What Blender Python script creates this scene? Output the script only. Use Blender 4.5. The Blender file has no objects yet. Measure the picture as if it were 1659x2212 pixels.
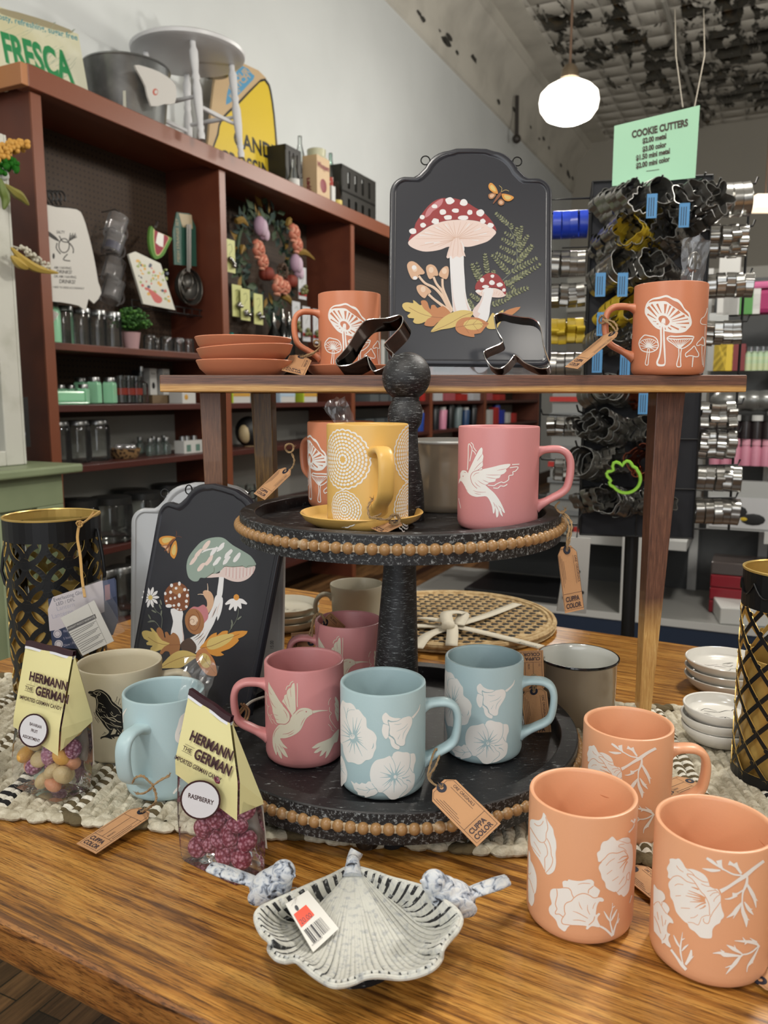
import bpy, math, random
from math import sin, cos, pi, radians, sqrt, atan2
from mathutils import Vector, Matrix, Quaternion
from mathutils.geometry import tessellate_polygon
SC = bpy.context.scene
COL = SC.collection
RND = random.Random(7)

# ---------------------------------------------------------------- camera, world, light, exposure
F = 1720.0; PITCH = math.atan(248 / F); W, H = 1659, 2212
CZ = 1.22; TZ = 0.80                       # eye height, table top height
cd = bpy.data.cameras.new('camera'); cam = bpy.data.objects.new('camera', cd); COL.objects.link(cam)
cam.location = (0, 0, CZ); cam.rotation_euler = (pi / 2 - PITCH, 0, 0)
cd.sensor_fit = 'VERTICAL'; cd.sensor_height = 36; cd.lens = F * 36 / H; cd.clip_start = .01; cd.clip_end = 60
cd.dof.use_dof = True; cd.dof.focus_distance = 0.84; cd.dof.aperture_fstop = 10.0
SC.camera = cam
SC.view_settings.view_transform = 'Standard'; SC.view_settings.look = 'None'
SC.view_settings.gamma = 1; SC.view_settings.use_curve_mapping = False
SC.view_settings.exposure = 0.35
SC.cycles.transparent_max_bounces = 40
wd = bpy.data.worlds.new('world'); SC.world = wd; wd.use_nodes = True
wd.node_tree.nodes['Background'].inputs[0].default_value = (.80, .86, 1.0, 1)
wd.node_tree.nodes['Background'].inputs[1].default_value = 0.20

RA = radians(25.54); RS, RC = sin(RA), cos(RA)
def R3(u, v, z): return Vector((u * RS + v * RC, u * RC - v * RS, z))     # room frame (u along the left wall, v to the right)
def area(name, loc, target, sx, sy, power, col=(1, 1, 1)):
    l = bpy.data.lights.new(name, 'AREA'); l.shape = 'RECTANGLE'; l.size = sx; l.size_y = sy; l.energy = power; l.color = col
    o = bpy.data.objects.new(name, l); COL.objects.link(o); o.location = loc
    o.rotation_euler = (Vector(target) - Vector(loc)).to_track_quat('-Z', 'Y').to_euler(); return o
# daylight through the shop windows behind the photographer
area('daylight_front_window', R3(-3.2, .6, 1.9), R3(3, .2, 1.3), 3.6, 2.2, 48, (.93, .97, 1.0))
# ceiling lamps of the shop outside the picture
def bulb(name, loc, power, r=.15, col=(1, .95, .87)):
    l = bpy.data.lights.new(name, 'POINT'); l.energy = power; l.shadow_soft_size = r; l.color = col
    o = bpy.data.objects.new(name, l); COL.objects.link(o); o.location = loc; return o
LAMPS = [(-.1, -.35, 2.9, 55), (2.2, .3, 2.9, 115), (1.2, 2.2, 2.9, 55), (-1.6, -1.2, 2.9, 60), (5.6, -1.2, 2.9, 45), (7.5, 1.2, 2.9, 60), (-2, 2.0, 2.9, 40)]
for i, (u, v, z, p) in enumerate(LAMPS): bulb('shop_lamp_light', R3(u, v, z), p)

# ---------------------------------------------------------------- pixel rays
FW = Vector((0, cos(PITCH), -sin(PITCH))); UP = Vector((0, sin(PITCH), cos(PITCH))); CAM = Vector((0, 0, CZ))
def ray(px, py): return FW + Vector((1, 0, 0)) * ((px - W / 2) / F) + UP * ((H / 2 - py) / F)
def onz(px, py, z): d = ray(px, py); return CAM + d * ((z - CZ) / d.z)
def aty(px, py, y): d = ray(px, py); return CAM + d * (y / d.y)
def onv(px, py, v):
    d = ray(px, py); t = v / (d.x * RC - d.y * RS); p = d * t
    return (p.x * RS + p.y * RC, v, p.z + CZ)
def onu(px, py, u):
    d = ray(px, py); t = u / (d.x * RS + d.y * RC); p = d * t
    return (u, p.x * RC - p.y * RS, p.z + CZ)

# ---------------------------------------------------------------- materials
def lin(h):
    if isinstance(h, (tuple, list)): return tuple(h[:3])
    h = h.lstrip('#'); c = [int(h[i:i + 2], 16) / 255 for i in (0, 2, 4)]
    return tuple(x / 12.92 if x <= .04045 else ((x + .055) / 1.055) ** 2.4 for x in c)
MATS = {}
def mat(name, col='#808080', rough=.5, metal=0.0, spec=.5, coat=0.0, emit=None, es=1.0, trans=0.0, bump=None, mix=None, sss=0.0, ior=None):
    """bump=(scale,strength[,stretch]); mix=(colour2,scale,lo,hi[,stretch]) noise mottling"""
    if name in MATS: return MATS[name]
    m = bpy.data.materials.new(name); m.use_nodes = True; MATS[name] = m
    nt = m.node_tree; b = nt.nodes['Principled BSDF']; c = lin(col)
    b.inputs['Base Color'].default_value = (*c, 1); b.inputs['Roughness'].default_value = rough
    b.inputs['Metallic'].default_value = metal; b.inputs['Specular IOR Level'].default_value = spec
    if coat: b.inputs['Coat Weight'].default_value = coat; b.inputs['Coat Roughness'].default_value = .12
    if trans: b.inputs['Transmission Weight'].default_value = trans
    if ior: b.inputs['IOR'].default_value = ior
    if emit: b.inputs['Emission Color'].default_value = (*lin(emit), 1); b.inputs['Emission Strength'].default_value = es
    if sss: b.inputs['Subsurface Weight'].default_value = sss; b.inputs['Subsurface Radius'].default_value = (.004, .003, .003)
    if bump or mix:
        tc = nt.nodes.new('ShaderNodeTexCoord')
        def noise(scale, stretch, detail=4):
            mp = nt.nodes.new('ShaderNodeMapping'); mp.inputs['Scale'].default_value = stretch
            nt.links.new(tc.outputs['Object'], mp.inputs[0])
            n = nt.nodes.new('ShaderNodeTexNoise'); n.inputs['Scale'].default_value = scale; n.inputs['Detail'].default_value = detail
            nt.links.new(mp.outputs[0], n.inputs['Vector']); return n
        if mix:
            n = noise(mix[1], mix[4] if len(mix) > 4 else (1, 1, 1)); r = nt.nodes.new('ShaderNodeValToRGB')
            r.color_ramp.elements[0].position = mix[2]; r.color_ramp.elements[1].position = mix[3]
            r.color_ramp.elements[0].color = (*c, 1); r.color_ramp.elements[1].color = (*lin(mix[0]), 1)
            nt.links.new(n.outputs['Fac'], r.inputs[0]); nt.links.new(r.outputs[0], b.inputs['Base Color'])
        if bump:
            n = noise(bump[0], bump[2] if len(bump) > 2 else (1, 1, 1)); bp = nt.nodes.new('ShaderNodeBump')
            bp.inputs['Strength'].default_value = bump[1]; bp.inputs['Distance'].default_value = .002
            nt.links.new(n.outputs['Fac'], bp.inputs['Height']); nt.links.new(bp.outputs[0], b.inputs['Normal'])
    return m
def clear(name, tint='#ffffff', gloss=.04, refl=.12, density=.0, bump=0):
    """thin clear glass or film: mostly see-through with fresnel reflections"""
    if name in MATS: return MATS[name]
    m = bpy.data.materials.new(name); m.use_nodes = True; MATS[name] = m; nt = m.node_tree
    for n in list(nt.nodes): nt.nodes.remove(n)
    out = nt.nodes.new('ShaderNodeOutputMaterial'); tr = nt.nodes.new('ShaderNodeBsdfTransparent'); tr.inputs[0].default_value = (*lin(tint), 1)
    gl = nt.nodes.new('ShaderNodeBsdfGlossy'); gl.inputs['Roughness'].default_value = gloss; gl.inputs[0].default_value = (.95, .95, .95, 1)
    fr = nt.nodes.new('ShaderNodeLayerWeight'); fr.inputs['Blend'].default_value = refl * 2.2
    mx = nt.nodes.new('ShaderNodeMixShader'); nt.links.new(fr.outputs['Fresnel'], mx.inputs[0])
    nt.links.new(tr.outputs[0], mx.inputs[1]); nt.links.new(gl.outputs[0], mx.inputs[2]); last = mx
    if bump:
        n = nt.nodes.new('ShaderNodeTexNoise'); n.inputs['Scale'].default_value = bump; bp = nt.nodes.new('ShaderNodeBump'); bp.inputs['Strength'].default_value = .6; bp.inputs['Distance'].default_value = .004
        tc = nt.nodes.new('ShaderNodeTexCoord'); nt.links.new(tc.outputs['Object'], n.inputs['Vector'])
        nt.links.new(n.outputs['Fac'], bp.inputs['Height']); nt.links.new(bp.outputs[0], gl.inputs['Normal']); nt.links.new(bp.outputs[0], fr.inputs['Normal'])
    if density:
        df = nt.nodes.new('ShaderNodeBsdfDiffuse'); df.inputs[0].default_value = (.8, .8, .82, 1); m2 = nt.nodes.new('ShaderNodeMixShader'); m2.inputs[0].default_value = density
        nt.links.new(mx.outputs[0], m2.inputs[1]); nt.links.new(df.outputs[0], m2.inputs[2]); last = m2
    nt.links.new(last.outputs[0], out.inputs[0]); return m
def nodes(name, col='#808080', rough=.5, metal=0):
    """a fresh material plus small node helpers"""
    m = mat(name, col, rough, metal); nt = m.node_tree; b = nt.nodes['Principled BSDF']
    def N(t, **k):
        n = nt.nodes.new(t)
        for a, v in k.items():
            if a in n.inputs: n.inputs[a].default_value = v
            else: setattr(n, a, v)
        return n
    return m, nt, b, N, nt.links.new
def ramp(nt, src, stops):
    r = nt.nodes.new('ShaderNodeValToRGB'); e = r.color_ramp.elements
    while len(e) < len(stops): e.new(.5)
    for k, (p, c) in enumerate(stops): e[k].position = p; e[k].color = (*lin(c), 1)
    nt.links.new(src, r.inputs[0]); return r.outputs[0]

# ---------------------------------------------------------------- mesh builder
def rotz(a): return Matrix.Rotation(a, 4, 'Z')
def T(x, y=0, z=0): return Matrix.Translation(Vector((x, y, z)) if not isinstance(x, Vector) else x)
def frame(o, ex, ey, ez): return Matrix(((ex[0], ey[0], ez[0], o[0]), (ex[1], ey[1], ez[1], o[1]), (ex[2], ey[2], ez[2], o[2]), (0, 0, 0, 1)))
def catmull(pts, n=4, closed=False):
    P = [Vector(p) for p in pts]; m = len(P); out = []
    for i in range(m if closed else m - 1):
        a = P[(i - 1) % m] if closed or i > 0 else P[0]; b = P[i]; c = P[(i + 1) % m]
        d = P[(i + 2) % m] if closed or i + 2 < m else P[-1]
        for k in range(n):
            t = k / n; out.append(.5 * ((2 * b) + (c - a) * t + (2 * a - 5 * b + 4 * c - d) * t * t + (3 * b - a - 3 * c + d) * t ** 3))
    if not closed: out.append(P[-1])
    return out
class MB:
    def __init__(s): s.V = []; s.F = []; s.M = []; s.S = []
    def add(s, vs, fs, mi=0, sm=False, M=None):
        o = len(s.V)
        if M is not None: vs = [M @ Vector((v[0], v[1], v[2])) for v in vs]
        s.V += [tuple(v) for v in vs]
        for f in fs: s.F.append([i + o for i in f]); s.M.append(mi); s.S.append(sm)
        return s
    def box(s, x0, x1, y0, y1, z0, z1, mi=0, M=None):
        v = [(x, y, z) for z in (z0, z1) for y in (y0, y1) for x in (x0, x1)]
        return s.add(v, [(0, 2, 3, 1), (4, 5, 7, 6), (0, 1, 5, 4), (2, 6, 7, 3), (0, 4, 6, 2), (1, 3, 7, 5)], mi, False, M)
    def lathe(s, prof, seg=40, mi=0, M=None, sm=True, closed=False):
        vs = []; fs = []; idx = []
        for p in prof:
            if p[0] < 1e-7: idx.append([len(vs)] * seg); vs.append((0, 0, p[1]))
            else:
                idx.append(list(range(len(vs), len(vs) + seg))); vs += [(p[0] * cos(2 * pi * k / seg), p[0] * sin(2 * pi * k / seg), p[1]) for k in range(seg)]
        n = len(prof)
        for i in range(n if closed else n - 1):
            a = idx[i]; b = idx[(i + 1) % n]
            for k in range(seg):
                q = [a[k], a[(k + 1) % seg], b[(k + 1) % seg], b[k]]; r = []
                for x in q:
                    if x not in r: r.append(x)
                if len(r) > 2: fs.append(r)
        return s.add(vs, fs, mi, sm, M)
    def sweep(s, pts, secs, mi=0, closed=False, M=None, sm=True, up=None, caps=True):
        """secs: one section [(a,b)..] or a list of them per point"""
        P = [Vector(p) for p in pts]; n = len(P)
        if not isinstance(secs[0][0], (tuple, list)): secs = [secs] * n
        m = len(secs[0]); vs = []; Tn = []
        for i in range(n):
            a = P[(i - 1) % n] if closed or i else P[0]; b = P[(i + 1) % n] if closed or i < n - 1 else P[-1]
            t = (b - a); Tn.append(t.normalized() if t.length > 1e-9 else Vector((0, 0, 1)))
        u = Vector(up) if up is not None else (Vector((0, 0, 1)) if abs(Tn[0].z) < .9 else Vector((1, 0, 0)))
        for i in range(n):
            t = Tn[i]; u0 = Vector(up) if up is not None else u
            u = u0 - t * u0.dot(t)
            if u.length < 1e-6: u = t.orthogonal()
            u.normalize(); w = t.cross(u)
            for a, b in secs[i]: vs.append(P[i] + w * a + u * b)
        fs = []
        for i in range(n if closed else n - 1):
            j = (i + 1) % n
            for k in range(m): fs.append((i * m + k, i * m + (k + 1) % m, j * m + (k + 1) % m, j * m + k))
        if caps and not closed: fs.append(list(range(m))[::-1]); fs.append([(n - 1) * m + k for k in range(m)])
        return s.add(vs, fs, mi, sm, M)
    def tube(s, pts, r, seg=8, mi=0, closed=False, M=None, up=None):
        n = len(pts); rr = r if isinstance(r, (list, tuple)) else [r] * n
        secs = [[(q * cos(2 * pi * k / seg), q * sin(2 * pi * k / seg)) for k in range(seg)] for q in rr]
        return s.sweep(pts, secs, mi, closed, M, True, up)
    def ball(s, c, r, mi=0, seg=12, rings=8, M=None):
        r = r if isinstance(r, (tuple, list)) else (r, r, r)
        prof = [(sin(pi * i / rings), -cos(pi * i / rings)) for i in range(rings + 1)]; prof[0] = (0, -1); prof[-1] = (0, 1)
        K = T(Vector(c)) @ Matrix.Diagonal((r[0], r[1], r[2], 1))
        return s.lathe(prof, seg, mi, (M @ K) if M is not None else K)
    def prism(s, poly, z0, z1, mi=0, M=None, smi=None, sm=False):
        poly = [(p[0], p[1]) for p in poly]; n = len(poly)
        tr = tessellate_polygon([[Vector((p[0], p[1], 0)) for p in poly]])
        area2 = sum(poly[i][0] * poly[(i + 1) % n][1] - poly[(i + 1) % n][0] * poly[i][1] for i in range(n))
        vs = [(x, y, z0) for x, y in poly] + [(x, y, z1) for x, y in poly]; top = []; bot = []
        for a, b, c in tr:
            A = poly[a]; B = poly[b]; C = poly[c]
            if (B[0] - A[0]) * (C[1] - A[1]) - (C[0] - A[0]) * (B[1] - A[1]) < 0: b, c = c, b
            top.append((a + n, b + n, c + n)); bot.append((a, c, b))
        s.add(vs, top + bot, mi, False, M)
        o = len(s.V) - 2 * n
        for i in range(n):
            j = (i + 1) % n; q = (i, j, j + n, i + n) if area2 > 0 else (j, i, i + n, j + n)
            s.F.append([o + k for k in q]); s.M.append(mi if smi is None else smi); s.S.append(sm)
        return s
    def grid(s, nu, nv, fn, mi=0, sm=True, M=None, wrap=False):
        vs = [fn(i / (nu - 1), j / (nv - 1)) for j in range(nv) for i in range(nu)]
        fs = [(j * nu + i, j * nu + i + 1, (j + 1) * nu + i + 1, (j + 1) * nu + i) for j in range(nv - 1) for i in range(nu - 1)]
        return s.add(vs, fs, mi, sm, M)
    def quad(s, a, b, c, d, mi=0): return s.add([a, b, c, d], [(0, 1, 2, 3)], mi)
    def tris(s, vs, fs, mi=0, M=None): return s.add(vs, fs, mi, False, M)
    def build(s, name, mats, parent=None, loc=None, rz=0, bevel=0, seg=2, sharp=40, solid=0, rot=None):
        me = bpy.data.meshes.new(name); me.from_pydata(s.V, [], s.F)
        if not isinstance(mats, (list, tuple)): mats = [mats]
        for m in mats: me.materials.append(m)
        me.polygons.foreach_set('material_index', s.M); me.polygons.foreach_set('use_smooth', s.S)
        me.update()
        if any(s.S): me.set_sharp_from_angle(angle=radians(sharp))
        o = bpy.data.objects.new(name, me); COL.objects.link(o)
        if parent is not None: o.parent = parent
        if loc is not None: o.location = loc
        if rot is not None: o.rotation_euler = rot
        elif rz: o.rotation_euler = (0, 0, rz)
        if solid: k = o.modifiers.new('s', 'SOLIDIFY'); k.thickness = solid; k.offset = 0
        if bevel: k = o.modifiers.new('b', 'BEVEL'); k.width = bevel; k.segments = seg; k.limit_method = 'ANGLE'; k.angle_limit = radians(35)
        return o
def thing(name, label, cat, loc=(0, 0, 0), rz=0, group=None, rot=None):
    o = bpy.data.objects.new(name, None); COL.objects.link(o); o.empty_display_size = .02
    o.location = loc; o.rotation_euler = rot if rot is not None else (0, 0, rz); return tag(o, label, cat, group)
def tag(o, label, cat, group=None, kind=None):
    o['label'] = label; o['category'] = cat
    if group: o['group'] = group
    if kind: o['kind'] = kind
    return o
def struct(o): o['kind'] = 'structure'; return o
def kids(o): return [c for c in COL.objects if c.parent == o]
KC = {}
def dup(root, loc, rz=None, label=None, group=None, rot=None, scale=None):
    key = root.name
    if key not in KC: KC[key] = [(c, kids(c)) for c in kids(root)]
    r = root.copy(); COL.objects.link(r); r.location = loc
    if rot is not None: r.rotation_euler = rot
    elif rz is not None: r.rotation_euler = (0, 0, rz)
    if scale: r.scale = scale if isinstance(scale, (tuple, list)) else (scale,) * 3
    if label: r['label'] = label
    if group: r['group'] = group
    for c, gs in KC[key]:
        d = c.copy(); COL.objects.link(d); d.parent = r
        for g in gs: e = g.copy(); COL.objects.link(e); e.parent = d
    return r
# rotation matrix frame in the room: local x along u, local y along v
RM = Matrix(((RS, RC, 0, 0), (RC, -RS, 0, 0), (0, 0, 1, 0), (0, 0, 0, 1)))
RZ = pi / 2 - RA        # heading of the u axis: local x -> u ; local y -> -v

# ---------------------------------------------------------------- flat artwork that is laid on surfaces
EPS = .00013
class Plane:
    def __init__(s, o, ex, ey):
        s.o = Vector(o); s.ex = Vector(ex).normalized(); s.ey = Vector(ey).normalized(); s.n = s.ex.cross(s.ey); s.cyl = False
    def pt(s, x, y, h): return s.o + s.ex * x + s.ey * y + s.n * h
    def inv(s, px, py):
        d = ray(px, py); t = (s.o - CAM).dot(s.n) / d.dot(s.n); q = CAM + d * t - s.o; return (q.dot(s.ex), q.dot(s.ey))
class Cyl:
    def __init__(s, c, R, Rt=None, h=.107):
        s.c = Vector(c); s.R = R; s.Rt = Rt or R; s.h = h; s.cyl = True
    def rad(s, z): return s.R + (s.Rt - s.R) * z / s.h
    def pt(s, x, y, h): r = s.rad(y) + h; a = x / s.R; return Vector((r * cos(a), r * sin(a), y))      # local to the mug
    def inv(s, px, py):
        d = ray(px, py); o = CAM - s.c; r = s.R
        for _ in range(4):
            A = d.x ** 2 + d.y ** 2; B = 2 * (o.x * d.x + o.y * d.y); C = o.x ** 2 + o.y ** 2 - r * r
            D = max(B * B - 4 * A * C, 0); t = (-B - sqrt(D)) / (2 * A); q = o + d * t; r = s.rad(q.z)
        a = atan2(q.y, q.x)
        if a > pi * .6: a -= 2 * pi
        return (a * s.R, q.z)
def clipstrip(tri, x0, x1):
    def cut(p, x, sgn):
        o = []
        for i in range(len(p)):
            a = p[i]; b = p[(i + 1) % len(p)]; da = (a[0] - x) * sgn; db = (b[0] - x) * sgn
            if da >= 0: o.append(a)
            if (da > 0 and db < 0) or (da < 0 and db > 0): t = da / (da - db); o.append((a[0] + (b[0] - a[0]) * t, a[1] + (b[1] - a[1]) * t))
        return o
    p = cut(tri, x0, 1)
    return cut(p, x1, -1) if len(p) > 2 else []
class Art:
    """shapes in surface metres; each item (triangles, material index, layer)"""
    def __init__(s, surf, org=(0, 0), sc=1.0):
        s.surf = surf; s.items = []; s.layer = 1; s.org = org; s.sc = sc
    def at(s, ox, oy, sc): s.org = (ox, oy); s.sc = sc; return s
    def xf(s, p): return s.surf.inv(s.org[0] + p[0] / s.sc, s.org[1] + p[1] / s.sc)
    def raw(s, poly, mi, ly=None):
        tr = tessellate_polygon([[Vector((p[0], p[1], 0)) for p in poly]])
        s.items.append(([[tuple(poly[i][:2]) for i in t] for t in tr], mi, ly or s.layer)); s.layer += 0 if ly else .02
    def poly(s, pts, mi, ly=None, smooth=3):
        if smooth: pts = [(v.x, v.y) for v in catmull([(p[0], p[1], 0) for p in pts], smooth, True)]
        s.raw([s.xf(p) for p in pts], mi, ly)
    def ell(s, x, y, rx, ry, mi, rot=0, ly=None, n=14, wob=0):
        s.poly([(x + (rx * cos(a) * cos(rot) - ry * sin(a) * sin(rot)) * (1 + wob * RND.uniform(-1, 1)), y + (rx * cos(a) * sin(rot) + ry * sin(a) * cos(rot)) * (1 + wob * RND.uniform(-1, 1))) for a in [2 * pi * k / n for k in range(n)]], mi, ly, 0 if not wob else 2)
    def line(s, pts, w, mi, closed=False, ly=None, n=4):
        """w: width or list of widths in trace pixels, one per point"""
        m = len(pts); ws = w if isinstance(w, (list, tuple)) else [w] * m
        if len(ws) < m: ws = [ws[0] + (ws[-1] - ws[0]) * i / (m - 1) for i in range(m)] if len(ws) == 2 else list(ws) + [ws[-1]] * (m - len(ws))
        c = catmull([(p[0], p[1], q) for p, q in zip(pts, ws)], n, closed); k = len(c); L = []; Rr = []
        for i in range(k):
            a = c[(i - 1) % k] if closed or i else c[0]; b = c[(i + 1) % k] if closed or i < k - 1 else c[-1]
            d = Vector((b.x - a.x, b.y - a.y)); d = d.normalized() if d.length > 1e-9 else Vector((1, 0)); h = max(c[i].z, 0) / 2
            L.append(s.xf((c[i].x - d.y * h, c[i].y + d.x * h))); Rr.append(s.xf((c[i].x + d.y * h, c[i].y - d.x * h)))
        tr = []
        for i in range(k if closed else k - 1):
            j = (i + 1) % k; tr += [[L[i], L[j], Rr[j]], [L[i], Rr[j], Rr[i]]]
        s.items.append((tr, mi, ly or s.layer)); s.layer += 0 if ly else .02
    def text(s, txt, o, ex, ey, mi, size=1.0, sx=1.0, shear=0, bold=0, align='LEFT', ly=None, sp=1.0):
        """o, ex, ey in trace pixels: origin and the vectors of one em along / up"""
        vs, fs = textmesh(txt, shear, bold, align, sp)
        q = [s.xf((o[0] + ex[0] * x * sx * size + ey[0] * y * size, o[1] + ex[1] * x * sx * size + ey[1] * y * size)) for x, y in vs]
        s.items.append(([[q[i] for i in f] for f in fs], mi, ly or s.layer)); s.layer += 0 if ly else .02
    def emit(s, mb, M=None, dx=0.0, sign=1, strip=.0022, mmap=None, surf=None):
        sf = surf or s.surf
        for tr, mi, ly in s.items:
            vs = []; fs = []
            for t in tr:
                t = [(p[0] + dx, p[1]) for p in t]
                a2 = (t[1][0] - t[0][0]) * (t[2][1] - t[0][1]) - (t[2][0] - t[0][0]) * (t[1][1] - t[0][1])
                if abs(a2) < 1e-12: continue
                if a2 < 0: t = t[::-1]
                pcs = [t]
                if sf.cyl:
                    x0 = min(p[0] for p in t); x1 = max(p[0] for p in t); k0 = math.floor(x0 / strip); k1 = math.ceil(x1 / strip)
                    if x1 - x0 > .12: continue
                    if k1 - k0 > 1: pcs = [clipstrip(t, k * strip, (k + 1) * strip) for k in range(k0, k1)]
                for p in pcs:
                    if len(p) > 2:
                        o = len(vs); vs += [sf.pt(x, y, EPS * ly) for x, y in p]; fs.append(list(range(o, o + len(p))))
            if fs: mb.add(vs, fs, mmap[mi] if mmap else mi, False, M)
TM = {}
def textmesh(txt, shear=0, bold=0, align='LEFT', sp=1.0):
    k = (txt, shear, bold, align, sp)
    if k in TM: return TM[k]
    c = bpy.data.curves.new('t', 'FONT'); c.body = txt; c.size = 1; c.shear = shear; c.offset = bold; c.align_x = align; c.space_character = sp; c.resolution_u = 3
    o = bpy.data.objects.new('t', c); COL.objects.link(o); bpy.context.view_layer.update()
    me = o.evaluated_get(bpy.context.evaluated_depsgraph_get()).to_mesh()
    vs = [(v.co.x, v.co.y) for v in me.vertices]; fs = [tuple(p.vertices) for p in me.polygons]; out = []
    for f in fs:
        if len(f) == 3: out.append(f)
        else: out += [(f[0], f[i], f[i + 1]) for i in range(1, len(f) - 1)]
    o.to_mesh_clear(); bpy.data.objects.remove(o); bpy.data.curves.remove(c); TM[k] = (vs, out); return TM[k]
def label3d(mb, txt, o, ex, ey, size, mi, sx=1.0, shear=0, bold=0, align='CENTER', h=.0003, sp=1.0):
    """text on a real surface: o origin, ex/ey unit vectors"""
    ex = Vector(ex).normalized(); ey = Vector(ey).normalized(); n = ex.cross(ey); vs, fs = textmesh(txt, shear, bold, align, sp); o = Vector(o)
    mb.add([o + ex * x * size * sx + ey * y * size + n * h for x, y in vs], fs, mi)
# ================================================================ the shop: floor, walls, ceiling
def RB(name, m, u0, u1, v0, v1, z0, z1, kind=True, bevel=0):
    b = MB(); b.box(0, u1 - u0, 0, v1 - v0, 0, z1 - z0); o = b.build(name, m, None, loc=R3(u0, v1, z0), rz=RZ, bevel=bevel)
    return struct(o) if kind else o
m, nt, b_, N, L = nodes('plank_floor', '#4a3020', .38); tc = N('ShaderNodeTexCoord'); mp = N('ShaderNodeMapping'); L(tc.outputs['Object'], mp.inputs[0]); mp.inputs['Rotation'].default_value = (0, 0, radians(0))
br = N('ShaderNodeTexBrick', Scale=1.0); br.inputs['Mortar Size'].default_value = .0015; br.inputs['Brick Width'].default_value = 1.1; br.inputs['Row Height'].default_value = .062; br.inputs['Bias'].default_value = 0
br.inputs['Color1'].default_value = (*lin('#2c1c14'), 1); br.inputs['Color2'].default_value = (*lin('#8a6540'), 1); br.inputs['Mortar'].default_value = (*lin('#140c08'), 1); L(mp.outputs[0], br.inputs['Vector'])
mp2 = N('ShaderNodeMapping'); mp2.inputs['Scale'].default_value = (2, 30, 2); L(tc.outputs['Object'], mp2.inputs[0]); n = N('ShaderNodeTexNoise', Scale=3, Detail=8, Roughness=.7); L(mp2.outputs[0], n.inputs['Vector'])
mx = N('ShaderNodeMix', data_type='RGBA', blend_type='MULTIPLY'); mx.inputs[0].default_value = .8; L(br.outputs['Color'], mx.inputs[6]); L(ramp(nt, n.outputs['Fac'], [(.35, '#5c4838'), (.6, '#ffffff')]), mx.inputs[7]); L(mx.outputs[2], b_.inputs['Base Color']); M_FLR = m
RB('floor', M_FLR, -4.5, 13, -3.1, 5.2, -.05, 0)
M_WALL = mat('painted_wall', '#c6caca', .75, mix=('#bec2c2', 1.2, .4, .7)); M_WALLD = mat('painted_wall_rear', '#b9b6ae', .8)
RB('wall_left', M_WALL, -4.5, 13, -3.05, -2.85, 0, 5.2); RB('wall_right', M_WALLD, -4.5, 13, 5.0, 5.2, 0, 5.2)
# rear wall with painted tin panels
m, nt, b_, N, L = nodes('painted_tin_panels', '#b6b1a4', .6); tc = N('ShaderNodeTexCoord'); mp = N('ShaderNodeMapping'); mp.inputs['Rotation'].default_value = (pi / 2, 0, pi / 2); L(tc.outputs['Object'], mp.inputs[0])
br = N('ShaderNodeTexBrick', Scale=1); br.inputs['Brick Width'].default_value = .6; br.inputs['Row Height'].default_value = .2; br.inputs['Mortar Size'].default_value = .012; br.inputs['Mortar Smooth'].default_value = .5
br.inputs['Color1'].default_value = (*lin('#cbc6ba'), 1); br.inputs['Color2'].default_value = (*lin('#c0bbb0'), 1); br.inputs['Mortar'].default_value = (*lin('#8f8b81'), 1); L(mp.outputs[0], br.inputs['Vector']); L(br.outputs['Color'], b_.inputs['Base Color'])
bp = N('ShaderNodeBump', Strength=.6, Distance=.02); bp.invert = True; L(br.outputs['Fac'], bp.inputs['Height']); L(bp.outputs[0], b_.inputs['Normal']); M_TINW = m
RB('wall_rear', M_TINW, 12.5, 12.7, -2.85, 5.0, 0, 5.2)
# shop front behind the photographer: piers, sill, lintel and panes of glass
M_GLS = clear('window_glass', '#ffffff', .02, .08); M_TRM = mat('white_trim', '#c9c8c0', .5)
RB('wall_front', M_WALLD, -4.7, -4.5, -3.05, 5.2, 0, .7); RB('wall_front_lintel', M_WALLD, -4.7, -4.5, -3.05, 5.2, 3.3, 5.2)
RB('wall_front_pier', M_WALLD, -4.7, -4.5, -3.05, -2.2, .7, 3.3); RB('wall_front_pier', M_WALLD, -4.7, -4.5, 3.6, 5.2, .7, 3.3)
for k in range(2):
    v0 = -2.2 + k * 2.9; w_ = RB('window_%d' % (k + 1), M_GLS, -4.61, -4.60, v0 + .06, v0 + 2.84, .76, 3.24); 
    b = MB(); b.box(0, .06, 0, .06, 0, 2.6).box(0, .06, 2.84, 2.9, 0, 2.6).box(0, .06, .06, 2.84, 0, .06).box(0, .06, .06, 2.84, 2.54, 2.6); struct(b.build('trim_%d' % (k + 1), M_TRM, None, loc=R3(-4.64, v0 + 2.9, .70), rz=RZ))
# embossed tin ceiling with flaking paint
m, nt, b_, N, L = nodes('flaking_tin_ceiling', '#a8a69e', .5); tc = N('ShaderNodeTexCoord')
mp = N('ShaderNodeMapping'); mp.inputs['Scale'].default_value = (1.0, 2.6, 1); L(tc.outputs['Object'], mp.inputs[0]); n = N('ShaderNodeTexNoise', Scale=1.9, Detail=8, Roughness=.62, Distortion=.5); L(mp.outputs[0], n.inputs['Vector'])
n2 = N('ShaderNodeTexNoise', Scale=.45, Detail=2); L(tc.outputs['Object'], n2.inputs['Vector']); ad = N('ShaderNodeMath', operation='MULTIPLY_ADD'); L(n2.outputs['Fac'], ad.inputs[0]); ad.inputs[1].default_value = .55; L(n.outputs['Fac'], ad.inputs[2])
mask = ramp(nt, ad.outputs[0], [(.80, '#000000'), (.825, '#ffffff')]); sp = N('ShaderNodeSeparateColor'); L(mask, sp.inputs[0])
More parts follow.
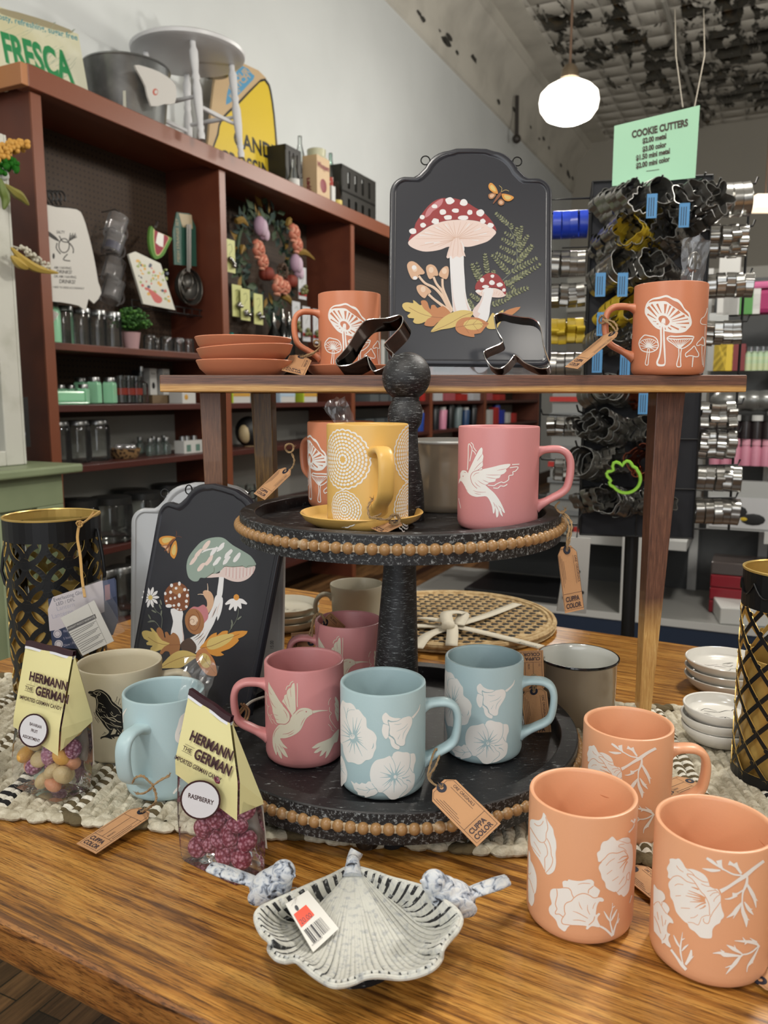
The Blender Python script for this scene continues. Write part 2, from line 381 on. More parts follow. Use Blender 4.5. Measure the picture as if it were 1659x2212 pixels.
mx = N('ShaderNodeMix', data_type='RGBA'); L(sp.outputs[0], mx.inputs[0]); L(ramp(nt, n2.outputs['Fac'], [(.35, '#c4c1b8'), (.65, '#a5a299')]), mx.inputs[6]); L(ramp(nt, n.outputs['Fac'], [(.4, '#1c2022'), (.6, '#54524c'), (.66, '#7a6a50')]), mx.inputs[7]); L(mx.outputs[2], b_.inputs['Base Color'])
mr = N('ShaderNodeMath', operation='MULTIPLY_ADD'); L(sp.outputs[0], mr.inputs[0]); mr.inputs[1].default_value = -.3; mr.inputs[2].default_value = .55; L(mr.outputs[0], b_.inputs['Roughness']); L(sp.outputs[0], b_.inputs['Metallic'])
def sinw(axis, k):
    s_ = N('ShaderNodeSeparateXYZ'); L(tc.outputs['Object'], s_.inputs[0]); q = N('ShaderNodeMath', operation='MULTIPLY'); L(s_.outputs[axis], q.inputs[0]); q.inputs[1].default_value = k; r = N('ShaderNodeMath', operation='SINE'); L(q.outputs[0], r.inputs[0]); return r.outputs[0]
h = N('ShaderNodeMath', operation='MULTIPLY'); L(sinw(0, pi / .30), h.inputs[0]); L(sinw(1, pi / .30), h.inputs[1]); ab = N('ShaderNodeMath', operation='ABSOLUTE'); L(h.outputs[0], ab.inputs[0]); pw = N('ShaderNodeMath', operation='POWER'); L(ab.outputs[0], pw.inputs[0]); pw.inputs[1].default_value = .6
h2 = N('ShaderNodeMath', operation='MULTIPLY_ADD'); L(n.outputs['Fac'], h2.inputs[0]); h2.inputs[1].default_value = .5; L(pw.outputs[0], h2.inputs[2]); bp = N('ShaderNodeBump', Strength=1.0, Distance=.05); L(h2.outputs[0], bp.inputs['Height']); L(bp.outputs[0], b_.inputs['Normal']); M_CEIL = m
RB('ceiling', M_CEIL, -4.5, 12.6, -2.35, 5.2, 4.95, 5.1); M_COR = mat('cornice_paint', '#c2bfb5', .6, mix=('#aaa79e', 2.0, .45, .7)); M_FLK = mat('flaked_spot', '#34332f', .6)
RB('trim_3', M_COR, -4.5, 12.6, -2.85, -2.35, 4.93, 5.1)
b = MB(); prof = [(0, 4.24), (.03, 4.25), (.035, 4.30), (.05, 4.33), (.055, 4.50), (.08, 4.62), (.13, 4.72), (.20, 4.79), (.22, 4.83), (.25, 4.84), (.26, 4.93)]
vs = [(u, -v, z) for u in (0, 17.1) for v, z in prof]; k_ = len(prof); b.add(vs, [(i, i + 1, k_ + i + 1, k_ + i) for i in range(k_ - 1)], 0, True)
for i in range(26):
    u = 9 + RND.uniform(0, 8); v, z = .053, RND.uniform(4.34, 4.5); r_ = RND.uniform(.02, .07); b.add([(u + r_ * cos(a) * RND.uniform(.7, 1.3) * 1.3, -v - .006, z + r_ * .7 * sin(a) * RND.uniform(.5, 1.1)) for a in [2 * pi * q / 9 for q in range(9)]], [list(range(9))], 1)
struct(b.build('trim_4', [M_COR, M_FLK], None, loc=R3(-4.5, -2.85, 0), rz=RZ, sharp=25))
for k, (w0, z0) in enumerate(((.04, .0), (.02, .14))): pass
RB('baseboard_left', mat('dark_base', '#3b2a20', .5), -4.5, 12.5, -2.85, -2.82, 0, .16)
M_NAVW = mat('navy_paint', '#2b3240', .6); M_BRT = mat('brown_rail', '#4d3223', .5)
RB('wall_rear_navy_band', M_NAVW, 12.38, 12.5, .25, 5.0, 1.0, 3.42); RB('trim_5', M_BRT, 12.30, 12.38, .25, 5.0, 2.42, 2.5); RB('trim_6', M_TRM, 12.40, 12.5, -2.85, .25, 2.5, 3.0)
# conduit on the ceiling
cu = onz(1432, 0, 4.90); cw_ = onz(1478, 150, 4.90); b = MB(); b.tube([Vector((0, 0, 0)), cw_ - cu, (cw_ - cu) * 2.2], .022, 8); b.tube([(cw_ - cu) * .99, (cw_ - cu) * 1.03], .04, 8); tag(b.build('conduit', mat('conduit_grey', '#8f8d86', .5), None, loc=cu), 'grey conduit pipe running along the tin ceiling', 'pipe')
p0 = R3(*onv(1117, 207, -2.74)); p1 = R3(*onv(1116, 300, -2.74)); b = MB(); b.tube([Vector(), p1 - p0], .022, 8); b.ball(p1 - p0, .05); tag(b.build('pipe_stub', mat('pipe_black', '#2b2622', .5), None, loc=p0), 'short black pipe with a knob hanging before the cornice', 'pipe')
# schoolhouse pendant
M_LMP = mat('lit_globe', '#ffffff', .3, emit='#fff6e4', es=3.2); pc_ = aty(1229, 222, 4.5); pl_ = thing('pendant_lamp', 'lit white schoolhouse pendant lamp hanging from the tin ceiling', 'lamp', pc_)
MB().lathe([(.045, .108), (.075, .100), (.12, .075), (.150, .045), (.157, .005), (.150, -.035), (.120, -.075), (.07, -.098), (0, -.108)], 48).build('glass_globe', M_LMP, pl_)
MB().lathe([(0, .19), (.03, .185), (.045, .16), (.05, .12), (.045, .118)], 32).build('fitter_cap', mat('aged_brass', '#6b5e4d', .4, .6), pl_)
b = MB(); b.tube([V0 for V0 in (Vector((0, 0, .18)), Vector((.004, 0, 1.0)), Vector((0, 0, 4.95 - pc_.z)))], .007, 8); b.build('cord', mat('brown_cord', '#5b4636', .7), pl_); bulb('pendant_lamp_light', pc_ - Vector((0, 0, .16)), 45, .10, (1, .95, .86))
MB().lathe([(0, 0), (.07, -.005), (.08, -.03), (0, -.04)], 24).build('ceiling_rose', mat('aged_brass'), pl_, loc=(0, 0, 4.95 - pc_.z + .0))
for k, (px, py, yy) in enumerate(((1652, 440, 7.0),)):
    p = aty(px, py, yy); o = MB().box(-.12, .12, -.12, .12, -.05, .05).build('light_fixture', mat('lit_square', '#ffffff', .4, emit='#ffe3c0', es=1.3), None, loc=p); o.location.z = p.z; tag(o, 'small square lit fixture at the right picture edge', 'lamp')
    b = MB(); b.tube([Vector((0, 0, .05)), Vector((0, 0, 4.95 - p.z))], .006, 6); b.build('rod', mat('brown_cord'), o)
# ---------------------------------------------------------------- prints on the mugs (0 = glaze, 1 = print)
MR, MH = .0425, .1072
def P2(s): return [tuple(float(v) for v in t.split(',')) for t in s.split()]
MUG = {'coralL': (.160, .601, TZ), 'coralB': (.238, .738, TZ), 'coralR': (.247, .555, TZ), 'blueF': (-.001, .758, TZ + .035), 'pinkL': (-.086, .824, TZ + .035),
       'blueR': (.109, .834, TZ + .035), 'pinkB': (-.045, .979, TZ + .035), 'pinkM': (.121, .842, CZ - .137), 'yel': (-.017, .829, CZ - .134), 'orM': (-.054, 1.008, CZ - .137),
       'orR': (.345, .985, CZ + .026), 'orL': (-.047, 1.112, CZ + .031), 'blueL': (-.234, .810, TZ + .006), 'crow': (-.310, .898, TZ + .006)}
def A(k, ox, oy, sc): return Art(Cyl(MUG[k], MR)).at(ox, oy, sc)
def many(a, w, mi, *ls):
    for l in ls: a.line(P2(l), w, mi)
# poppies, left mug
aCL = A('coralL', 1130, 1740, 6.144)
aCL.poly(P2('270,95 300,130 325,195 360,250 398,310 412,385 435,460 443,560 432,630 438,760 420,850 385,895 330,917 295,880 270,820 215,715 150,620 110,530 96,460 92,300 95,200 130,183 190,195 230,185 255,150'), 1)
many(aCL, 9, 0, '150,235 180,262 215,268 250,245 270,205', '98,290 130,350 180,430 215,475 255,492 290,475 305,445 308,370 328,310 320,230 300,150', '280,490 310,540 325,610 320,660 290,700 290,780 290,870', '315,435 350,500 370,580 375,650 395,720 375,800 340,850 305,890')
many(aCL, 6, 0, '145,480 185,545 235,640', '120,545 170,610 225,680')
aCL.poly(P2('78,600 95,650 100,720 130,780 160,860 180,950 182,1060 170,1150 150,1180 150,1260 130,1320 110,1332 85,1290 72,1240 70,1000 74,800'), 1)
many(aCL, 6, 0, '72,900 90,915 105,890', '75,960 100,1010 145,1160')
aCL.poly(P2('525,1010 560,995 590,1000 605,980 660,992 740,1000 800,995 860,980 910,985 940,1015 940,1060 985,1095 1018,1125 1010,1165 990,1215 1040,1220 1072,1250 1055,1275 1010,1275 980,1330 970,1390 965,1450 1000,1425 1022,1440 1000,1465 985,1500 1000,1550 1020,1590 1005,1615 930,1600 890,1610 855,1643 832,1630 840,1600 770,1590 690,1585 630,1588 590,1620 555,1670 500,1640 465,1600 440,1530 400,1480 360,1440 342,1385 350,1340 378,1310 375,1270 358,1200 365,1130 400,1102 440,1102 490,1100 530,1090 525,1050'), 1)
many(aCL, 11, 0, '445,1105 455,1180 440,1250 430,1310 450,1370 430,1410 435,1440 480,1440 520,1470 540,1480', '525,1090 600,1095 635,1130 650,1180 670,1220', '1000,1212 940,1225 880,1190 830,1170 780,1168 720,1190 670,1230 640,1265 580,1290 550,1330 550,1400 558,1440 530,1480 510,1530 530,1570 600,1582 660,1590', '865,1165 870,1120 905,1090 935,1065', '950,1470 930,1530 870,1585')
many(aCL, [4, 9, 7], 0, '725,1050 790,1030 890,1035', '740,1275 755,1330 785,1380', '855,1315 855,1380 885,1445', '960,1285 935,1330 925,1370', '660,1400 740,1430 860,1497', '660,1520 740,1520 830,1540')
aCL.line(P2('1020,1600 1090,1640 1150,1695 1185,1730'), [26, 32], 1)
many(aCL, [26, 6], 1, '1190,1725 1175,1640 1155,1550 1160,1450 1180,1380 1185,1290', '1190,1720 1215,1620 1250,1520 1265,1425')
many(aCL, [12, 26, 8], 1, '1155,1540 1115,1480 1070,1400', '1165,1530 1200,1460 1245,1375')
many(aCL, [14, 8], 1, '1180,1360 1215,1330', '1250,1560 1275,1495')
aCL.poly(P2('1175,412 1210,430 1240,465 1280,450 1320,430 1390,423 1420,455 1420,495 1440,520 1450,570 1455,650 1450,800 1430,900 1420,980 1412,1060 1400,1130 1370,1180 1330,1210 1300,1180 1270,1190 1245,1160 1230,1140 1200,1145 1130,1115 1095,1080 1085,1020 1045,970 1030,900 1003,840 1010,790 1045,745 1000,745 990,700 980,630 1020,590 1030,530 1060,480 1120,460'), 1)
many(aCL, 10, 0, '1030,745 1080,700 1130,645 1180,628 1250,630 1330,600', '1335,595 1380,650 1395,700')
many(aCL, 7, 0, '1265,465 1320,480 1380,500 1415,490', '1340,510 1280,520 1268,545 1330,565 1370,610', '1215,700 1150,740 1100,795', '1180,855 1110,910', '1265,940 1180,1000', '1340,940 1270,1045', '1405,880 1375,920 1370,970 1400,985 1412,930 1405,880', '1370,980 1350,1040 1290,1100 1245,1150')
many(aCL, [18, 6], 0, '1385,670 1320,680 1270,720', '1390,690 1330,730 1250,760', '1385,700 1340,760 1280,830', '1380,740 1350,800 1320,890')
many(aCL, [10, 30], 1, '1470,235 1450,210 1430,195', '1470,235 1478,175')
many(aCL, [12, 20], 1, '1475,245 1450,300 1400,355'); aCL.line(P2('1440,1190 1410,1290'), [12, 8], 1)
# poppies, right mug
aCR = A('coralR', 1400, 1840, 6.405)
aCR.poly(P2('300,100 350,92 380,100 430,92 480,150 530,230 600,235 680,260 770,310 820,370 840,430 860,480 920,510 960,515 990,570 1005,620 1005,700 1020,790 1050,870 1040,910 1010,940 990,985 930,1020 890,1080 885,1170 860,1197 780,1195 720,1180 680,1140 640,1100 590,1070 560,1030 545,990 510,970 450,910 390,830 365,750 345,680 310,620 305,540 285,480 285,430 310,390 300,370 275,350 280,290 262,240 270,200 300,150'), 1)
many(aCR, 10, 0, '310,385 350,345 410,330 460,350 530,405 600,430 655,440', '655,435 690,490 740,560 780,600 820,670 845,740 850,850 860,880', '660,440 610,380 550,330 545,305 620,320 690,370 760,410 830,420', '860,890 850,950 830,990 790,985 765,950 770,920', '865,900 900,830 960,750 1000,690')
many(aCR, 8, 0, '540,245 600,280 640,325', '395,190 430,240 490,280', '370,470 410,445 490,455', '380,610 455,605', '455,775 580,783', '585,912 640,905 690,868', '550,975 620,980 690,1010 720,960 740,910 800,880 850,880', '910,690 915,660 960,610 990,590 960,550 920,520', '735,440 800,470 860,478', '815,545 880,535 940,530', '855,610 900,570 960,560')
many(aCR, [24, 16, 6], 0, '790,640 700,590 560,535', '790,650 690,610 545,570', '780,650 680,640 520,605', '790,660 700,670 620,655', '790,680 700,690 580,690', '800,700 720,730 650,775', '795,740 760,770 710,790', '700,520 650,500 600,485')
aStem = A('coralR', 1400, 1840, 6.405)
def fern1(a):
    a.line(P2('1000,545 1100,490 1220,410 1340,330 1460,230 1600,125'), [60, 44, 46, 60, 48, 40], 1)
    many(a, [24, 24, 20, 26, 44, 30], 1, '1300,325 1180,310 1060,250 960,190 880,130 810,85')
    many(a, [16, 50, 84], 1, '1040,250 1000,190 980,115'); many(a, [20, 46, 8], 1, '1000,255 880,255 750,228')
    many(a, [30, 40, 64], 1, '1290,300 1240,230 1200,155', '1215,205 1160,170 1115,150')
    a.line(P2('1370,330 1360,440 1310,560 1300,700 1310,820 1350,930 1358,1040'), [22, 40, 26, 22, 50, 60, 8], 1)
    many(a, [16, 30, 56], 1, '1320,520 1230,580 1165,590'); many(a, [30, 26, 8], 1, '1230,600 1130,645 1060,650')
    a.line(P2('1370,450 1430,560 1470,650 1490,770'), [30, 52, 44, 8], 1); many(a, [30, 6], 1, '1460,620 1515,680', '1230,820 1175,920', '1340,900 1400,945')
    a.line(P2('1300,690 1230,790 1180,850 1085,910'), [14, 60, 50, 8], 1); many(a, [14, 50, 8], 1, '1330,690 1390,790 1455,870'); many(a, [28, 6], 1, '1390,790 1445,790')
fern1(aCR); fern1(aStem)
aD = A('coralR', 1400, 1840, 6.405)
for a in (aCR, aD):
    a.line(P2('1535,1290 1450,1370 1370,1410 1290,1430 1200,1540 1075,1690'), [22, 22, 22, 24, 54, 8], 1); many(a, [14, 50, 8], 1, '1300,1410 1180,1340 1085,1285', '1540,1310 1450,1250 1195,1228')
    many(a, [30, 8], 1, '1220,1370 1190,1290', '1350,1245 1305,1180', '1360,1250 1330,1280', '1190,1560 1065,1600', '1050,1390 1000,1350', '1060,1410 1045,1450', '1430,1480 1445,1540', '1500,1250 1405,1190')
    a.line(P2('1300,1440 1180,1430 1060,1420 1000,1395 895,1400'), [14, 40, 60, 40, 8], 1); a.line(P2('1530,1310 1470,1430 1420,1520 1375,1580 1362,1660'), [10, 30, 44, 20, 8], 1)
aCR.poly(P2('88,450 130,510 190,540 230,590 240,650 200,690 240,700 290,760 300,810 270,860 300,890 340,940 352,990 300,980 270,1030 268,1110 310,1140 290,1170 285,1220 310,1280 318,1325 270,1300 230,1260 195,1270 185,1220 130,1150 100,1110 85,1080 80,900 78,700 80,520'), 1)
many(aCR, 9, 0, '85,740 100,710 150,690 190,750 230,820 265,860', '195,690 195,740', '130,830 150,940', '190,880 210,1030', '250,940 235,1010', '90,890 140,1000 180,1130', '250,1140 235,1190 210,1220')
aCR.line(P2('320,1350 400,1460 470,1560 530,1630'), [30, 32, 46, 40], 1); aCR.line(P2('490,1560 465,1460 450,1330 480,1110'), [14, 18, 26, 6], 1)
many(aCR, [12, 30, 8], 1, '450,1330 400,1250 355,1150', '470,1370 510,1320 560,1280'); aCR.line(P2('520,1560 580,1460 600,1355'), [30, 54, 20], 1); many(aCR, [24, 8], 1, '460,1220 510,1195', '590,1480 630,1440')
# morning glories
aB = A('blueF', 725, 1500, 8.295)
aB.poly(P2('72,330 98,170 130,105 160,130 200,150 270,155 330,200 370,265 410,270 450,310 500,380 545,430 555,500 560,580 600,620 660,655 710,710 738,780 725,870 725,960 690,1040 660,1130 600,1170 540,1180 470,1240 400,1255 340,1230 280,1215 220,1210 175,1130 140,1020 130,910 100,870 80,830 70,700 68,500'), 1)
def rays(a, c, ends, w=24, t=4):
    for e in P2(ends): a.line([c, ((c[0] * .45 + e[0] * .55), (c[1] * .45 + e[1] * .55)), e], [w * 1.6, w * .6, t], 0)
rays(aB, (325, 775), '310,410 385,410 470,430 455,570 450,670 475,770 485,830 495,885 570,1000 480,1110 345,1065 250,1045 215,945 120,870 95,725 90,620 120,540 155,470')
aB.ell(325, 785, 72, 82, 0); aB.ell(300, 757, 46, 46, 1)
many(aB, 7, 0, '150,220 180,330 200,440 250,600 290,700', '230,240 205,330 200,430', '345,275 270,275 215,310 205,370'); aB.line(P2('680,870 675,930 650,975'), [4, 16, 10], 0)
aB.poly(P2('98,1095 130,1140 165,1220 190,1320 210,1400 210,1470 190,1560 150,1600 115,1645 92,1630 82,1560 78,1400 80,1200'), 1)
rays(aB, (85, 1310), '125,1200 140,1260 150,1340 150,1410 185,1450 120,1480', 9, 3)
aB.poly(P2('895,325 930,350 970,390 1050,420 1120,422 1180,435 1120,465 1050,480 985,475 945,460 935,500 945,545 900,535 860,510 832,430 845,370'), 1)
aB.poly(P2('860,530 955,560 955,640 950,700 940,760 905,798 870,770 840,710 828,640 840,570'), 1)
aB.poly(P2('945,485 990,495 1060,490 1130,470 1180,430 1250,405 1310,390 1350,405 1370,450 1365,520 1340,590 1300,670 1265,740 1245,810 1240,880 1210,915 1150,920 1090,880 1065,810 1030,760 980,730 965,680 970,600 960,540'), 1)
aB.poly(P2('950,745 1000,770 1050,820 1060,870 1100,905 1145,930 1130,985 1060,970 1010,930 985,870 975,810 950,780'), 1)
many(aB, 9, 0, '860,512 900,535 950,550', '1180,432 1120,468 1050,482 985,478 940,458 938,500 960,550 968,620 960,690 980,735 1040,780 1065,840 1090,885 1150,920')
aB.line(P2('1370,420 1440,340 1490,260 1510,175'), [38, 28, 20, 4], 1); many(aB, [3, 9, 4], 0, '1045,530 1110,540 1180,520', '1290,520 1220,600 1090,660', '1300,575 1220,690 1200,800', '1160,705 1115,800')
aB.poly(P2('1010,1110 1030,1060 1070,1030 1120,1018 1200,1035 1280,1035 1330,1060 1400,1055 1425,1100 1430,1190 1405,1270 1390,1390 1415,1430 1415,1530 1395,1640 1330,1730 1230,1810 1130,1850 1060,1880 980,1875 930,1830 890,1790 840,1755 770,1750 740,1690 680,1640 640,1570 618,1470 620,1370 650,1270 710,1190 780,1160 870,1140 960,1100 985,1110'), 1)
rays(aB, (1050, 1470), '865,1270 965,1235 795,1390 880,1445 790,1490 835,1630 865,1665 960,1620 1045,1760 1080,1630 1190,1645 1240,1370 1235,1270 1165,1200')
aB.ell(1045, 1475, 62, 66, 0); aB.ell(1065, 1475, 28, 34, 1)
many(aB, 9, 0, '990,1110 1040,1200 1070,1300 1065,1430', '1330,1060 1335,1180 1320,1300 1270,1390 1200,1450 1110,1465', '1330,1310 1360,1370 1390,1405', '1100,1490 1180,1530 1220,1590 1275,1620 1270,1690 1180,1790 1125,1860', '1000,1600 930,1680 840,1745'); many(aB, [22, 14, 4], 0, '1190,1495 1250,1490 1335,1450', '1265,1535 1310,1540 1350,1580')
aB.poly(P2('275,1545 310,1570 345,1595 370,1575 430,1610 470,1580 540,1600 580,1560 630,1560 680,1620 715,1670 760,1745 700,1800 650,1815 600,1830 530,1845 520,1815 460,1810 400,1790 395,1750 340,1700 320,1640'), 1, smooth=2)
many(aB, 9, 0, '380,1680 480,1710 560,1715 720,1680', '620,1705 540,1655', '620,1705 560,1770', '650,1590 700,1660 760,1740')
aBL = A('blueL', 0, 1380, 2.765)
aBL.poly(P2('1135,425 1080,460 1060,520 1045,570 1050,610 1080,625 1110,600 1140,600 1165,520 1160,440'), 1); many(aBL, 3, 0, '1130,480 1090,530 1070,570', '1150,500 1120,560 1090,600')
aBL.line(P2('735,500 732,460 742,440 757,415'), [6, 12, 10, 3], 1); aBL.line(P2('1035,925 1050,905 1075,875'), [10, 14, 10], 1)
# hummingbirds
aP = A('pinkL', 565, 1460, 9.217)
aP.poly(P2('145,120 170,180 230,280 300,400 360,500 430,590 490,660 540,730 560,810 550,880 510,930 460,955 400,950 340,945 300,920 280,860 255,800 225,720 215,640 190,560 170,490 150,400 140,300 135,200'), 1)
aP.poly(P2('645,140 660,180 668,300 675,450 680,600 680,690 640,740 610,790 580,740 540,680 490,600 440,540 410,510 430,470 450,440 455,390 500,360 510,300 550,250 590,230 610,170'), 1)
aP.poly(P2('610,790 660,740 720,680 780,645 850,635 930,645 1000,680 1020,720 1010,760 960,790 900,840 860,900 820,990 780,1070 720,1130 640,1180 560,1215 470,1240 375,1245 400,1300 440,1360 520,1445 460,1430 400,1400 440,1440 490,1530 525,1620 460,1590 400,1520 370,1470 400,1570 405,1650 350,1590 310,1500 300,1580 260,1500 230,1400 220,1280 230,1170 270,1070 340,980 400,965 470,970 530,920 570,860'), 1)
aP.line(P2('1015,720 1150,695 1320,688'), [60, 30, 8], 1); aP.ell(890, 712, 15, 15, 0)
many(aP, 16, 1, '710,145 715,300 710,500 715,620', '630,105 580,140 560,190 510,210 485,280'); many(aP, 9, 1, '80,310 130,400', '75,330 95,450 105,560 130,610 120,700 135,760 180,800 200,860 240,880 260,930 310,970', '125,730 170,860 220,950', '165,600 130,610', '215,770 180,780')
many(aP, [3, 8, 4], 0, '150,270 170,330 210,380', '160,420 190,500 235,580', '175,500 230,580 290,640', '240,760 290,780 330,785', '280,850 310,865 340,870', '575,240 580,330 590,420', '500,350 530,480 560,620', '440,440 475,530 510,610', '275,1340 285,1420 300,1500', '320,1390 345,1440 370,1500', '350,1350 385,1410 425,1455', '1000,690 1020,730 1010,760')
many(aP, [3, 11, 5], 0, '435,670 490,750 515,840', '840,680 750,710 690,770', '870,830 820,900 780,990', '650,1070 540,1140 420,1160', '650,1120 590,1160 525,1180', '360,1020 280,1100 240,1220'); many(aP, 11, 0, '340,950 460,960 530,925 568,860 560,760 500,670 430,590')
aP.poly(P2('1540,1060 1480,1110 1420,1180 1380,1230 1250,1290 1120,1340 1050,1390 1000,1435 1090,1440 1180,1400 1090,1470 1040,1530 1110,1530 1200,1480 1150,1600 1220,1570 1290,1490 1265,1640 1330,1570 1400,1430 1450,1330 1510,1300'), 1, smooth=2)
aP.poly(P2('1470,410 1510,470 1535,560 1530,880 1500,880 1475,800 1455,720 1465,640 1450,560 1470,520 1455,460'), 1); many(aP, [3, 9], 0, '1460,560 1520,640', '1465,690 1520,760')
many(aP, 10, 1, '1380,435 1340,500 1330,580', '1350,620 1350,700 1390,740 1350,800 1370,880 1400,930 1440,990 1490,1050', '1325,960 1380,1020 1390,1070 1440,1100')
aPM = A('pinkM', 980, 940, 8.295)
aPM.poly(P2('500,220 520,260 515,330 535,380 520,470 525,540 505,580 515,620 440,620 370,650 330,680 290,730 260,680 300,580 360,450 420,330 460,260'), 1)
aPM.poly(P2('160,632 210,635 250,670 290,730 320,680 380,640 520,610 700,570 860,530 1010,515 990,570 940,605 945,640 900,690 850,710 820,765 760,780 740,830 640,850 600,885 570,890 640,960 720,1030 790,1120 850,1220 900,1330 918,1390 890,1385 850,1330 880,1455 840,1420 810,1350 800,1440 770,1475 755,1400 745,1300 730,1390 705,1395 690,1290 650,1180 590,1100 500,1100 400,1105 300,1070 230,990 190,900 160,850 130,820 110,840 95,870 100,800 120,760 120,690 140,650'), 1)
many(aPM, 10, 0, '520,615 400,640 340,670 305,740 320,830 360,900 420,955'); aPM.ell(170, 735, 8, 14, 0)
many(aPM, [3, 9, 4], 0, '350,740 390,690 460,670', '780,635 860,615 940,600', '580,710 700,715 850,712', '585,750 670,768 760,778', '520,800 580,830 640,850', '430,810 500,860 570,890', '380,840 420,890 480,930', '350,990 440,1020 580,1020', '375,1035 430,1055 490,1060', '200,910 215,960 250,1000', '420,465 470,400 510,340', '365,630 440,540 520,470', '440,620 480,590 515,570', '710,1200 730,1240 745,1290', '750,1240 780,1300 810,1360', '800,1260 840,1300 870,1340', '180,665 205,665 225,675')
many(aPM, 14, 1, '250,620 262,400 270,160 320,210 330,270 290,470', '335,270 380,310 395,350', '310,130 350,170 360,220 410,290'); many(aPM, 17, 1, '1045,528 1175,520', '1005,585 1150,570 1110,640 1060,660 1060,710 990,730 980,800 900,850 850,840 760,880 720,905 610,895', '960,880 900,915 840,910 790,950 710,945'); aPM.line(P2('95,1130 105,1200 130,1310'), 8, 1)
# mushrooms
aM = A('orR', 1365, 620, 9.48)
aM.poly(P2('265,500 270,430 300,340 360,270 440,225 560,200 690,165 760,180 830,220 940,250 1020,330 1080,440 1170,520 1200,600 1225,700 1215,780 1150,860 1080,920 950,945 820,935 680,905 560,870 470,820 380,720 320,630 275,560'), 1)
aM.poly(P2('340,325 420,265 560,245 680,210 760,225 860,280 950,320 1020,400 1090,500 1140,545 1168,610 1080,550 960,470 820,380 700,295 560,290 430,300'), 0)
for o, i, w in (('330,405', '510,605', (60, 14)), ('320,555', '490,655', (34, 10)), ('400,355', '550,550', (44, 8)), ('515,345', '605,530', (44, 12)), ('690,350', '675,540', (64, 20)), ('790,385', '720,560', (44, 6)), ('870,435', '755,600', (56, 6)), ('975,500', '790,635', (70, 10)), ('1080,585', '815,680', (50, 8)), ('1150,655', '815,712', (24, 6)), ('1170,740', '905,748', (38, 6)), ('1105,825', '990,812', (28, 6)), ('960,870', '790,790', (34, 26)), ('805,872', '740,825', (28, 22)), ('690,875', '678,830', (18, 14)), ('500,710', '430,700', (14, 8)), ('545,755', '505,755', (20, 14)), ('580,815', '562,818', (14, 10))): aM.line(P2(o + ' ' + i), w, 0)
aM.poly(P2('545,660 560,610 620,585 690,600 740,650 775,710 740,770 690,785 640,740 600,740 565,700'), 0)
aM.poly(P2('640,640 680,655 685,700 680,800 668,900 680,1150 690,1400 690,1540 670,1610 600,1625 520,1610 500,1530 545,1420 575,1250 580,1050 575,880 590,760 615,670'), 1)
aM.poly(P2('628,810 640,900 640,1100 655,1350 668,1530 655,1575 600,1585 545,1570 540,1530 580,1420 608,1250 618,1050 615,880'), 0)
def ring(a, o, w): a.line(P2(o), w, 1, True)
ring(aM, '150,1180 165,1090 220,1020 270,985 360,1000 450,1020 510,1070 535,1140 540,1220 490,1290 400,1330 300,1330 200,1290', 22); many(aM, 14, 1, '165,1150 220,1090 340,1062 450,1085 528,1150')
for e in P2('180,1140 225,1095 270,1075 310,1065 355,1065 400,1075 445,1095 490,1130 530,1190 520,1240 470,1290 210,1260 170,1200'): aM.line([e, (350, 1230)], [12, 22], 1)
ring(aM, '325,1270 310,1400 280,1540 285,1590 330,1590 345,1450 362,1280', 17)
ring(aM, '720,1050 790,1005 900,1010 1080,1000 1250,1010 1250,1060 1200,1150 1100,1230 1020,1260 940,1240 850,1170 760,1110', 22); many(aM, 24, 1, '730,1055 900,1072 1060,1065 1240,1062', '800,1010 900,1015 1080,1008 1245,1018')
for e in P2('790,1080 850,1070 905,1070 950,1070 1000,1070 1050,1070 1095,1070 1140,1070 1185,1080'): aM.line([e, (985, 1250)], [10, 16], 1)
ring(aM, '960,1250 960,1400 920,1560 925,1625 960,1635 1000,1620 995,1520 1000,1350 1015,1260', 20)
ring(aM, '1275,1210 1320,1290 1360,1360 1355,1420 1300,1430 1230,1410 1160,1410 1110,1430 1095,1370 1150,1320 1220,1260', 20); aM.line(P2('1250,1430 1240,1540 1230,1640'), [26, 18], 1)
ring(aM, '1450,1020 1480,1110 1470,1200 1410,1180 1350,1200 1320,1190 1340,1140 1400,1080', 18); aM.line(P2('1430,1200 1430,1400 1445,1600'), 14, 1)
many(aM, 15, 1, '1540,430 1525,500 1480,600 1420,650 1400,720 1430,760 1520,770'); aM.line(P2('1500,800 1490,1000 1492,1200 1470,1400 1462,1640'), 11, 1)
# crow
aK = Art(Cyl(MUG['crow'], .0414, .0487, .1086)).at(180, 1470, 14.745)
aK.poly(P2('155,385 180,345 230,335 330,335 390,300 470,285 560,290 650,330 750,400 830,480 890,570 920,650 1000,720 1100,810 1210,890 1300,1000 1350,1200 1350,1500 1240,1560 1220,1690 1160,1740 1160,1780 980,1790 1005,1830 990,1850 890,1800 930,1860 880,1865 790,1830 690,1810 610,1830 570,1865 545,1840 570,1790 680,1760 780,1700 820,1640 800,1590 740,1530 640,1400 560,1270 470,1160 400,1050 390,980 410,850 415,720 400,600 370,540 300,510 205,450 300,440 180,415'), 1, smooth=2)
aK.poly(P2('970,1520 1060,1590 1020,1700 870,1730 920,1620'), 0, smooth=0); aK.poly(P2('1100,1650 1160,1710 1090,1715'), 0, smooth=0)
many(aK, 17, 0, '330,385 400,350 500,335 600,370 700,440 780,530 850,650 930,760 1020,830 1110,900 1200,1040', '320,385 380,430 450,470 420,530 450,620 465,720 440,850 440,950', '440,1010 520,1150 600,1240 680,1310 740,1420 820,1520 880,1550 930,1540')
ring2 = [(503 + 42 * cos(k), 425 + 42 * sin(k)) for k in [2 * pi * i / 10 for i in range(10)]]; aK.line(ring2, 14, 0, True)
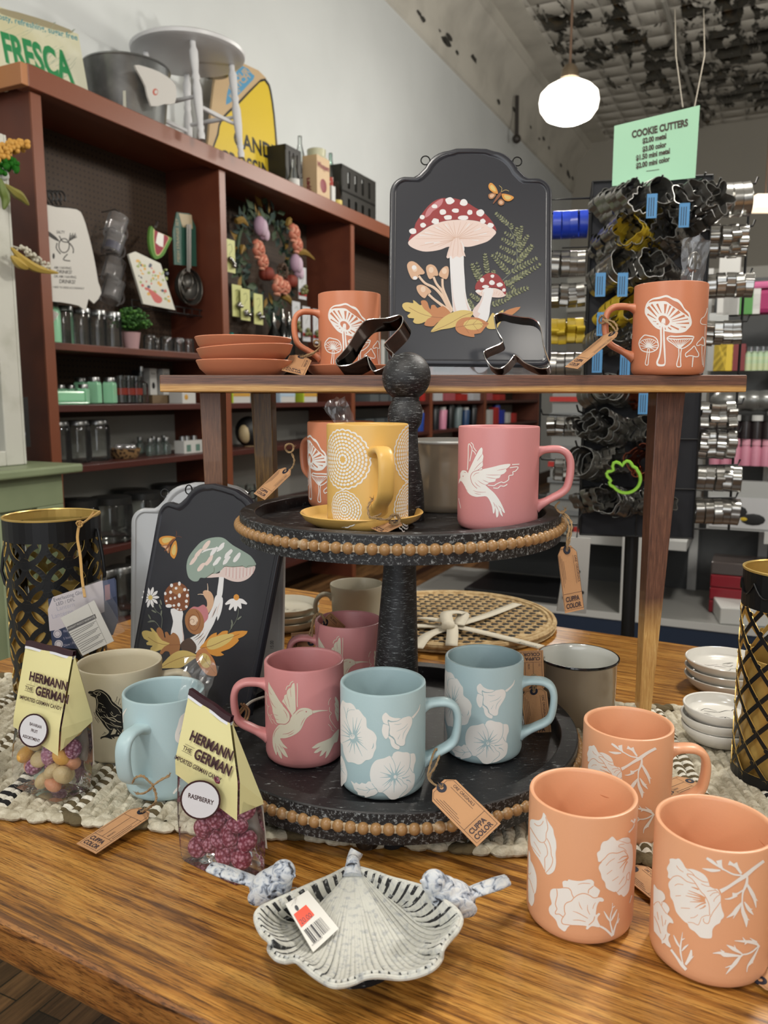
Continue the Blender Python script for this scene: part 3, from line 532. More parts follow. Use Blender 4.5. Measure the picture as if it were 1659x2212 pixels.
many(aK, [20, 12, 5], 0, '500,710 570,740 650,790', '600,830 660,850 715,880', '495,890 530,960 575,1020', '560,900 600,980 700,1010', '560,1150 640,1170 710,1190', '890,990 940,1060 950,1070', '1060,1090 1130,1100 1190,1110', '450,950 480,985 515,1010')
many(aK, [8, 18, 26], 0, '650,1080 740,1170 860,1240 1030,1310', '740,1070 800,1180 950,1190 1080,1290 1200,1330', '850,1020 920,1110 1000,1150 1060,1110', '860,1320 1000,1420 1220,1480', '1130,900 1150,960 1200,1040'); many(aK, [16, 8], 0, '700,1330 850,1400 1000,1460 1130,1490', '1080,1540 1210,1690')
many(aK, [14, 8], 1, '340,1000 370,1080 430,1160', '370,1160 430,1260 490,1350', '440,1190 520,1320', '1085,510 1040,650 995,690', '1165,570 1110,740 1140,750', '1070,690 1062,715', '1190,740 1165,790', '610,1720 660,1690 740,1660', '660,1640 720,1670')
# chrysanthemums, made of ringed petals
aY = Art(Cyl(MUG['yel'], MR)); aY.xf = lambda p: p
def mum(th, z, r):
    x0 = th * MR; n = max(16, int(r / .0013))
    rim = []; k = max(14, int(r * 900))
    for i in range(k * 4): a = 2 * pi * i / (k * 4); q = r * (1 + .045 * abs(sin(a * k / 2))); rim.append((x0 + q * cos(a), z + q * sin(a)))
    inn = [(x0 + (x - x0) * .945, z + (y - z) * .945) for x, y in rim]; m = len(rim)
    aY.items.append(([t for i in range(m) for t in ([rim[i], rim[(i + 1) % m], inn[(i + 1) % m]], [rim[i], inn[(i + 1) % m], inn[i]])], 1, 1))
    R = .90 * r; step = .118 * r if r > .02 else .15 * r; row = 0
    while R > step * .8:
        cnt = max(5, int(2 * pi * R / (step * 1.25)))
        for i in range(cnt):
            a = 2 * pi * (i + .5 * (row % 2)) / cnt; w = pi * R / cnt * .84; c, s_ = cos(a), sin(a); o = []
            for q, t in ((-.85, -.25), (-1, .25), (-.8, .75), (-.3, 1), (.3, 1), (.8, .75), (1, .25), (.85, -.25), (.3, -.62), (-.3, -.62)):
                rr = R - step * .42 + t * step * .44; o.append((x0 + rr * c - q * w * s_, z + rr * s_ + q * w * c))
            aY.items.append(([[o[0], o[j], o[j + 1]] for j in range(1, 9)], 1, 1))
        R -= step; row += 1
VY = -88.8
for th, z, r in ((-36, .0725, .0295), (-34, .0225, .0185), (77, .0765, .0285), (74, .021, .026), (-112, .060, .0275), (-100, .011, .013), (150, .05, .03)): mum(radians(VY + th), z, r)
# ================================================================ the display table
def oak(name, base, dark, light, dirv, scale=1.0, rough=.32, coat=.25):
    m, nt, b, N, L = nodes(name, base, rough)
    tc = N('ShaderNodeTexCoord'); mp = N('ShaderNodeMapping'); mp.inputs['Scale'].default_value = dirv
    L(tc.outputs['Object'], mp.inputs[0])
    n1 = N('ShaderNodeTexNoise', Scale=9 * scale, Detail=8, Roughness=.62, Distortion=.6); L(mp.outputs[0], n1.inputs['Vector'])
    n2 = N('ShaderNodeTexNoise', Scale=60 * scale, Detail=5, Roughness=.7); L(mp.outputs[0], n2.inputs['Vector'])
    n3 = N('ShaderNodeTexNoise', Scale=2.2 * scale, Detail=3); L(tc.outputs['Object'], n3.inputs['Vector'])
    c1 = ramp(nt, n1.outputs['Fac'], [(.36, dark), (.47, base), (.62, light)])
    c2 = ramp(nt, n2.outputs['Fac'], [(.40, '#5a4230'), (.50, '#ffffff'), (1, '#ffffff')])
    c3 = ramp(nt, n3.outputs['Fac'], [(.3, '#b9a48c'), (.62, '#ffffff')])
    m1 = N('ShaderNodeMix', data_type='RGBA', blend_type='MULTIPLY'); m1.inputs[0].default_value = .75; L(c1, m1.inputs[6]); L(c2, m1.inputs[7])
    m2 = N('ShaderNodeMix', data_type='RGBA', blend_type='MULTIPLY'); m2.inputs[0].default_value = .5; L(m1.outputs[2], m2.inputs[6]); L(c3, m2.inputs[7])
    L(m2.outputs[2], b.inputs['Base Color']); b.inputs['Coat Weight'].default_value = coat; b.inputs['Coat Roughness'].default_value = .18
    bp = N('ShaderNodeBump', Strength=.12, Distance=.001); L(n2.outputs['Fac'], bp.inputs['Height']); L(bp.outputs[0], b.inputs['Normal'])
    return m
M_OAK = oak('oak_table', '#a8722f', '#6b431b', '#c8954a', (.6, 17, 8))
M_OAKE = oak('oak_table_edge', '#8d5a28', '#4a2e14', '#a8743a', (1.4, 8, 16), rough=.3)
TA = radians(29.3)                                  # table heading
te = Vector((cos(TA), -sin(TA), 0)); tn = Vector((sin(TA), cos(TA), 0))
tb = thing('display_table', 'large honey oak display table carrying the mugs, trays and candy', 'table', te * .1 + tn * .886, -TA)
b = MB(); b.box(-1.25, 1.25, -.5225, .5225, TZ - .040, TZ, 0)
for f in range(len(b.F)):
    if f not in (1,): b.M[f] = 1
b.build('tabletop', [M_OAK, M_OAKE], tb, bevel=.007, seg=3)
b = MB(); b.box(-1.14, 1.14, -.42, -.40, TZ - .14, TZ - .041).box(-1.14, 1.14, .40, .42, TZ - .14, TZ - .041).box(-1.14, -1.12, -.4, .4, TZ - .14, TZ - .041).box(1.12, 1.14, -.4, .4, TZ - .14, TZ - .041); b.build('apron', M_OAKE, tb)
for sx in (-1, 1):
    for sy in (-1, 1): MB().lathe([(0, 0), (.028, 0), (.035, .1), (.03, .3), (.045, .55), (.045, TZ - .04), (0, TZ - .04)], 16).build('leg', M_OAKE, tb, loc=(sx * 1.1, sy * .38, 0))
# ---------------------------------------------------------------- woven rag runner
M_RC = mat('rag_cream', '#c9c3b0', .95, bump=(260, .9), mix=('#a9a18c', 90, .4, .62)); M_RB = mat('rag_brown', '#5d5138', .95, bump=(260, .8)); M_RW = mat('rag_white', '#dcd9cd', .95, bump=(260, .8)); M_RK = mat('rag_black', '#17171a', .95, bump=(260, .8))
RUG = .006
rg = MB(); cw, ch = .0115, .0070; NX, NY = 118, 52; sub = 4; x0r = -.80
def rugp(i, j):
    x = i * cw / sub; y = j * ch / 3; a = abs(sin(pi * i / sub)); bb = abs(sin(pi * (j / 3) + (pi / 2 if (i // sub) % 2 else 0)))
    h = .0022 + .0042 * (a ** .6) * (.55 + .45 * bb ** .7) + .0006 * sin(x * 91 + y * 57)
    return (x0r + x + .0012 * sin(y * 160 + i), y + .0015 * sin(x * 40), h)
nx = NX * sub + 1; ny = NY * 3 + 1
rg.V = [rugp(i, j) for j in range(ny) for i in range(nx)]
for j in range(ny - 1):
    for i in range(nx - 1):
        c = (i // sub); k = c % 7; r_ = j // 3; mi = 0
        if k in (5, 6): mi = 1 if (r_ + (k == 6)) % 2 else 2
        if (c // 7) % 5 == 3 and k in (5, 6) and mi == 1: mi = 3
        rg.F.append((j * nx + i, j * nx + i + 1, (j + 1) * nx + i + 1, (j + 1) * nx + i)); rg.M.append(mi); rg.S.append(True)
for e, yy in ((0, -.004), (1, NY * ch + .004)):
    for i in range(NX // 2):
        k = (2 * i) % 7; mi = 1 if k in (5, 6) else 0
        if mi == 1 and ((2 * i) // 7) % 5 == 3: mi = 3
        for q in range(3): rg.ball((x0r + (2 * i + 1 + (q - 1) * .75) * cw + RND.uniform(-.002, .002), yy + RND.uniform(-.0035, .0035), .0045), (.0085 + RND.uniform(0, .003), .0075, .0048), mi, 9, 6, )
ru = rg.build('table_runner', [M_RC, M_RB, M_RW, M_RK], None, loc=(.083, .693, TZ + .0002), rz=radians(-7.5)); tag(ru, 'braided cream and brown rag table runner under the black tiered tray', 'table runner')

# ================================================================ mugs
def glaze(n, c, r=.38): return mat(n, c, r, spec=.45, bump=(420, .05))
G_COR = glaze('glaze_coral', '#dba17b'); G_PNK = glaze('glaze_pink', '#c78586'); G_BLU = glaze('glaze_blue', '#aac2c7'); G_YEL = glaze('glaze_mustard', '#d9ae5f'); G_ORG = glaze('glaze_terracotta', '#c67d5b')
M_WHT = mat('print_white', '#e9e7e3', .55); M_CRM = mat('print_cream', '#d8d2bf', .55); M_BLK = mat('print_black', '#0b0b0b', .5)
def handle_mb(path, wid, thk, n=5):
    """path of (radius, z); wide ribbon-like ceramic handle with flared ends"""
    c = catmull([(p[0], 0, p[1]) for p in path], n); k = len(c); secs = []
    for i in range(k):
        t = i / (k - 1); e = max(0, 1 - min(t, 1 - t) * 9); w = wid * (1 + .35 * e) / 2; h = thk * (1 + .95 * e * e) / 2
        secs.append([(w * (abs(cos(a)) ** .75) * (1 if cos(a) > 0 else -1), h * (abs(sin(a)) ** .8) * (1 if sin(a) > 0 else -1)) for a in [2 * pi * q / 14 for q in range(14)]])
    return c, secs
def sweep_y(mb, c, secs, mi=0):
    """sweep in the x-z plane with the section width along y"""
    n = len(c); m = len(secs[0]); vs = []; fs = []
    for i in range(n):
        a = c[max(i - 1, 0)]; b_ = c[min(i + 1, n - 1)]; t = (b_ - a).normalized(); nn = Vector((-t.z, 0, t.x))
        vs += [c[i] + Vector((0, 1, 0)) * w + nn * h for w, h in secs[i]]
    for i in range(n - 1):
        for k in range(m): fs.append((i * m + k, (i + 1) * m + k, (i + 1) * m + (k + 1) % m, i * m + (k + 1) % m))
    fs.append(list(range(m))); fs.append([(n - 1) * m + k for k in range(m)][::-1]); mb.add(vs, fs, mi, True)
H_MUG = [(.040, .0805), (.047, .0822), (.056, .0832), (.0645, .0825), (.0715, .078), (.0748, .070), (.0752, .060), (.0740, .050), (.0715, .042), (.066, .0365), (.058, .032), (.050, .0275), (.040, .0225)]
BODY = [(0, .004), (.034, .004), (.0352, 0), (.0385, .0008), (.0412, .0035), (.0424, .0075), (MR, .012), (MR, MH - .002), (MR - .0004, MH - .0006), (MR - .0018, MH), (MR - .0033, MH - .0007), (MR - .0040, MH - .003), (MR - .0042, .016), (MR - .009, .009), (0, .008)]
def mug(key, label, glz, hdeg, art=None, dx=0.0, pr=None, arts=(), group=None):
    t = thing('mug', label, 'mug', MUG[key], 0, group)
    b = MB(); b.lathe(BODY, 96)
    for a, d in ([(art, dx)] if art else []) + list(arts): a.emit(b, dx=radians(d) * MR, surf=Cyl((0, 0, 0), MR))
    b.build('body', [glz, pr or M_WHT], t, sharp=50)
    h = MB(); c, s_ = handle_mb(H_MUG, .0165, .0078); sweep_y(h, c, s_); h.build('handle', glz, t, rz=radians(hdeg), sharp=60)
    return t
mug('coralL', 'coral mug with white poppies at the front, left of the two nearest', G_COR, 48, aCL)
mug('coralR', 'coral mug with white poppies in the bottom right corner', G_COR, 5, aCR)
mug('coralB', 'coral mug with white poppies standing behind the two nearest coral mugs', G_COR, -6, aCR, -8)
mug('blueF', 'blue mug with white flowers at the front edge of the lower black tray', G_BLU, 4, aB)
mug('blueR', 'blue mug with white flowers on the right of the lower black tray', G_BLU, -12, aB, -16)
mug('blueL', 'blue mug standing on the runner between the candy bags, handle to the front', G_BLU, -107, aBL)
mug('pinkL', 'pink hummingbird mug at the front left of the lower black tray', G_PNK, -174, aP, pr=M_CRM)
mug('pinkB', 'pink hummingbird mug at the back of the lower black tray beside the post', G_PNK, -177, aP, -3.4, pr=M_CRM)
mug('pinkM', 'pink hummingbird mug on the upper tier of the black tray', G_PNK, -6, aPM)
mug('yel', 'mustard yellow mug with white chrysanthemums on the upper tier', G_YEL, -75, aY)
mug('orM', 'terracotta mushroom mug on the upper tier behind the yellow mug', G_ORG, 133, aM, -35)
mug('orR', 'terracotta mushroom mug at the right end of the wooden riser', G_ORG, 170, aM)
mug('orL', 'terracotta mushroom mug standing in a saucer on the wooden riser', G_ORG, 190, aM, 21.8)
# crow mug
t = thing('mug', 'cream mug with a black crow print on the runner', 'mug', MUG['crow'])
G_CRE = glaze('glaze_cream', '#c4bba3'); b = MB(); kr = lambda z: .0414 + .0073 * z / .1086
b.lathe([(0, .003), (.036, .003), (.038, 0), (.0405, .001), (kr(.004), .004), (kr(.03), .03), (kr(.106), .106), (.0480, .1082), (.0463, .1086), (.0448, .1075), (.0440, .10), (.0375, .015), (.03, .008), (0, .007)], 96)
aK.emit(b, surf=Cyl((0, 0, 0), .0414, .0487, .1086)); b.build('body', [G_CRE, M_BLK], t, sharp=50)
h = MB(); c, s_ = handle_mb([(p[0] + .004, p[1] + .004) for p in H_MUG], .015, .008); sweep_y(h, c, s_); h.build('handle', G_CRE, t, rz=radians(18), sharp=60)
# enamel camp mugs
M_TAU = mat('enamel_taupe', '#8b7d6a', .16, coat=.4); M_ENW = mat('enamel_white', '#d5d6cf', .14, coat=.4); M_ENK = mat('enamel_black_rim', '#0d0f14', .15, coat=.4)
def camp(label, loc, rimmat, hd, s=1.0):
    t = thing('camp_mug', label, 'mug', loc); t.scale = (s, s, s)
    b = MB().lathe([(0, 0), (.044, 0), (.0475, .003), (.0488, .010), (.0495, .060), (.0498, .0800), (.0512, .0825)], 80)
    b.build('body', M_TAU, t); MB().lathe([(.0512, .0822), (.0528, .0838), (.0524, .0858), (.0508, .0858)], 80).build('rim', rimmat, t)
    MB().lathe([(.0512, .0856), (.0492, .0835), (.0482, .075), (.0478, .012), (.042, .005), (0, .004)], 80).build('lining', M_ENW, t)
    h = MB(); c, s_ = handle_mb([(.048, .070), (.058, .072), (.072, .070), (.079, .060), (.078, .045), (.070, .032), (.058, .024), (.048, .020)], .014, .006); sweep_y(h, c, s_); h.build('handle', M_TAU, t, rz=radians(hd))
camp('taupe enamel camp mug with a black rim on the table right of the black tray', (.254, 1.004, TZ), M_ENK, 150)
camp('taupe enamel camp mug with a white rim on the upper tier behind the post', (.078, .985, CZ - .137), M_ENW, 60)
# grey mug at the back
G_GRY = glaze('glaze_grey', '#a29c8b'); t = thing('mug', 'plain grey ceramic mug on the table behind the tray post', 'mug', (-.049, 1.391, TZ))
MB().lathe([(0, .003), (.030, .003), (.033, 0), (.038, .006), (.0425, .02), (.0445, .045), (.0460, .075), (.0478, .088), (.0470, .0905), (.0455, .089), (.0425, .06), (.036, .012), (0, .008)], 80).build('body', G_GRY, t, sharp=60)
h = MB(); c, s_ = handle_mb([(.043, .066), (.052, .071), (.063, .070), (.072, .060), (.074, .046), (.070, .032), (.060, .022), (.050, .018), (.040, .018)], .014, .0085); sweep_y(h, c, s_); h.build('handle', G_GRY, t, rz=radians(184))

# ================================================================ saucers and little plates
def saucer(label, loc, g, R=.061, hh=.026, tilt=0, group=None, name='saucer', cat='saucer', ink=None):
    b = MB().lathe([(0, .0), (R * .66, 0), (R * .78, .002), (R * .93, hh * .5), (R, hh - .001), (R - .0008, hh), (R - .003, hh - .0006), (R * .90, hh * .5), (R * .72, .0065), (0, .006)], 72)
    if ink: ink(b)
    o = b.build(name, [g, M_BLK], None, loc=loc, rot=(0, radians(tilt), 0), sharp=60); return tag(o, label, cat, group)
sx = aty(532, 808, 1.07).x; zt = CZ + .026
saucer('terracotta saucer at the bottom of the stack on the riser', (sx, 1.06, zt), G_ORG, .0625, .0215)
saucer('tilted terracotta saucer in the middle of the stack on the riser', (sx + .002, 1.06, zt + .0175), G_ORG, .0625, .0215, -3.2)
saucer('terracotta saucer on top of the stack on the riser', (sx - .001, 1.06, zt + .0290), G_ORG, .0625, .0215, 0.5)
saucer('terracotta saucer under the left mushroom mug on the riser', (-.045, 1.115, zt), G_ORG, .0625, .0170)
saucer('mustard saucer under the yellow chrysanthemum mug', (-.024, .852, CZ - .137), G_YEL, .0665, .0155)
M_CHN = mat('white_china', '#d6d4cd', .22, coat=.3); M_CHN2 = mat('cream_china', '#cdc8b8', .25, coat=.3)
def scrib(seed, rr=.028):
    def f(b):
        r = random.Random(seed); a = Art(Plane((0, 0, .0065), (1, 0, 0), (0, 1, 0))); a.xf = lambda p: p
        for k in range(9):
            x, y = r.uniform(-rr, rr * .7), r.uniform(-rr * .5, rr * .6); a.line([(x, y), (x + r.uniform(.003, .012), y + r.uniform(-.006, .006)), (x + r.uniform(.006, .02), y + r.uniform(-.006, .006))], [.0006, .0009, .0004], 1)
        a.emit(b)
    return f
def stack(n, x, y, z0, R, step, labs, g, sd, hh=.020, off=0):
    for k in range(n): saucer(labs[k], (x + off * (k % 2), y + off * k * .5, z0 + k * step), g, R, hh, name='small_plate', cat='plate', ink=scrib(sd) if k == n - 1 else None)
stack(3, .498, 1.113, TZ, .0575, .0125, ['white plate at the bottom of the far right stack', 'white plate in the middle of the far right stack', 'white plate with black line drawing topping the far right stack'], M_CHN, 3)
stack(3, .408, .922, TZ + .007, .0440, .0125, ['white plate at the bottom of the stack beside the right lantern', 'white plate in the middle of the stack beside the right lantern', 'white plate with black drawing topping the stack beside the right lantern'], M_CHN, 5, off=-.002)
stack(3, -.184, 1.427, TZ, .0644, .0125, ['cream plate at the bottom of the stack left of the grey mug', 'cream plate in the middle of the stack left of the grey mug', 'cream plate with black drawing topping the stack left of the grey mug'], M_CHN2, 8)

# ================================================================ black two-tier tray
def distressed(name, amt=.62, sc=(9, 9, 60)):
    m, nt, b, N, L = nodes(name, '#141416', .42)
    tc = N('ShaderNodeTexCoord'); mp = N('ShaderNodeMapping'); mp.inputs['Scale'].default_value = sc; L(tc.outputs['Object'], mp.inputs[0])
    n = N('ShaderNodeTexNoise', Scale=14, Detail=9, Roughness=.78); L(mp.outputs[0], n.inputs['Vector'])
    c = ramp(nt, n.outputs['Fac'], [(0, '#0f0f11'), (amt - .02, '#17171a'), (amt + .05, '#8f9496')]); L(c, b.inputs['Base Color'])
    bp = N('ShaderNodeBump', Strength=.35, Distance=.001); L(n.outputs['Fac'], bp.inputs['Height']); L(bp.outputs[0], b.inputs['Normal']); return m
M_BT = distressed('black_distressed_turned', .575); M_BF = distressed('black_distressed_flat', .605, (5, 14, 5)); M_BS = distressed('black_speckled_edge', .555, (22, 22, 22))
M_BEAD = mat('tan_wood_bead', '#98744a', .35, mix=('#b9a68a', 60, .62, .78), bump=(90, .2)); M_BEADW = mat('bead_whitewash', '#b9a68a', .6)
tr = thing('tiered_tray', 'two tier black distressed wooden tray with tan beaded edges', 'tray', (.01, .88, TZ + RUG))
def L0(x, y, z): return Vector((x - .01, y - .88, z - TZ - RUG))
def tier(nm, cx, cy, zr, R, rw, floor, bot, gap=None):
    o = L0(cx, cy, 0); z = lambda q: q - TZ - RUG; b = MB()
    fl = [(0, z(bot + .003)), (R - .004, z(bot + .003)), (R - .004, z(floor)), (0, z(floor))]
    b.lathe(fl, 96, 0, T(o.x, o.y, 0), sm=False); b.build(nm + '_floor', M_BF, tr)
    a0, a1 = gap if gap else (0, 2 * pi); n = 120; pts = [Vector((o.x + R * cos(a0 + (a1 - a0) * i / n), o.y + R * sin(a0 + (a1 - a0) * i / n), 0)) for i in range(n + (0 if not gap else 1))]
    vs = []; fs = []
    for i, p in enumerate(pts):
        d = Vector((p.x - o.x, p.y - o.y, 0)).normalized(); q = p - d * rw
        vs += [(p.x, p.y, z(bot)), (p.x, p.y, z(zr) - .0012), (p.x - d.x * .0012, p.y - d.y * .0012, z(zr)), (q.x + d.x * .001, q.y + d.y * .001, z(zr)), (q.x, q.y, z(zr) - .001), (q.x, q.y, z(bot))]
    m = len(pts)
    for i in range(m if not gap else m - 1):
        j = (i + 1) % m
        for k in range(6): fs.append((i * 6 + k, j * 6 + k, j * 6 + (k + 1) % 6, i * 6 + (k + 1) % 6))
    b = MB(); b.add(vs, fs, 0)
    if gap: b.add([], []); b.F += [[0, 1, 2, 3, 4, 5], [(m - 1) * 6 + k for k in range(6)][::-1]]; b.M += [0, 0]; b.S += [False, False]
    for f in range(len(b.F)):
        if len(b.F[f]) == 4 and f % 6 == 0: b.M[f] = 1
    b.build(nm + '_rim', [M_BF, M_BS], tr)
    b = MB(); nb = int(2 * pi * R / .0114); zb = z((zr + bot) / 2 + .0005)
    proto = MB().ball((0, 0, 0), (.0059, .0058, .0058), 0, 12, 8)
    for i in range(nb): a = 2 * pi * i / nb; b.add(proto.V, proto.F, 0, True, T(o.x + (R + .0006) * cos(a), o.y + (R + .0006) * sin(a), zb) @ rotz(a))
    b.lathe([(R - .001, zb - .0035), (R + .0025, zb - .003), (R + .0025, zb + .003), (R - .001, zb + .0035)], 96, 1, T(o.x, o.y, 0))
    b.build(nm + '_bead_trim', [M_BEAD, M_BEADW], tr)
tier('upper_tier', .018, .896, CZ - .1245, .1795, .017, CZ - .1372, CZ - .1530)
tier('lower_tier', .010, .876, CZ - .369, .2085, .019, TZ + .0348, CZ - .400, (radians(212), radians(556)))
c0 = L0(.0135, .885, 0); up1 = [(0, CZ - .383, .029), (.1, CZ - .365, .0275), (.5, CZ - .25, .0215), (1, CZ - .153, .0172)]
b = MB()
def lathe_lean(pr, seg=56):
    """turned post that leans slightly with the tray"""
    vs = []; fs = []
    for r, z in pr:
        k = (z - (TZ + .035)) / .42; cx = .0115 + .014 * k; cy = .876 + .026 * k; o = L0(cx, cy, z); vs += [(o.x + r * cos(2 * pi * i / seg), o.y + r * sin(2 * pi * i / seg), o.z) for i in range(seg)]
    for j in range(len(pr) - 1):
        for i in range(seg): fs.append((j * seg + i, j * seg + (i + 1) % seg, (j + 1) * seg + (i + 1) % seg, (j + 1) * seg + i))
    fs.append([(len(pr) - 1) * seg + i for i in range(seg)]); return MB().add(vs, fs, 0, True)
lathe_lean([(.032, CZ - .385), (.0315, CZ - .380), (.0285, CZ - .372), (.0262, CZ - .33), (.0225, CZ - .26), (.019, CZ - .2), (.0170, CZ - .153)]).build('lower_post', M_BT, tr)
lathe_lean([(.026, CZ - .137), (.0255, CZ - .128), (.0245, CZ - .11), (.0225, CZ - .095), (.0185, CZ - .075), (.0160, CZ - .055), (.0148, CZ - .040), (.0150, CZ - .035), (.0185, CZ - .029), (.0197, CZ - .021), (.0190, CZ - .012), (.0165, CZ - .0065), (.0160, CZ - .004)]).build('upper_post', M_BT, tr)
pf = [(.0150, CZ - .0045)] + [(.0272 * sin(a), CZ + .0225 - .0272 * cos(a)) for a in [radians(34 + 146 * i / 16) for i in range(16)]] + [(.001, CZ + .0497)]
lathe_lean(pf).build('ball_finial', M_BT, tr)
for a in (262, 22, 142): o = L0(.010 + .185 * cos(radians(a)), .876 + .185 * sin(radians(a)), TZ + RUG); MB().lathe([(0, 0), (.0105, 0), (.0125, .008), (.0125, .0145), (0, .0145)], 20).build('foot', M_BF, tr, loc=o)

# ================================================================ wooden riser
def walnut(name, lo, hi, zlo, zhi, zdist, dirv, rough=.45):
    """dark heartwood turning into pale sapwood across a wandering line in the plank"""
    m, nt, b, N, L = nodes(name, '#6b4636', rough)
    tc = N('ShaderNodeTexCoord'); mp = N('ShaderNodeMapping'); mp.inputs['Scale'].default_value = dirv; L(tc.outputs['Object'], mp.inputs[0])
    n = N('ShaderNodeTexNoise', Scale=22, Detail=8, Roughness=.65, Distortion=.4); L(mp.outputs[0], n.inputs['Vector'])
    ca = ramp(nt, n.outputs['Fac'], [(.3, lo[0]), (.55, lo[1]), (.75, lo[2])]); cb = ramp(nt, n.outputs['Fac'], [(.3, hi[0]), (.55, hi[1]), (.75, hi[2])])
    sx_ = N('ShaderNodeSeparateXYZ'); L(tc.outputs['Object'], sx_.inputs[0]); w = N('ShaderNodeTexNoise', Scale=3.2, Detail=2); L(tc.outputs['Object'], w.inputs['Vector'])
    a1 = N('ShaderNodeMath', operation='MULTIPLY_ADD'); L(w.outputs['Fac'], a1.inputs[0]); a1.inputs[1].default_value = zdist; L(sx_.outputs['Z'], a1.inputs[2])
    mr = N('ShaderNodeMapRange'); L(a1.outputs[0], mr.inputs[0]); mr.inputs[1].default_value = zlo + zdist / 2; mr.inputs[2].default_value = zhi + zdist / 2
    mx = N('ShaderNodeMix', data_type='RGBA'); L(mr.outputs[0], mx.inputs[0]); L(cb, mx.inputs[6]); L(ca, mx.inputs[7]); L(mx.outputs[2], b.inputs['Base Color'])
    bp = N('ShaderNodeBump', Strength=.25, Distance=.001); L(n.outputs['Fac'], bp.inputs['Height']); L(bp.outputs[0], b.inputs['Normal']); b.inputs['Coat Weight'].default_value = .12; return m
HW = ('#432a21', '#664232', '#825a45'); SW = ('#a6743a', '#c69a5a', '#d8b478')
M_W1 = walnut('walnut_board', HW, SW, -.0145, -.0105, .013, (1.2, 12, 30)); M_W2 = walnut('walnut_leg_right', HW, SW, -.315, -.265, .05, (26, 26, 1.6)); M_W3 = walnut('walnut_leg', ('#5d3d2c', '#7d553b', '#8f6648'), SW, -.9, -.8, .02, (26, 26, 1.6)); M_W4 = walnut('walnut_leg_pale', ('#3c2a1a', '#7a5a28', '#a37f3f'), SW, -.9, -.8, .02, (20, 9, 1.2))
RT = CZ + .026
rs = thing('wooden_riser', 'walnut plank riser on tapered legs standing across the display table', 'riser', (.082, 1.10, TZ))
MB().box(-.348, .348, -.145, .15, RT - .020 - RT, 0).build('board', M_W1, rs, loc=(0, 0, RT - TZ), bevel=.0016)
def leg(nm, m, x0, x1, xb0, xb1, y, dy, yb=None):
    b = MB(); zt_ = RT - .020 - TZ; yb = yb if yb is not None else y
    v = [(xb0, yb, -zt_), (xb1, yb, -zt_), (xb1, yb + dy * .6, -zt_), (xb0, yb + dy * .6, -zt_), (x0, y, 0), (x1, y, 0), (x1, y + dy, 0), (x0, y + dy, 0)]
    b.add(v, [(3, 2, 1, 0), (4, 5, 6, 7), (0, 1, 5, 4), (1, 2, 6, 5), (2, 3, 7, 6), (3, 0, 4, 7)]); b.build(nm, m, rs, loc=(0, 0, zt_), bevel=.001)
def xw(px, y): return aty(px, 848, y).x - .082
leg('leg', M_W3, xw(430.5, 1.03), xw(477, 1.03), xw(448, 1.03), xw(474, 1.03), -.07, .034)
leg('leg', M_W4, xw(541, 1.16), xw(586, 1.16), xw(566, 1.16), xw(592, 1.16), .06, .05)
leg('leg', M_W2, xw(1419, 1.01), xw(1481, 1.01), xw(1414, 1.01), xw(1441, 1.01), -.09, .034)

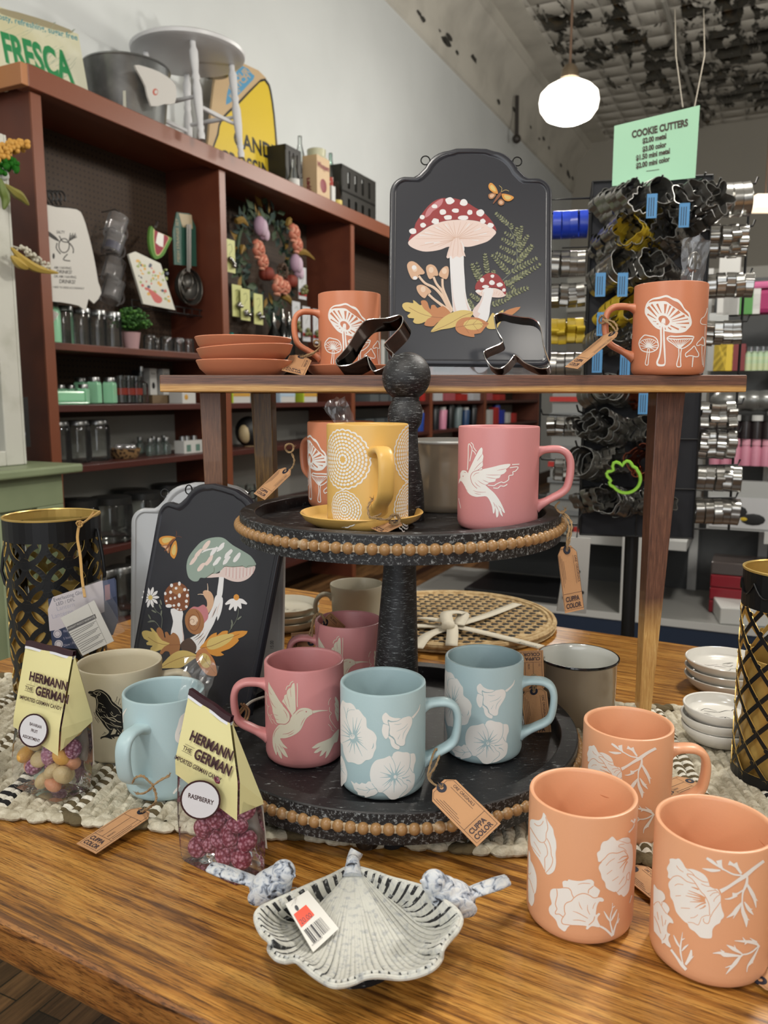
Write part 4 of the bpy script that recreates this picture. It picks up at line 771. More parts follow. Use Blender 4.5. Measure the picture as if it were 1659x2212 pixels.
# ================================================================ metal mushroom plaques
def plaque(name, label, o, ex, ey, w, h, m, art=None, mats=(), arch=.62, ah=.038, dep=.008, extra=None):
    """embossed metal plaque standing on its lower edge; o = middle of the lower edge"""
    ex = Vector(ex).normalized(); ey = Vector(ey).normalized(); n = ex.cross(ey)
    t = thing(name, label, 'sign', o); R_ = frame((0, 0, 0), ex, ey, n)
    def outl(k):
        W2 = w / 2 - k; A2 = w * arch / 2 - k * .9; s = h - ah - k * .9; T_ = h - k; r = .014 - k * .6; pts = []
        def arc(cx, cy, rr, a0, a1, q=6): return [(cx + rr * cos(radians(a0 + (a1 - a0) * i / q)), cy + rr * sin(radians(a0 + (a1 - a0) * i / q))) for i in range(q + 1)]
        pts += arc(-W2 + r, k + r, r, 180, 270); pts += arc(W2 - r, k + r, r, 270, 360); pts += arc(W2 - r * 1.6, s - r * 1.6, r * 1.6, 0, 80)
        pts += [(A2 + .010, s - .0005), (A2 + .004, s + .003)]; pts += arc(A2 - ah * .95 - .004, s - .002, ah, 22, 84); pts += [(A2 * .3, T_ + .001), (0, T_ + .0015), (-A2 * .3, T_ + .001)]
        pts += arc(-A2 + ah * .95 + .004, s - .002, ah, 96, 158); pts += [(-A2 - .004, s + .003), (-A2 - .010, s - .0005)]; pts += arc(-W2 + r * 1.6, s - r * 1.6, r * 1.6, 100, 180); return pts
    b = MB(); rows = [(0, -dep), (.0004, -dep * .4), (.0018, -dep * .1), (.0038, 0), (.0065, -.0002), (.0078, -.0014), (.0090, -.0018)]; n0 = None; L_ = []
    for k, zz in rows: L_.append([(x, y, zz) for x, y in outl(k)])
    m_ = len(L_[0]); vs = [p for r in L_ for p in r]; fs = []
    for j in range(len(L_) - 1):
        for i in range(m_): fs.append((j * m_ + i, j * m_ + (i + 1) % m_, (j + 1) * m_ + (i + 1) % m_, (j + 1) * m_ + i))
    b.add(vs, fs, 0, True, R_); poly = outl(.009); tr_ = tessellate_polygon([[Vector((x, y, 0)) for x, y in poly]])
    b.add([(x, y, -.0018) for x, y in poly], [f if (poly[f[1]][0] - poly[f[0]][0]) * (poly[f[2]][1] - poly[f[0]][1]) - (poly[f[2]][0] - poly[f[0]][0]) * (poly[f[1]][1] - poly[f[0]][1]) > 0 else f[::-1] for f in tr_], 0, False, R_)
    b.add([(x, y, -.0026) for x, y in outl(.0005)], [f[::-1] if (poly[f[1]][0] - poly[f[0]][0]) * (poly[f[2]][1] - poly[f[0]][1]) - (poly[f[2]][0] - poly[f[0]][0]) * (poly[f[1]][1] - poly[f[0]][1]) > 0 else f for f in tr_], 0, False, R_)
    if art:
        art.surf.o = art.surf.o - Vector(o); art.emit(b)
    b.build('plate', [m] + list(mats), t, sharp=35)
    for s_ in (-1, 1):
        c = R_ @ Vector((s_ * w * .283, h - ah * .42, -.003)); pts = [c + ex * (.006 * cos(a)) + ey * (.006 * sin(a)) for a in [2 * pi * i / 14 for i in range(14)]]
        MB().tube(pts, .0009, 6, closed=True, up=n).build('hanging_ring', M_WIRE, t)
    return t
M_WIRE = mat('black_wire', '#0c0c0d', .35, .4); M_NAVY = mat('navy_enamel_metal', '#26272e', .33, spec=.5, coat=.15); M_PALE = mat('pale_grey_metal', '#a9abad', .28, coat=.2)
pc = ['#8e2f31', '#b8767b', '#dad8d8', '#d9c5bd', '#c19a82', '#d9d8d9', '#c9a385', '#d8bfa8', '#c9b16c', '#b67a4e', '#7f8260', '#565a41', '#7a4a30', '#8c9c92', '#d3c0bb', '#4f3d34', '#9a6a44', '#c98a3c', '#6f7467']
PM = [mat('paint_%s' % n, c, .45) for n, c in zip(('red', 'rose', 'white', 'gill', 'tan_line', 'stem_white', 'tan', 'pale_tan', 'leaf_yellow', 'leaf_orange', 'fern_green', 'fern_dark', 'brown', 'sage', 'blush', 'root_brown', 'shell_brown', 'amber', 'stalk_green'), pc)]
RED, ROSE, WHI, GIL, TLN, STM, TAN, PTN, LYE, LOR, FGR, FDK, BRN, SAG, BLU_, ROOT, SHL, AMB, STK = range(1, 20)
# top plaque, leaning slightly back
o1 = Vector(((aty(838, 790, 1.075).x + aty(1192, 790, 1.075).x) / 2, 1.075, aty(1015, 790, 1.075).z)); tp = aty(1019, 320, 1.125); ey1 = (tp - o1); h1 = ey1.length; ey1 = ey1.normalized(); ex1 = Vector((1, 0, 0)); ex1 = (ex1 - ey1 * ex1.dot(ey1)).normalized(); w1 = aty(1192, 790, 1.075).x - aty(838, 790, 1.075).x
a = Art(Plane(o1 + ex1.cross(ey1) * -.0018, ex1, ey1)).at(860, 400, 5.184)
a.poly(P2('115,620 180,480 200,420 260,330 340,230 420,170 500,145 560,150 640,150 760,190 860,250 960,310 1040,390 1090,470 1100,510 1060,480 960,420 860,395 740,385 600,390 480,410 360,450 250,520 160,590'), RED)
a.poly(P2('300,360 330,270 420,190 500,150 490,210 440,260 390,290 350,340'), ROSE)
a.poly(P2('112,640 160,590 250,525 360,455 480,412 600,392 740,388 860,398 960,425 1060,485 1097,530 1060,580 1000,630 900,665 800,690 720,690 640,700 560,690 480,720 380,740 280,742 190,715 130,680'), GIL)
for e in P2('200,600 270,540 330,500 390,470 440,450 500,430 560,420 620,410 700,410 770,410 840,425 900,440 960,470 1020,520 1040,570 960,600 240,680 340,700 450,690'): a.line([(e[0], e[1]), (e[0] * .5 + 325, e[1] * .5 + 300), (650, 600)], [2, 4, 3], TLN)
for e in P2('240,560 300,530 420,470 530,440 800,430 930,480 990,540 900,620 400,650 300,650'): a.line([(e[0], e[1]), (e[0] * .7 + 195, e[1] * .7 + 180)], [12, 3], WHI)
for x, y, rx, ry in ((578, 175, 50, 38), (735, 198, 45, 38), (408, 238, 34, 22), (500, 300, 40, 32), (642, 285, 38, 26), (803, 305, 30, 30), (920, 312, 42, 42), (270, 360, 30, 24), (418, 405, 42, 34), (558, 362, 48, 28), (730, 365, 60, 26), (948, 403, 30, 28), (1034, 450, 34, 28), (278, 448, 32, 28), (165, 515, 42, 32)): a.ell(x, y, rx, ry, WHI, wob=.12, n=9)
def frond(p0, p1, n, lw, mi=FGR, stalk=3):
    d = Vector((p1[0] - p0[0], p1[1] - p0[1])); L_ = d.length; d.normalize(); q = Vector((-d.y, d.x)); a.line([p0, p1], [stalk + 2, 2], STK)
    for i in range(n):
        t = (i + .6) / n; c = Vector(p0) + d * L_ * t; s_ = lw * (1 - .55 * abs(t - .35))
        for sg in (-1, 1): a.ell(c.x + q.x * sg * s_ * .55 + d.x * s_ * .3, c.y + q.y * sg * s_ * .55 + d.y * s_ * .3, s_ * .62, s_ * .34, mi if (i + sg) % 3 else FDK, atan2(q.y * sg + d.y * .8, q.x * sg + d.x * .8), n=8)
    a.ell(p1[0], p1[1], lw * .4, lw * .22, mi, atan2(d.y, d.x), n=8)
a.line(P2('1100,320 1200,420 1280,540 1320,680 1330,850 1280,960 1170,1065'), [4, 8], STK)
for p0, p1, n, lw in (((1240, 450), (1095, 315), 7, 30), ((1300, 600), (1195, 530), 4, 26), ((1320, 690), (1165, 600), 6, 30), ((1325, 778), (1145, 690), 7, 28), ((1325, 885), (1100, 765), 8, 34), ((1330, 870), (1500, 680), 9, 38), ((1335, 760), (1450, 565), 8, 32), ((1330, 690), (1385, 465), 9, 30), ((1310, 580), (1330, 480), 4, 26), ((1268, 505), (1268, 435), 3, 24), ((1250, 1000), (1055, 785), 9, 34), ((1260, 980), (1550, 820), 10, 34), ((1200, 1120), (1440, 960), 8, 30), ((1220, 1110), (1590, 890), 12, 34), ((1180, 1070), (1300, 1160), 5, 30), ((1190, 1250), (1450, 1150), 8, 38), ((1260, 1290), (1190, 1230), 3, 30), ((1040, 1345), (1200, 1290), 5, 36), ((1000, 1000), (970, 775), 8, 32), ((920, 1090), (825, 890), 8, 34), ((940, 1080), (880, 870), 6, 26), ((1060, 1000), (1070, 960), 2, 26), ((915, 1300), (810, 1228), 5, 30), ((840, 1400), (785, 1285), 6, 32)): frond(p0, p1, n, lw)
a.poly(P2('575,780 580,900 590,1100 605,1300 625,1440 700,1450 820,1430 780,1320 755,1200 745,1050 735,900 735,780 740,700 700,620 660,590 610,640 575,720'), STM)
a.line(P2('600,1000 612,1250 640,1420'), [3, 10, 30], BLU_); a.line(P2('740,1200 765,1320 800,1420'), [3, 10, 26], BLU_)
a.poly(P2('575,690 540,810 570,820 590,790 610,830 650,800 690,815 730,790 755,805 735,740 720,670 690,610 655,588 615,610'), GIL, smooth=2)
many(a, 3, TLN, '640,600 620,700 610,800', '665,600 670,700 665,790', '600,640 570,740 555,800', '700,650 715,740 730,790', '600,630 650,590 700,620')
for p in ('230,1020 300,1100 400,1150 480,1230 540,1330 590,1430', '395,1030 430,1110 500,1200 550,1320 600,1420', '495,1050 500,1150 540,1260 600,1400', '340,1225 400,1280 480,1340 560,1400'): a.line(P2(p), [26, 26, 30, 32, 34, 34], PTN); a.line([(x - 7, y + 3) for x, y in P2(p)], 4, TLN)
for p in ('100,900 120,865 160,855 210,880 260,930 295,975 285,1000 230,1010 215,1050 170,1062 140,1030 110,960', '312,930 330,900 365,890 410,910 440,960 445,1015 400,1020 375,1050 345,1050 320,990', '455,1010 480,950 520,915 555,915 568,960 560,1020 540,1055 500,1045', '205,1150 220,1125 265,1118 320,1140 370,1190 355,1215 330,1225 300,1268 260,1250 220,1200'): a.poly(P2(p), TAN); q = P2(p); cx = sum(x for x, y in q) / len(q); cy = sum(y for x, y in q) / len(q); a.ell(cx - 5, cy - 20, 28, 34, PTN)
a.ell(190, 1042, 26, 20, WHI); a.ell(178, 925, 26, 26, WHI)
a.poly(P2('865,1190 930,1175 1060,1155 1140,1175 1205,1225 1170,1255 1100,1262 1000,1250 920,1240'), GIL); a.poly(P2('862,1170 870,1110 910,1060 970,1005 1040,985 1110,1005 1160,1060 1195,1120 1208,1190 1195,1230 1140,1165 1060,1150 980,1160 920,1180'), RED)
for e in P2('1080,1200 1110,1190 1140,1205 1170,1225 900,1215 930,1205'): a.line([e, (e[0] * .8 + 206, e[1] + 34)], 3, TLN)
a.poly(P2('960,1165 1060,1160 1050,1250 1030,1350 1020,1450 985,1530 900,1500 830,1440 860,1400 910,1310 940,1240'), STM); a.line(P2('960,1200 930,1300 860,1420 900,1470'), [6, 20, 60, 70], BLU_)
for x, y, rx, ry in ((1055, 1022, 22, 18), (940, 1065, 24, 26), (1048, 1097, 30, 28), (1135, 1118, 34, 24), (978, 1140, 36, 18), (1183, 1178, 22, 20), (898, 1190, 34, 16)): a.ell(x, y, rx, ry, WHI, wob=.12, n=9)
a.poly(P2('1000,1530 1030,1470 1060,1430 1090,1450 1180,1395 1175,1430 1250,1390 1370,1365 1310,1430 1250,1470 1150,1530 1110,1600 1050,1615 990,1600'), LYE, smooth=2); a.poly(P2('1180,1430 1250,1390 1370,1365 1310,1430 1240,1470 1160,1500'), LOR, smooth=2)
a.poly(P2('45,1360 60,1325 110,1315 170,1325 165,1290 200,1310 240,1345 265,1340 255,1300 300,1292 330,1320 345,1370 365,1395 370,1350 410,1345 440,1380 500,1355 560,1400 590,1450 520,1500 440,1540 400,1580 340,1583 290,1565 310,1530 260,1550 200,1555 165,1530 180,1495 120,1490 105,1460 140,1430 80,1410'), LYE, smooth=2)
a.poly(P2('262,1340 255,1300 300,1292 330,1320 345,1370 365,1395 370,1350 410,1345 440,1380 500,1355 560,1400 590,1450 520,1500 440,1540 400,1580 340,1583 290,1565 330,1500 380,1470 330,1420 290,1390'), LOR, smooth=2); a.line(P2('120,1370 250,1440 400,1480 560,1490'), 4, BRN)
a.poly(P2('365,1648 430,1560 500,1490 590,1435 700,1403 790,1408 840,1430 800,1490 700,1560 600,1600 480,1620'), LYE); a.line(P2('370,1645 560,1560 720,1470 830,1430'), 4, BRN)
a.poly(P2('640,1590 660,1530 720,1490 800,1480 900,1490 980,1530 1015,1555 970,1600 920,1660 850,1670 855,1703 780,1695 690,1665 650,1630'), LOR, smooth=2); a.ell(840, 1565, 110, 60, LYE); a.line(P2('650,1595 850,1560 1010,1555'), 4, BRN)
many(a, 3, BRN, '740,1580 800,1500', '830,1565 890,1505', '740,1580 790,1660', '840,1565 900,1640', '920,1555 960,1590')
def moth(p, ws, body, bcol=(AMB, SHL)):
    for i, w_ in enumerate(ws): a.poly(P2(w_), bcol[i % 2]); q = P2(w_); cx = sum(x for x, y in q) / len(q); cy = sum(y for x, y in q) / len(q); a.poly([(cx + (x - cx) * .6, cy + (y - cy) * .6) for x, y in q], LYE if i % 2 == 0 else TAN)
    a.line(P2(body), [8, 34, 8], BRN)
moth(None, ('1010,10 1030,-20 1060,-10 1100,40 1115,100 1060,85 1020,50', '1010,110 1060,90 1095,110 1060,155 1020,155', '1160,100 1250,115 1295,145 1240,185 1180,165', '1120,180 1150,160 1185,185 1180,220 1145,232 1118,212'), '1062,212 1130,118 1150,85'); many(a, 4, LYE, '1150,80 1160,40 1130,10', '1155,80 1200,58 1240,72')
plaque('mushroom_plaque', 'navy metal plaque painted with a red toadstool, standing on the riser', o1, ex1, ey1, w1, h1, M_NAVY, a, PM)
# acrylic ledge and easel pegs that carry the top plaque
b = MB(); b.box(-.10, .10, -.012, .05, 0, .004).box(-.10, .10, .008, .012, .004, o1.z - RT - .0005); tag(b.build('plaque_stand', clear('acrylic', '#e9eceb', .05, .2, .12), None, loc=(o1.x, o1.y, RT)), 'low clear acrylic stand under the toadstool plaque', 'stand')
# lower navy plaque leaning against the riser leg
pA = Vector((-.300, 1.075, 0)); pB = Vector((-.118, .955, 0)); hx = (pB - pA).normalized(); nn = Vector((hx.y, -hx.x, 0)); nn = nn if nn.y < 0 else -nn
ey2 = (Vector((0, 0, 1)) - nn * .16 + hx * .14).normalized(); ex2 = (hx - ey2 * hx.dot(ey2)).normalized(); nrm2 = ex2.cross(ey2)
tc_ = aty(482, 1052, 1.0); H2 = .300; o2 = tc_ - ey2 * H2
dz = o2.z - (TZ + .016); o2 = o2 - Vector((0, 0, 0))
a = Art(Plane(o2 - nrm2 * .0018, ex2, ey2)).at(300, 1140, 5.925)
moth(None, ('258,170 270,130 320,108 400,105 470,125 440,170 380,210 300,225', '290,225 370,215 400,240 380,330 340,270 300,245', '470,160 490,230 490,310 460,390 430,385 400,330 420,230'), '330,300 410,190 465,130'); many(a, 4, BRN, '470,125 485,70 475,40', '475,120 510,108 550,125')
a.poly(P2('1090,520 1085,700 1060,890 1000,880 1020,700 1040,560'), STM)
a.poly(P2('1095,500 1200,505 1330,495 1400,510 1490,490 1470,570 1400,650 1300,690 1200,685 1110,650 1060,630 870,640 940,590 1030,580'), BLU_)
for x in range(1120, 1480, 22): a.line([(x, 508), (x - 6, 660 - abs(x - 1260) * .35)], [3, 5], WHI if (x // 22) % 2 else ROSE)
a.poly(P2('612,470 640,370 720,260 800,180 900,135 1020,120 1100,140 1200,220 1320,290 1430,360 1490,440 1495,480 1390,510 1320,490 1200,500 1100,490 1060,540 970,590 940,580 860,640 790,640 760,680 700,685 640,640 615,560'), SAG)
for e in P2('700,420 760,330 860,230 960,300 1050,250 1150,330 1260,380 900,420 800,500 1000,430 1120,420'): a.ell(e[0], e[1], 75, 26, WHI if e[0] > 900 else GIL, -.9, n=10, wob=.15)
a.poly(P2('800,325 850,280 930,262 1020,250 1025,268 930,280 860,300'), WHI); many(a, 5, FDK, '965,510 965,560 935,590 860,640', '1100,492 1200,500 1330,488', '1330,490 1380,512 1400,490 1490,485')
a.poly(P2('410,1040 560,1065 555,1200 570,1350 580,1500 540,1500 480,1400 410,1360 440,1200'), STM); a.line(P2('545,1250 570,1380 565,1490'), [4, 14, 20], BLU_)
a.poly(P2('325,880 350,790 420,720 510,700 590,740 640,820 650,920 640,1000 600,1050 520,1065 450,1030 380,1010 340,980'), BRN); a.ell(500, 800, 70, 60, SHL, n=10, wob=.1)
for x, y, rx, ry in ((340, 842, 16, 22), (420, 738, 20, 24), (520, 715, 18, 28), (478, 775, 18, 18), (408, 825, 20, 22), (588, 792, 20, 22), (634, 798, 12, 12), (622, 868, 18, 24), (520, 868, 20, 30), (464, 898, 16, 18), (408, 908, 16, 20), (355, 938, 14, 14), (610, 940, 20, 22), (513, 985, 20, 26), (610, 1010, 18, 20), (385, 1000, 42, 24), (450, 995, 18, 16), (500, 1040, 14, 10), (540, 1048, 14, 8)): a.ell(x, y, rx, ry, WHI, n=9)
a.poly(P2('990,865 1075,900 1060,1060 1010,1190 1000,1130 960,1230 900,1340 850,1440 760,1600 650,1560 560,1560 540,1480 640,1420 760,1350 850,1200 900,1100 950,1000'), STM); a.poly(P2('540,1480 640,1410 700,1450 740,1520 720,1600 640,1590 560,1570'), ROOT)
many(a, [3, 12, 3], BLU_, '850,1290 800,1390 740,1480', '900,1300 840,1400 800,1500', '980,1000 960,1080 920,1160', '1040,960 1010,1040 1000,1110')
many(a, [3, 9, 3], ROOT, '720,1440 780,1400 830,1350', '760,1500 800,1440 850,1380', '1000,1010 970,1080 940,1150', '700,1420 760,1380 800,1330')
a.poly(P2('850,800 920,820 960,900 950,1000 910,1070 880,1100 850,1040 875,1000 870,930 840,880 825,840'), TAN); a.ell(855, 830, 34, 30, TAN); many(a, [12, 5], PTN, '885,820 885,760 878,712', '832,855 790,850 755,855')
a.poly(P2('640,1060 700,1010 760,1015 820,985 860,1010 890,1080 885,1160 840,1220 780,1300 700,1100'), ROSE); a.ell(715, 1200, 122, 168, SHL, -.2, n=22)
sp = [(700 + (118 - i * 3.6) * cos(i * .42 - 1.2) * .78, 1200 + (150 - i * 4.6) * sin(i * .42 - 1.2)) for i in range(31)]; a.line(sp, [10, 5], BRN); a.ell(705, 1190, 55, 62, PTN, n=12, wob=.1); a.line([(690 + (60 - i * 4) * cos(i * .6), 1200 + (62 - i * 4) * sin(i * .6)) for i in range(14)], [7, 4], BRN)
for k in range(10): an = 2 * pi * k / 10; a.line([(150 + 24 * cos(an), 890 + 28 * sin(an)), (150 + 75 * cos(an), 890 + 85 * sin(an)), (150 + 112 * cos(an), 890 + 135 * sin(an))], [12, 38, 12], WHI)
a.ell(150, 893, 28, 30, LYE)
for e in P2('1110,980 1160,1050 1235,1065 1310,1035 1385,975'): a.line([(1250, 915), (e[0] * .5 + 625, e[1] * .5 + 450), e], [20, 56, 20], WHI)
a.ell(1250, 890, 36, 40, AMB)
many(a, 6, STK, '180,970 220,1060 290,1120 300,1200 290,1285', '180,1185 230,1220 270,1280', '1275,1030 1275,1100 1240,1200 1180,1290 1150,1345')
for x, y, r_ in ((285, 955, 1.3), (290, 1090, 1.7), (275, 1010, 1.2), (195, 1070, .5), (140, 1140, 1.1), (150, 1200, -.2), (1290, 1155, -.7), (1195, 1210, 1.4), (1190, 1260, 1.7), (175, 1195, .1)): a.ell(x, y, 38, 10, STK, r_, n=8)
a.poly(P2('40,1350 60,1320 110,1315 170,1330 148,1285 180,1290 230,1345 235,1290 270,1275 310,1320 330,1400 345,1400 335,1340 370,1335 400,1380 440,1340 500,1380 530,1470 520,1580 460,1610 410,1645 390,1590 340,1580 300,1620 270,1600 290,1560 230,1580 165,1580 150,1540 180,1510 110,1500 100,1470 130,1450 70,1420'), LYE, smooth=2)
a.poly(P2('232,1345 235,1290 270,1275 310,1320 330,1400 345,1400 335,1340 370,1335 400,1380 440,1340 500,1380 530,1470 520,1580 460,1610 410,1645 390,1590 340,1580 300,1620 270,1600 330,1520 400,1480 300,1440'), SHL, smooth=2); a.line(P2('120,1400 230,1470 380,1500 530,1495'), 5, BRN)
a.poly(P2('880,1420 930,1370 1000,1340 1000,1380 1070,1325 1145,1320 1140,1360 1240,1325 1395,1322 1340,1390 1270,1420 1285,1440 1240,1490 1160,1550 1050,1590 1095,1625 1000,1645 900,1610 850,1560 780,1540 830,1480'), AMB, smooth=2); a.poly(P2('900,1430 1000,1390 1120,1360 1220,1370 1160,1460 1040,1530 930,1560 870,1520'), LYE); a.line(P2('800,1540 940,1510 1120,1430 1290,1360'), 6, BRN)
a.poly(P2('280,1790 350,1690 440,1610 530,1572 620,1575 700,1605 760,1645 690,1690 620,1740 540,1790 420,1795'), STK if 0 else LYE); a.line(P2('285,1788 430,1710 600,1650 755,1645'), 5, BRN)
a.poly(P2('760,1570 840,1540 900,1600 960,1680 990,1770 1000,1890 900,1890 840,1850 760,1740 730,1660'), LOR); a.ell(850, 1700, 70, 100, LYE, -.4); many(a, 4, BRN, '790,1600 860,1700 980,1860', '860,1700 870,1640', '900,1760 960,1740')
plaque('mushroom_plaque', 'navy metal plaque with a grey-green mushroom and snail, leaning by the riser leg', o2, ex2, ey2, .222, H2, M_NAVY, a, PM)
# pale plaque seen from behind
o3 = Vector((aty(445, 1300, 1.15).x, 1.135, TZ)); ey3 = Vector((.02, .10, 1)).normalized(); ex3 = Vector((1, 0, 0)); ex3 = (ex3 - ey3 * ex3.dot(ey3)).normalized()
a = Art(Plane(o3 - ex3.cross(ey3) * .0018, ex3, ey3)).at(0, 0, 1); a.text('15.00', (591, 1402), (0, -1), (-1, 0), 1, 11, .75); a.text('. ,', (560, 1395), (0, -1), (-1, 0), 1, 14)
plaque('metal_plaque', 'pale grey metal plaque propped behind the navy snail plaque, marked 15.00', o3, ex3, ey3, .228, aty(445, 1043, 1.155).z - TZ, M_PALE, a, [M_BLK])
# ================================================================ kraft gift tags tied with twine
M_KR = mat('kraft_card', '#b98c63', .8, bump=(300, .15)); M_INK = mat('tag_ink', '#3a2d33', .7); M_EYE = mat('tag_eyelet', '#151a2c', .6); M_TW = mat('jute_twine', '#a08460', .95, bump=(900, .8))
def tagart(front=True, L_=.068, w=.030):
    a = Art(Plane((0, 0, 0), (1, 0, 0), (0, 1, 0))); a.xf = lambda p: p
    h = w / 2; e = .0022
    def ln(p, ww=.00035): a.line(p, ww, 0, n=1)
    ln([(-L_ + e, -h + e), (-L_ + e, h - e), (-.007, h - e), (-.0025, h * .55), (-.0025, -h * .55), (-.007, -h + e), (-L_ + e, -h + e)]); ln([(-L_ + .019, -h + e), (-L_ + .019, h - e)])
    a.text('CUPPA', (-L_ + .0110, h - .0040), (0, -.0088), (.0088, 0), 0, .8, .86, bold=.03); a.text('COLOR', (-L_ + .0040, h - .0040), (0, -.0088), (.0088, 0), 0, .8, .84, bold=.03)
    if front:
        a.text("ORE' ORIGINALS", (-.0105, -h + .0066), (-.005, 0), (0, -.005), 0, .82, .92); ln([(-.010, -h + .0085), (-.040, -h + .0085)], .0003)
        for k in range(3): ln([(-.009 - k * .003, h - .004 - k * .0018), (-.042 + k * .004, h - .004 - k * .0018)], .00035)
    else:
        a.text('TO:', (-L_ + .021, h - .0065), (.0045, 0), (0, .0045), 0, .7); a.text('FROM:', (-L_ + .021, -.0045), (.0045, 0), (0, .0045), 0, .7)
        ln([(-L_ + .019, .002), (-.015, .002)]); ln([(-L_ + .019, -h + .007), (-.015, -h + .007)]); ln([(-.015, -h + e), (-.015, h - e)]); ln([(-L_ + .021, -h + .0045), (-.024, -h + .0045)], .0005)
    return a
TAF, TAB = tagart(), tagart(False)
def kraft(label, eye, end, side, twine=(), front=True, L_=None, w=.030, bend=0.0, sc=1.0):
    """eye, end: hole end and far end; side: a direction across the card"""
    eye = Vector(eye); end = Vector(end); ex = (eye - end).normalized()
    if isinstance(side, (int, float)): vd = (eye - CAM).normalized(); side = ex.cross(vd).normalized() * cos(radians(side)) + vd * sin(radians(side))
    side = Vector(side); ey = (side - ex * ex.dot(side)).normalized()
    if ex.cross(ey).dot(CAM - eye) < 0: ey = -ey
    n = ex.cross(ey); Lr = .068; h = w / 2
    t = thing('gift_tag', label, 'gift tag', eye)
    org = ex * .004; fr = frame(org, ex, ey, n); Ls = min(1.0, ((eye - end).length + .004) / Lr) * sc
    out = [(-Lr, -h), (-Lr, h), (-.008, h), (0, h * .5), (0, -h * .5), (-.008, -h)][::-1]
    b = MB(); b.prism(out, -.0003, .0003, 0, fr @ Matrix.Diagonal((Ls, sc, 1, 1)))
    a = TAF if front else TAB; K = fr @ T(0, 0, .0004) @ Matrix.Diagonal((Ls, sc, 1, 1)); a.emit(b, K, mmap={0: 1}); hs = fr @ T(0, 0, -.0003) @ Matrix.Diagonal((Ls, sc, -1, 1)) @ T(0, 0, 0)
    if bend:
        b.V = [tuple(Vector(v) - n * bend * ((Vector(v) - org).dot(ex) / Lr) ** 2) for v in b.V]
    b.build('card', [M_KR, M_INK], t)
    MB().lathe([(.0018, .0006), (.0046, .0006), (.0046, -.0006), (.0018, -.0006)], 20, 0, frame(ex * 0, ex, ey, n) @ Matrix.Diagonal((sc, sc, 1, 1))).build('eyelet', M_EYE, t)
    if twine:
        b = MB()
        for k, path in enumerate(twine):
            c = catmull([Vector(p) - eye for p in path], 5); m = len(c)
            for ph in (0, pi): b.tube([p + Vector((.0006 * cos(i * 1.3 + ph), .0006 * sin(i * 1.3 + ph), .0006 * cos(i * 1.1 + ph))) for i, p in enumerate(c)], .0008, 6)
            e = c[-1]
            for q in range(6): b.tube([e, e + Vector((RND.uniform(-.004, .004), RND.uniform(-.003, .002), RND.uniform(.001, .005)))], [.0003, .0001], 4)
        b.build('twine', M_TW, t)
    return t
def V(*p): return Vector(p)
def knot(c, r=.0045): return [c + V(r * cos(a), r * .5 * sin(a * 2), r * sin(a)) for a in [2 * pi * i / 9 for i in range(10)]]
# front blue mug
e = aty(954, 1702, .672); f = aty(1056, 1804, .637); s = aty(990, 1688, .68) - aty(935, 1740, .662); hp = aty(955, 1660, .752)
kraft('kraft tag tied to the front blue mug, hanging over the lower tray rim', e, f, -s, [(aty(936, 1628, .752), aty(930, 1650, .742), aty(925, 1675, .725), aty(932, 1690, .69), e), (aty(950, 1630, .755), aty(941, 1655, .742), aty(928, 1678, .722), aty(938, 1694, .69), e), (aty(936, 1628, .752), aty(942, 1618, .757), aty(950, 1630, .762))])
# left blue mug, tag on the table
e = onz(306, 1754, TZ + .012); f = onz(182, 1836, TZ + .004); s = onz(209, 1852, TZ + .003) - onz(156, 1818, TZ + .003)
kraft('kraft tag with TO and FROM lines lying on the table before the runner', e, f, s, [(aty(287, 1690, .735), aty(292, 1680, .722), aty(308, 1676, .72), aty(322, 1688, .72), aty(330, 1698, .72), aty(312, 1713, .722), aty(295, 1714, .73)), (aty(330, 1698, .72), aty(337, 1715, .72), aty(336, 1733, .715), aty(322, 1745, .70), e), (aty(330, 1697, .72), aty(345, 1686, .722), aty(366, 1675, .724))], front=False)
# upper pink mug, tag hanging beyond the tray edge
e = aty(1224, 1188, .815); f = aty(1250, 1322, .80)
kraft('kraft tag hanging from the upper pink mug past the tray edge', e, f, V(-.8, -.45, 0), [(aty(1208, 1085, .845), aty(1200, 1095, .84), aty(1212, 1108, .835), aty(1222, 1100, .84)), (aty(1212, 1104, .838), aty(1222, 1120, .835), aty(1230, 1140, .82), aty(1226, 1160, .815), e), (aty(1216, 1106, .838), aty(1234, 1128, .83), aty(1232, 1158, .818), e)], w=.026, bend=.006)
# right terracotta mug on the riser
e = aty(1322, 722, .965); f = aty(1226, 801, .955)
kraft('kraft tag leaning down from the right mushroom mug onto the riser', e, f, 70, [knot(aty(1302, 690, .99)) + [aty(1300, 682, .985)], (aty(1302, 690, .985), aty(1325, 695, .975), aty(1334, 712, .968), e), (aty(1302, 690, .985), aty(1318, 700, .975), aty(1330, 716, .968), e)])
# mushroom mug on the upper tier
e = aty(617, 1018, .955); f = aty(560, 1073, .94)
kraft('kraft tag slanting from the mushroom mug behind the yellow one', e, f, 62, [knot(aty(625, 968, .955), .005), (aty(628, 975, .955), aty(636, 995, .953), aty(630, 1012, .955), e)])
e = aty(650, 772, 1.08); f = aty(633, 806, 1.03)
kraft('kraft tag between the terracotta saucer stack and the left riser mug', e, f, 35, [(aty(690, 752, 1.09), aty(675, 766, 1.085), aty(655, 772, 1.08), e), (aty(692, 748, 1.09), aty(680, 760, 1.085), aty(660, 768, 1.08), e), knot(aty(684, 742, 1.09), .004)])
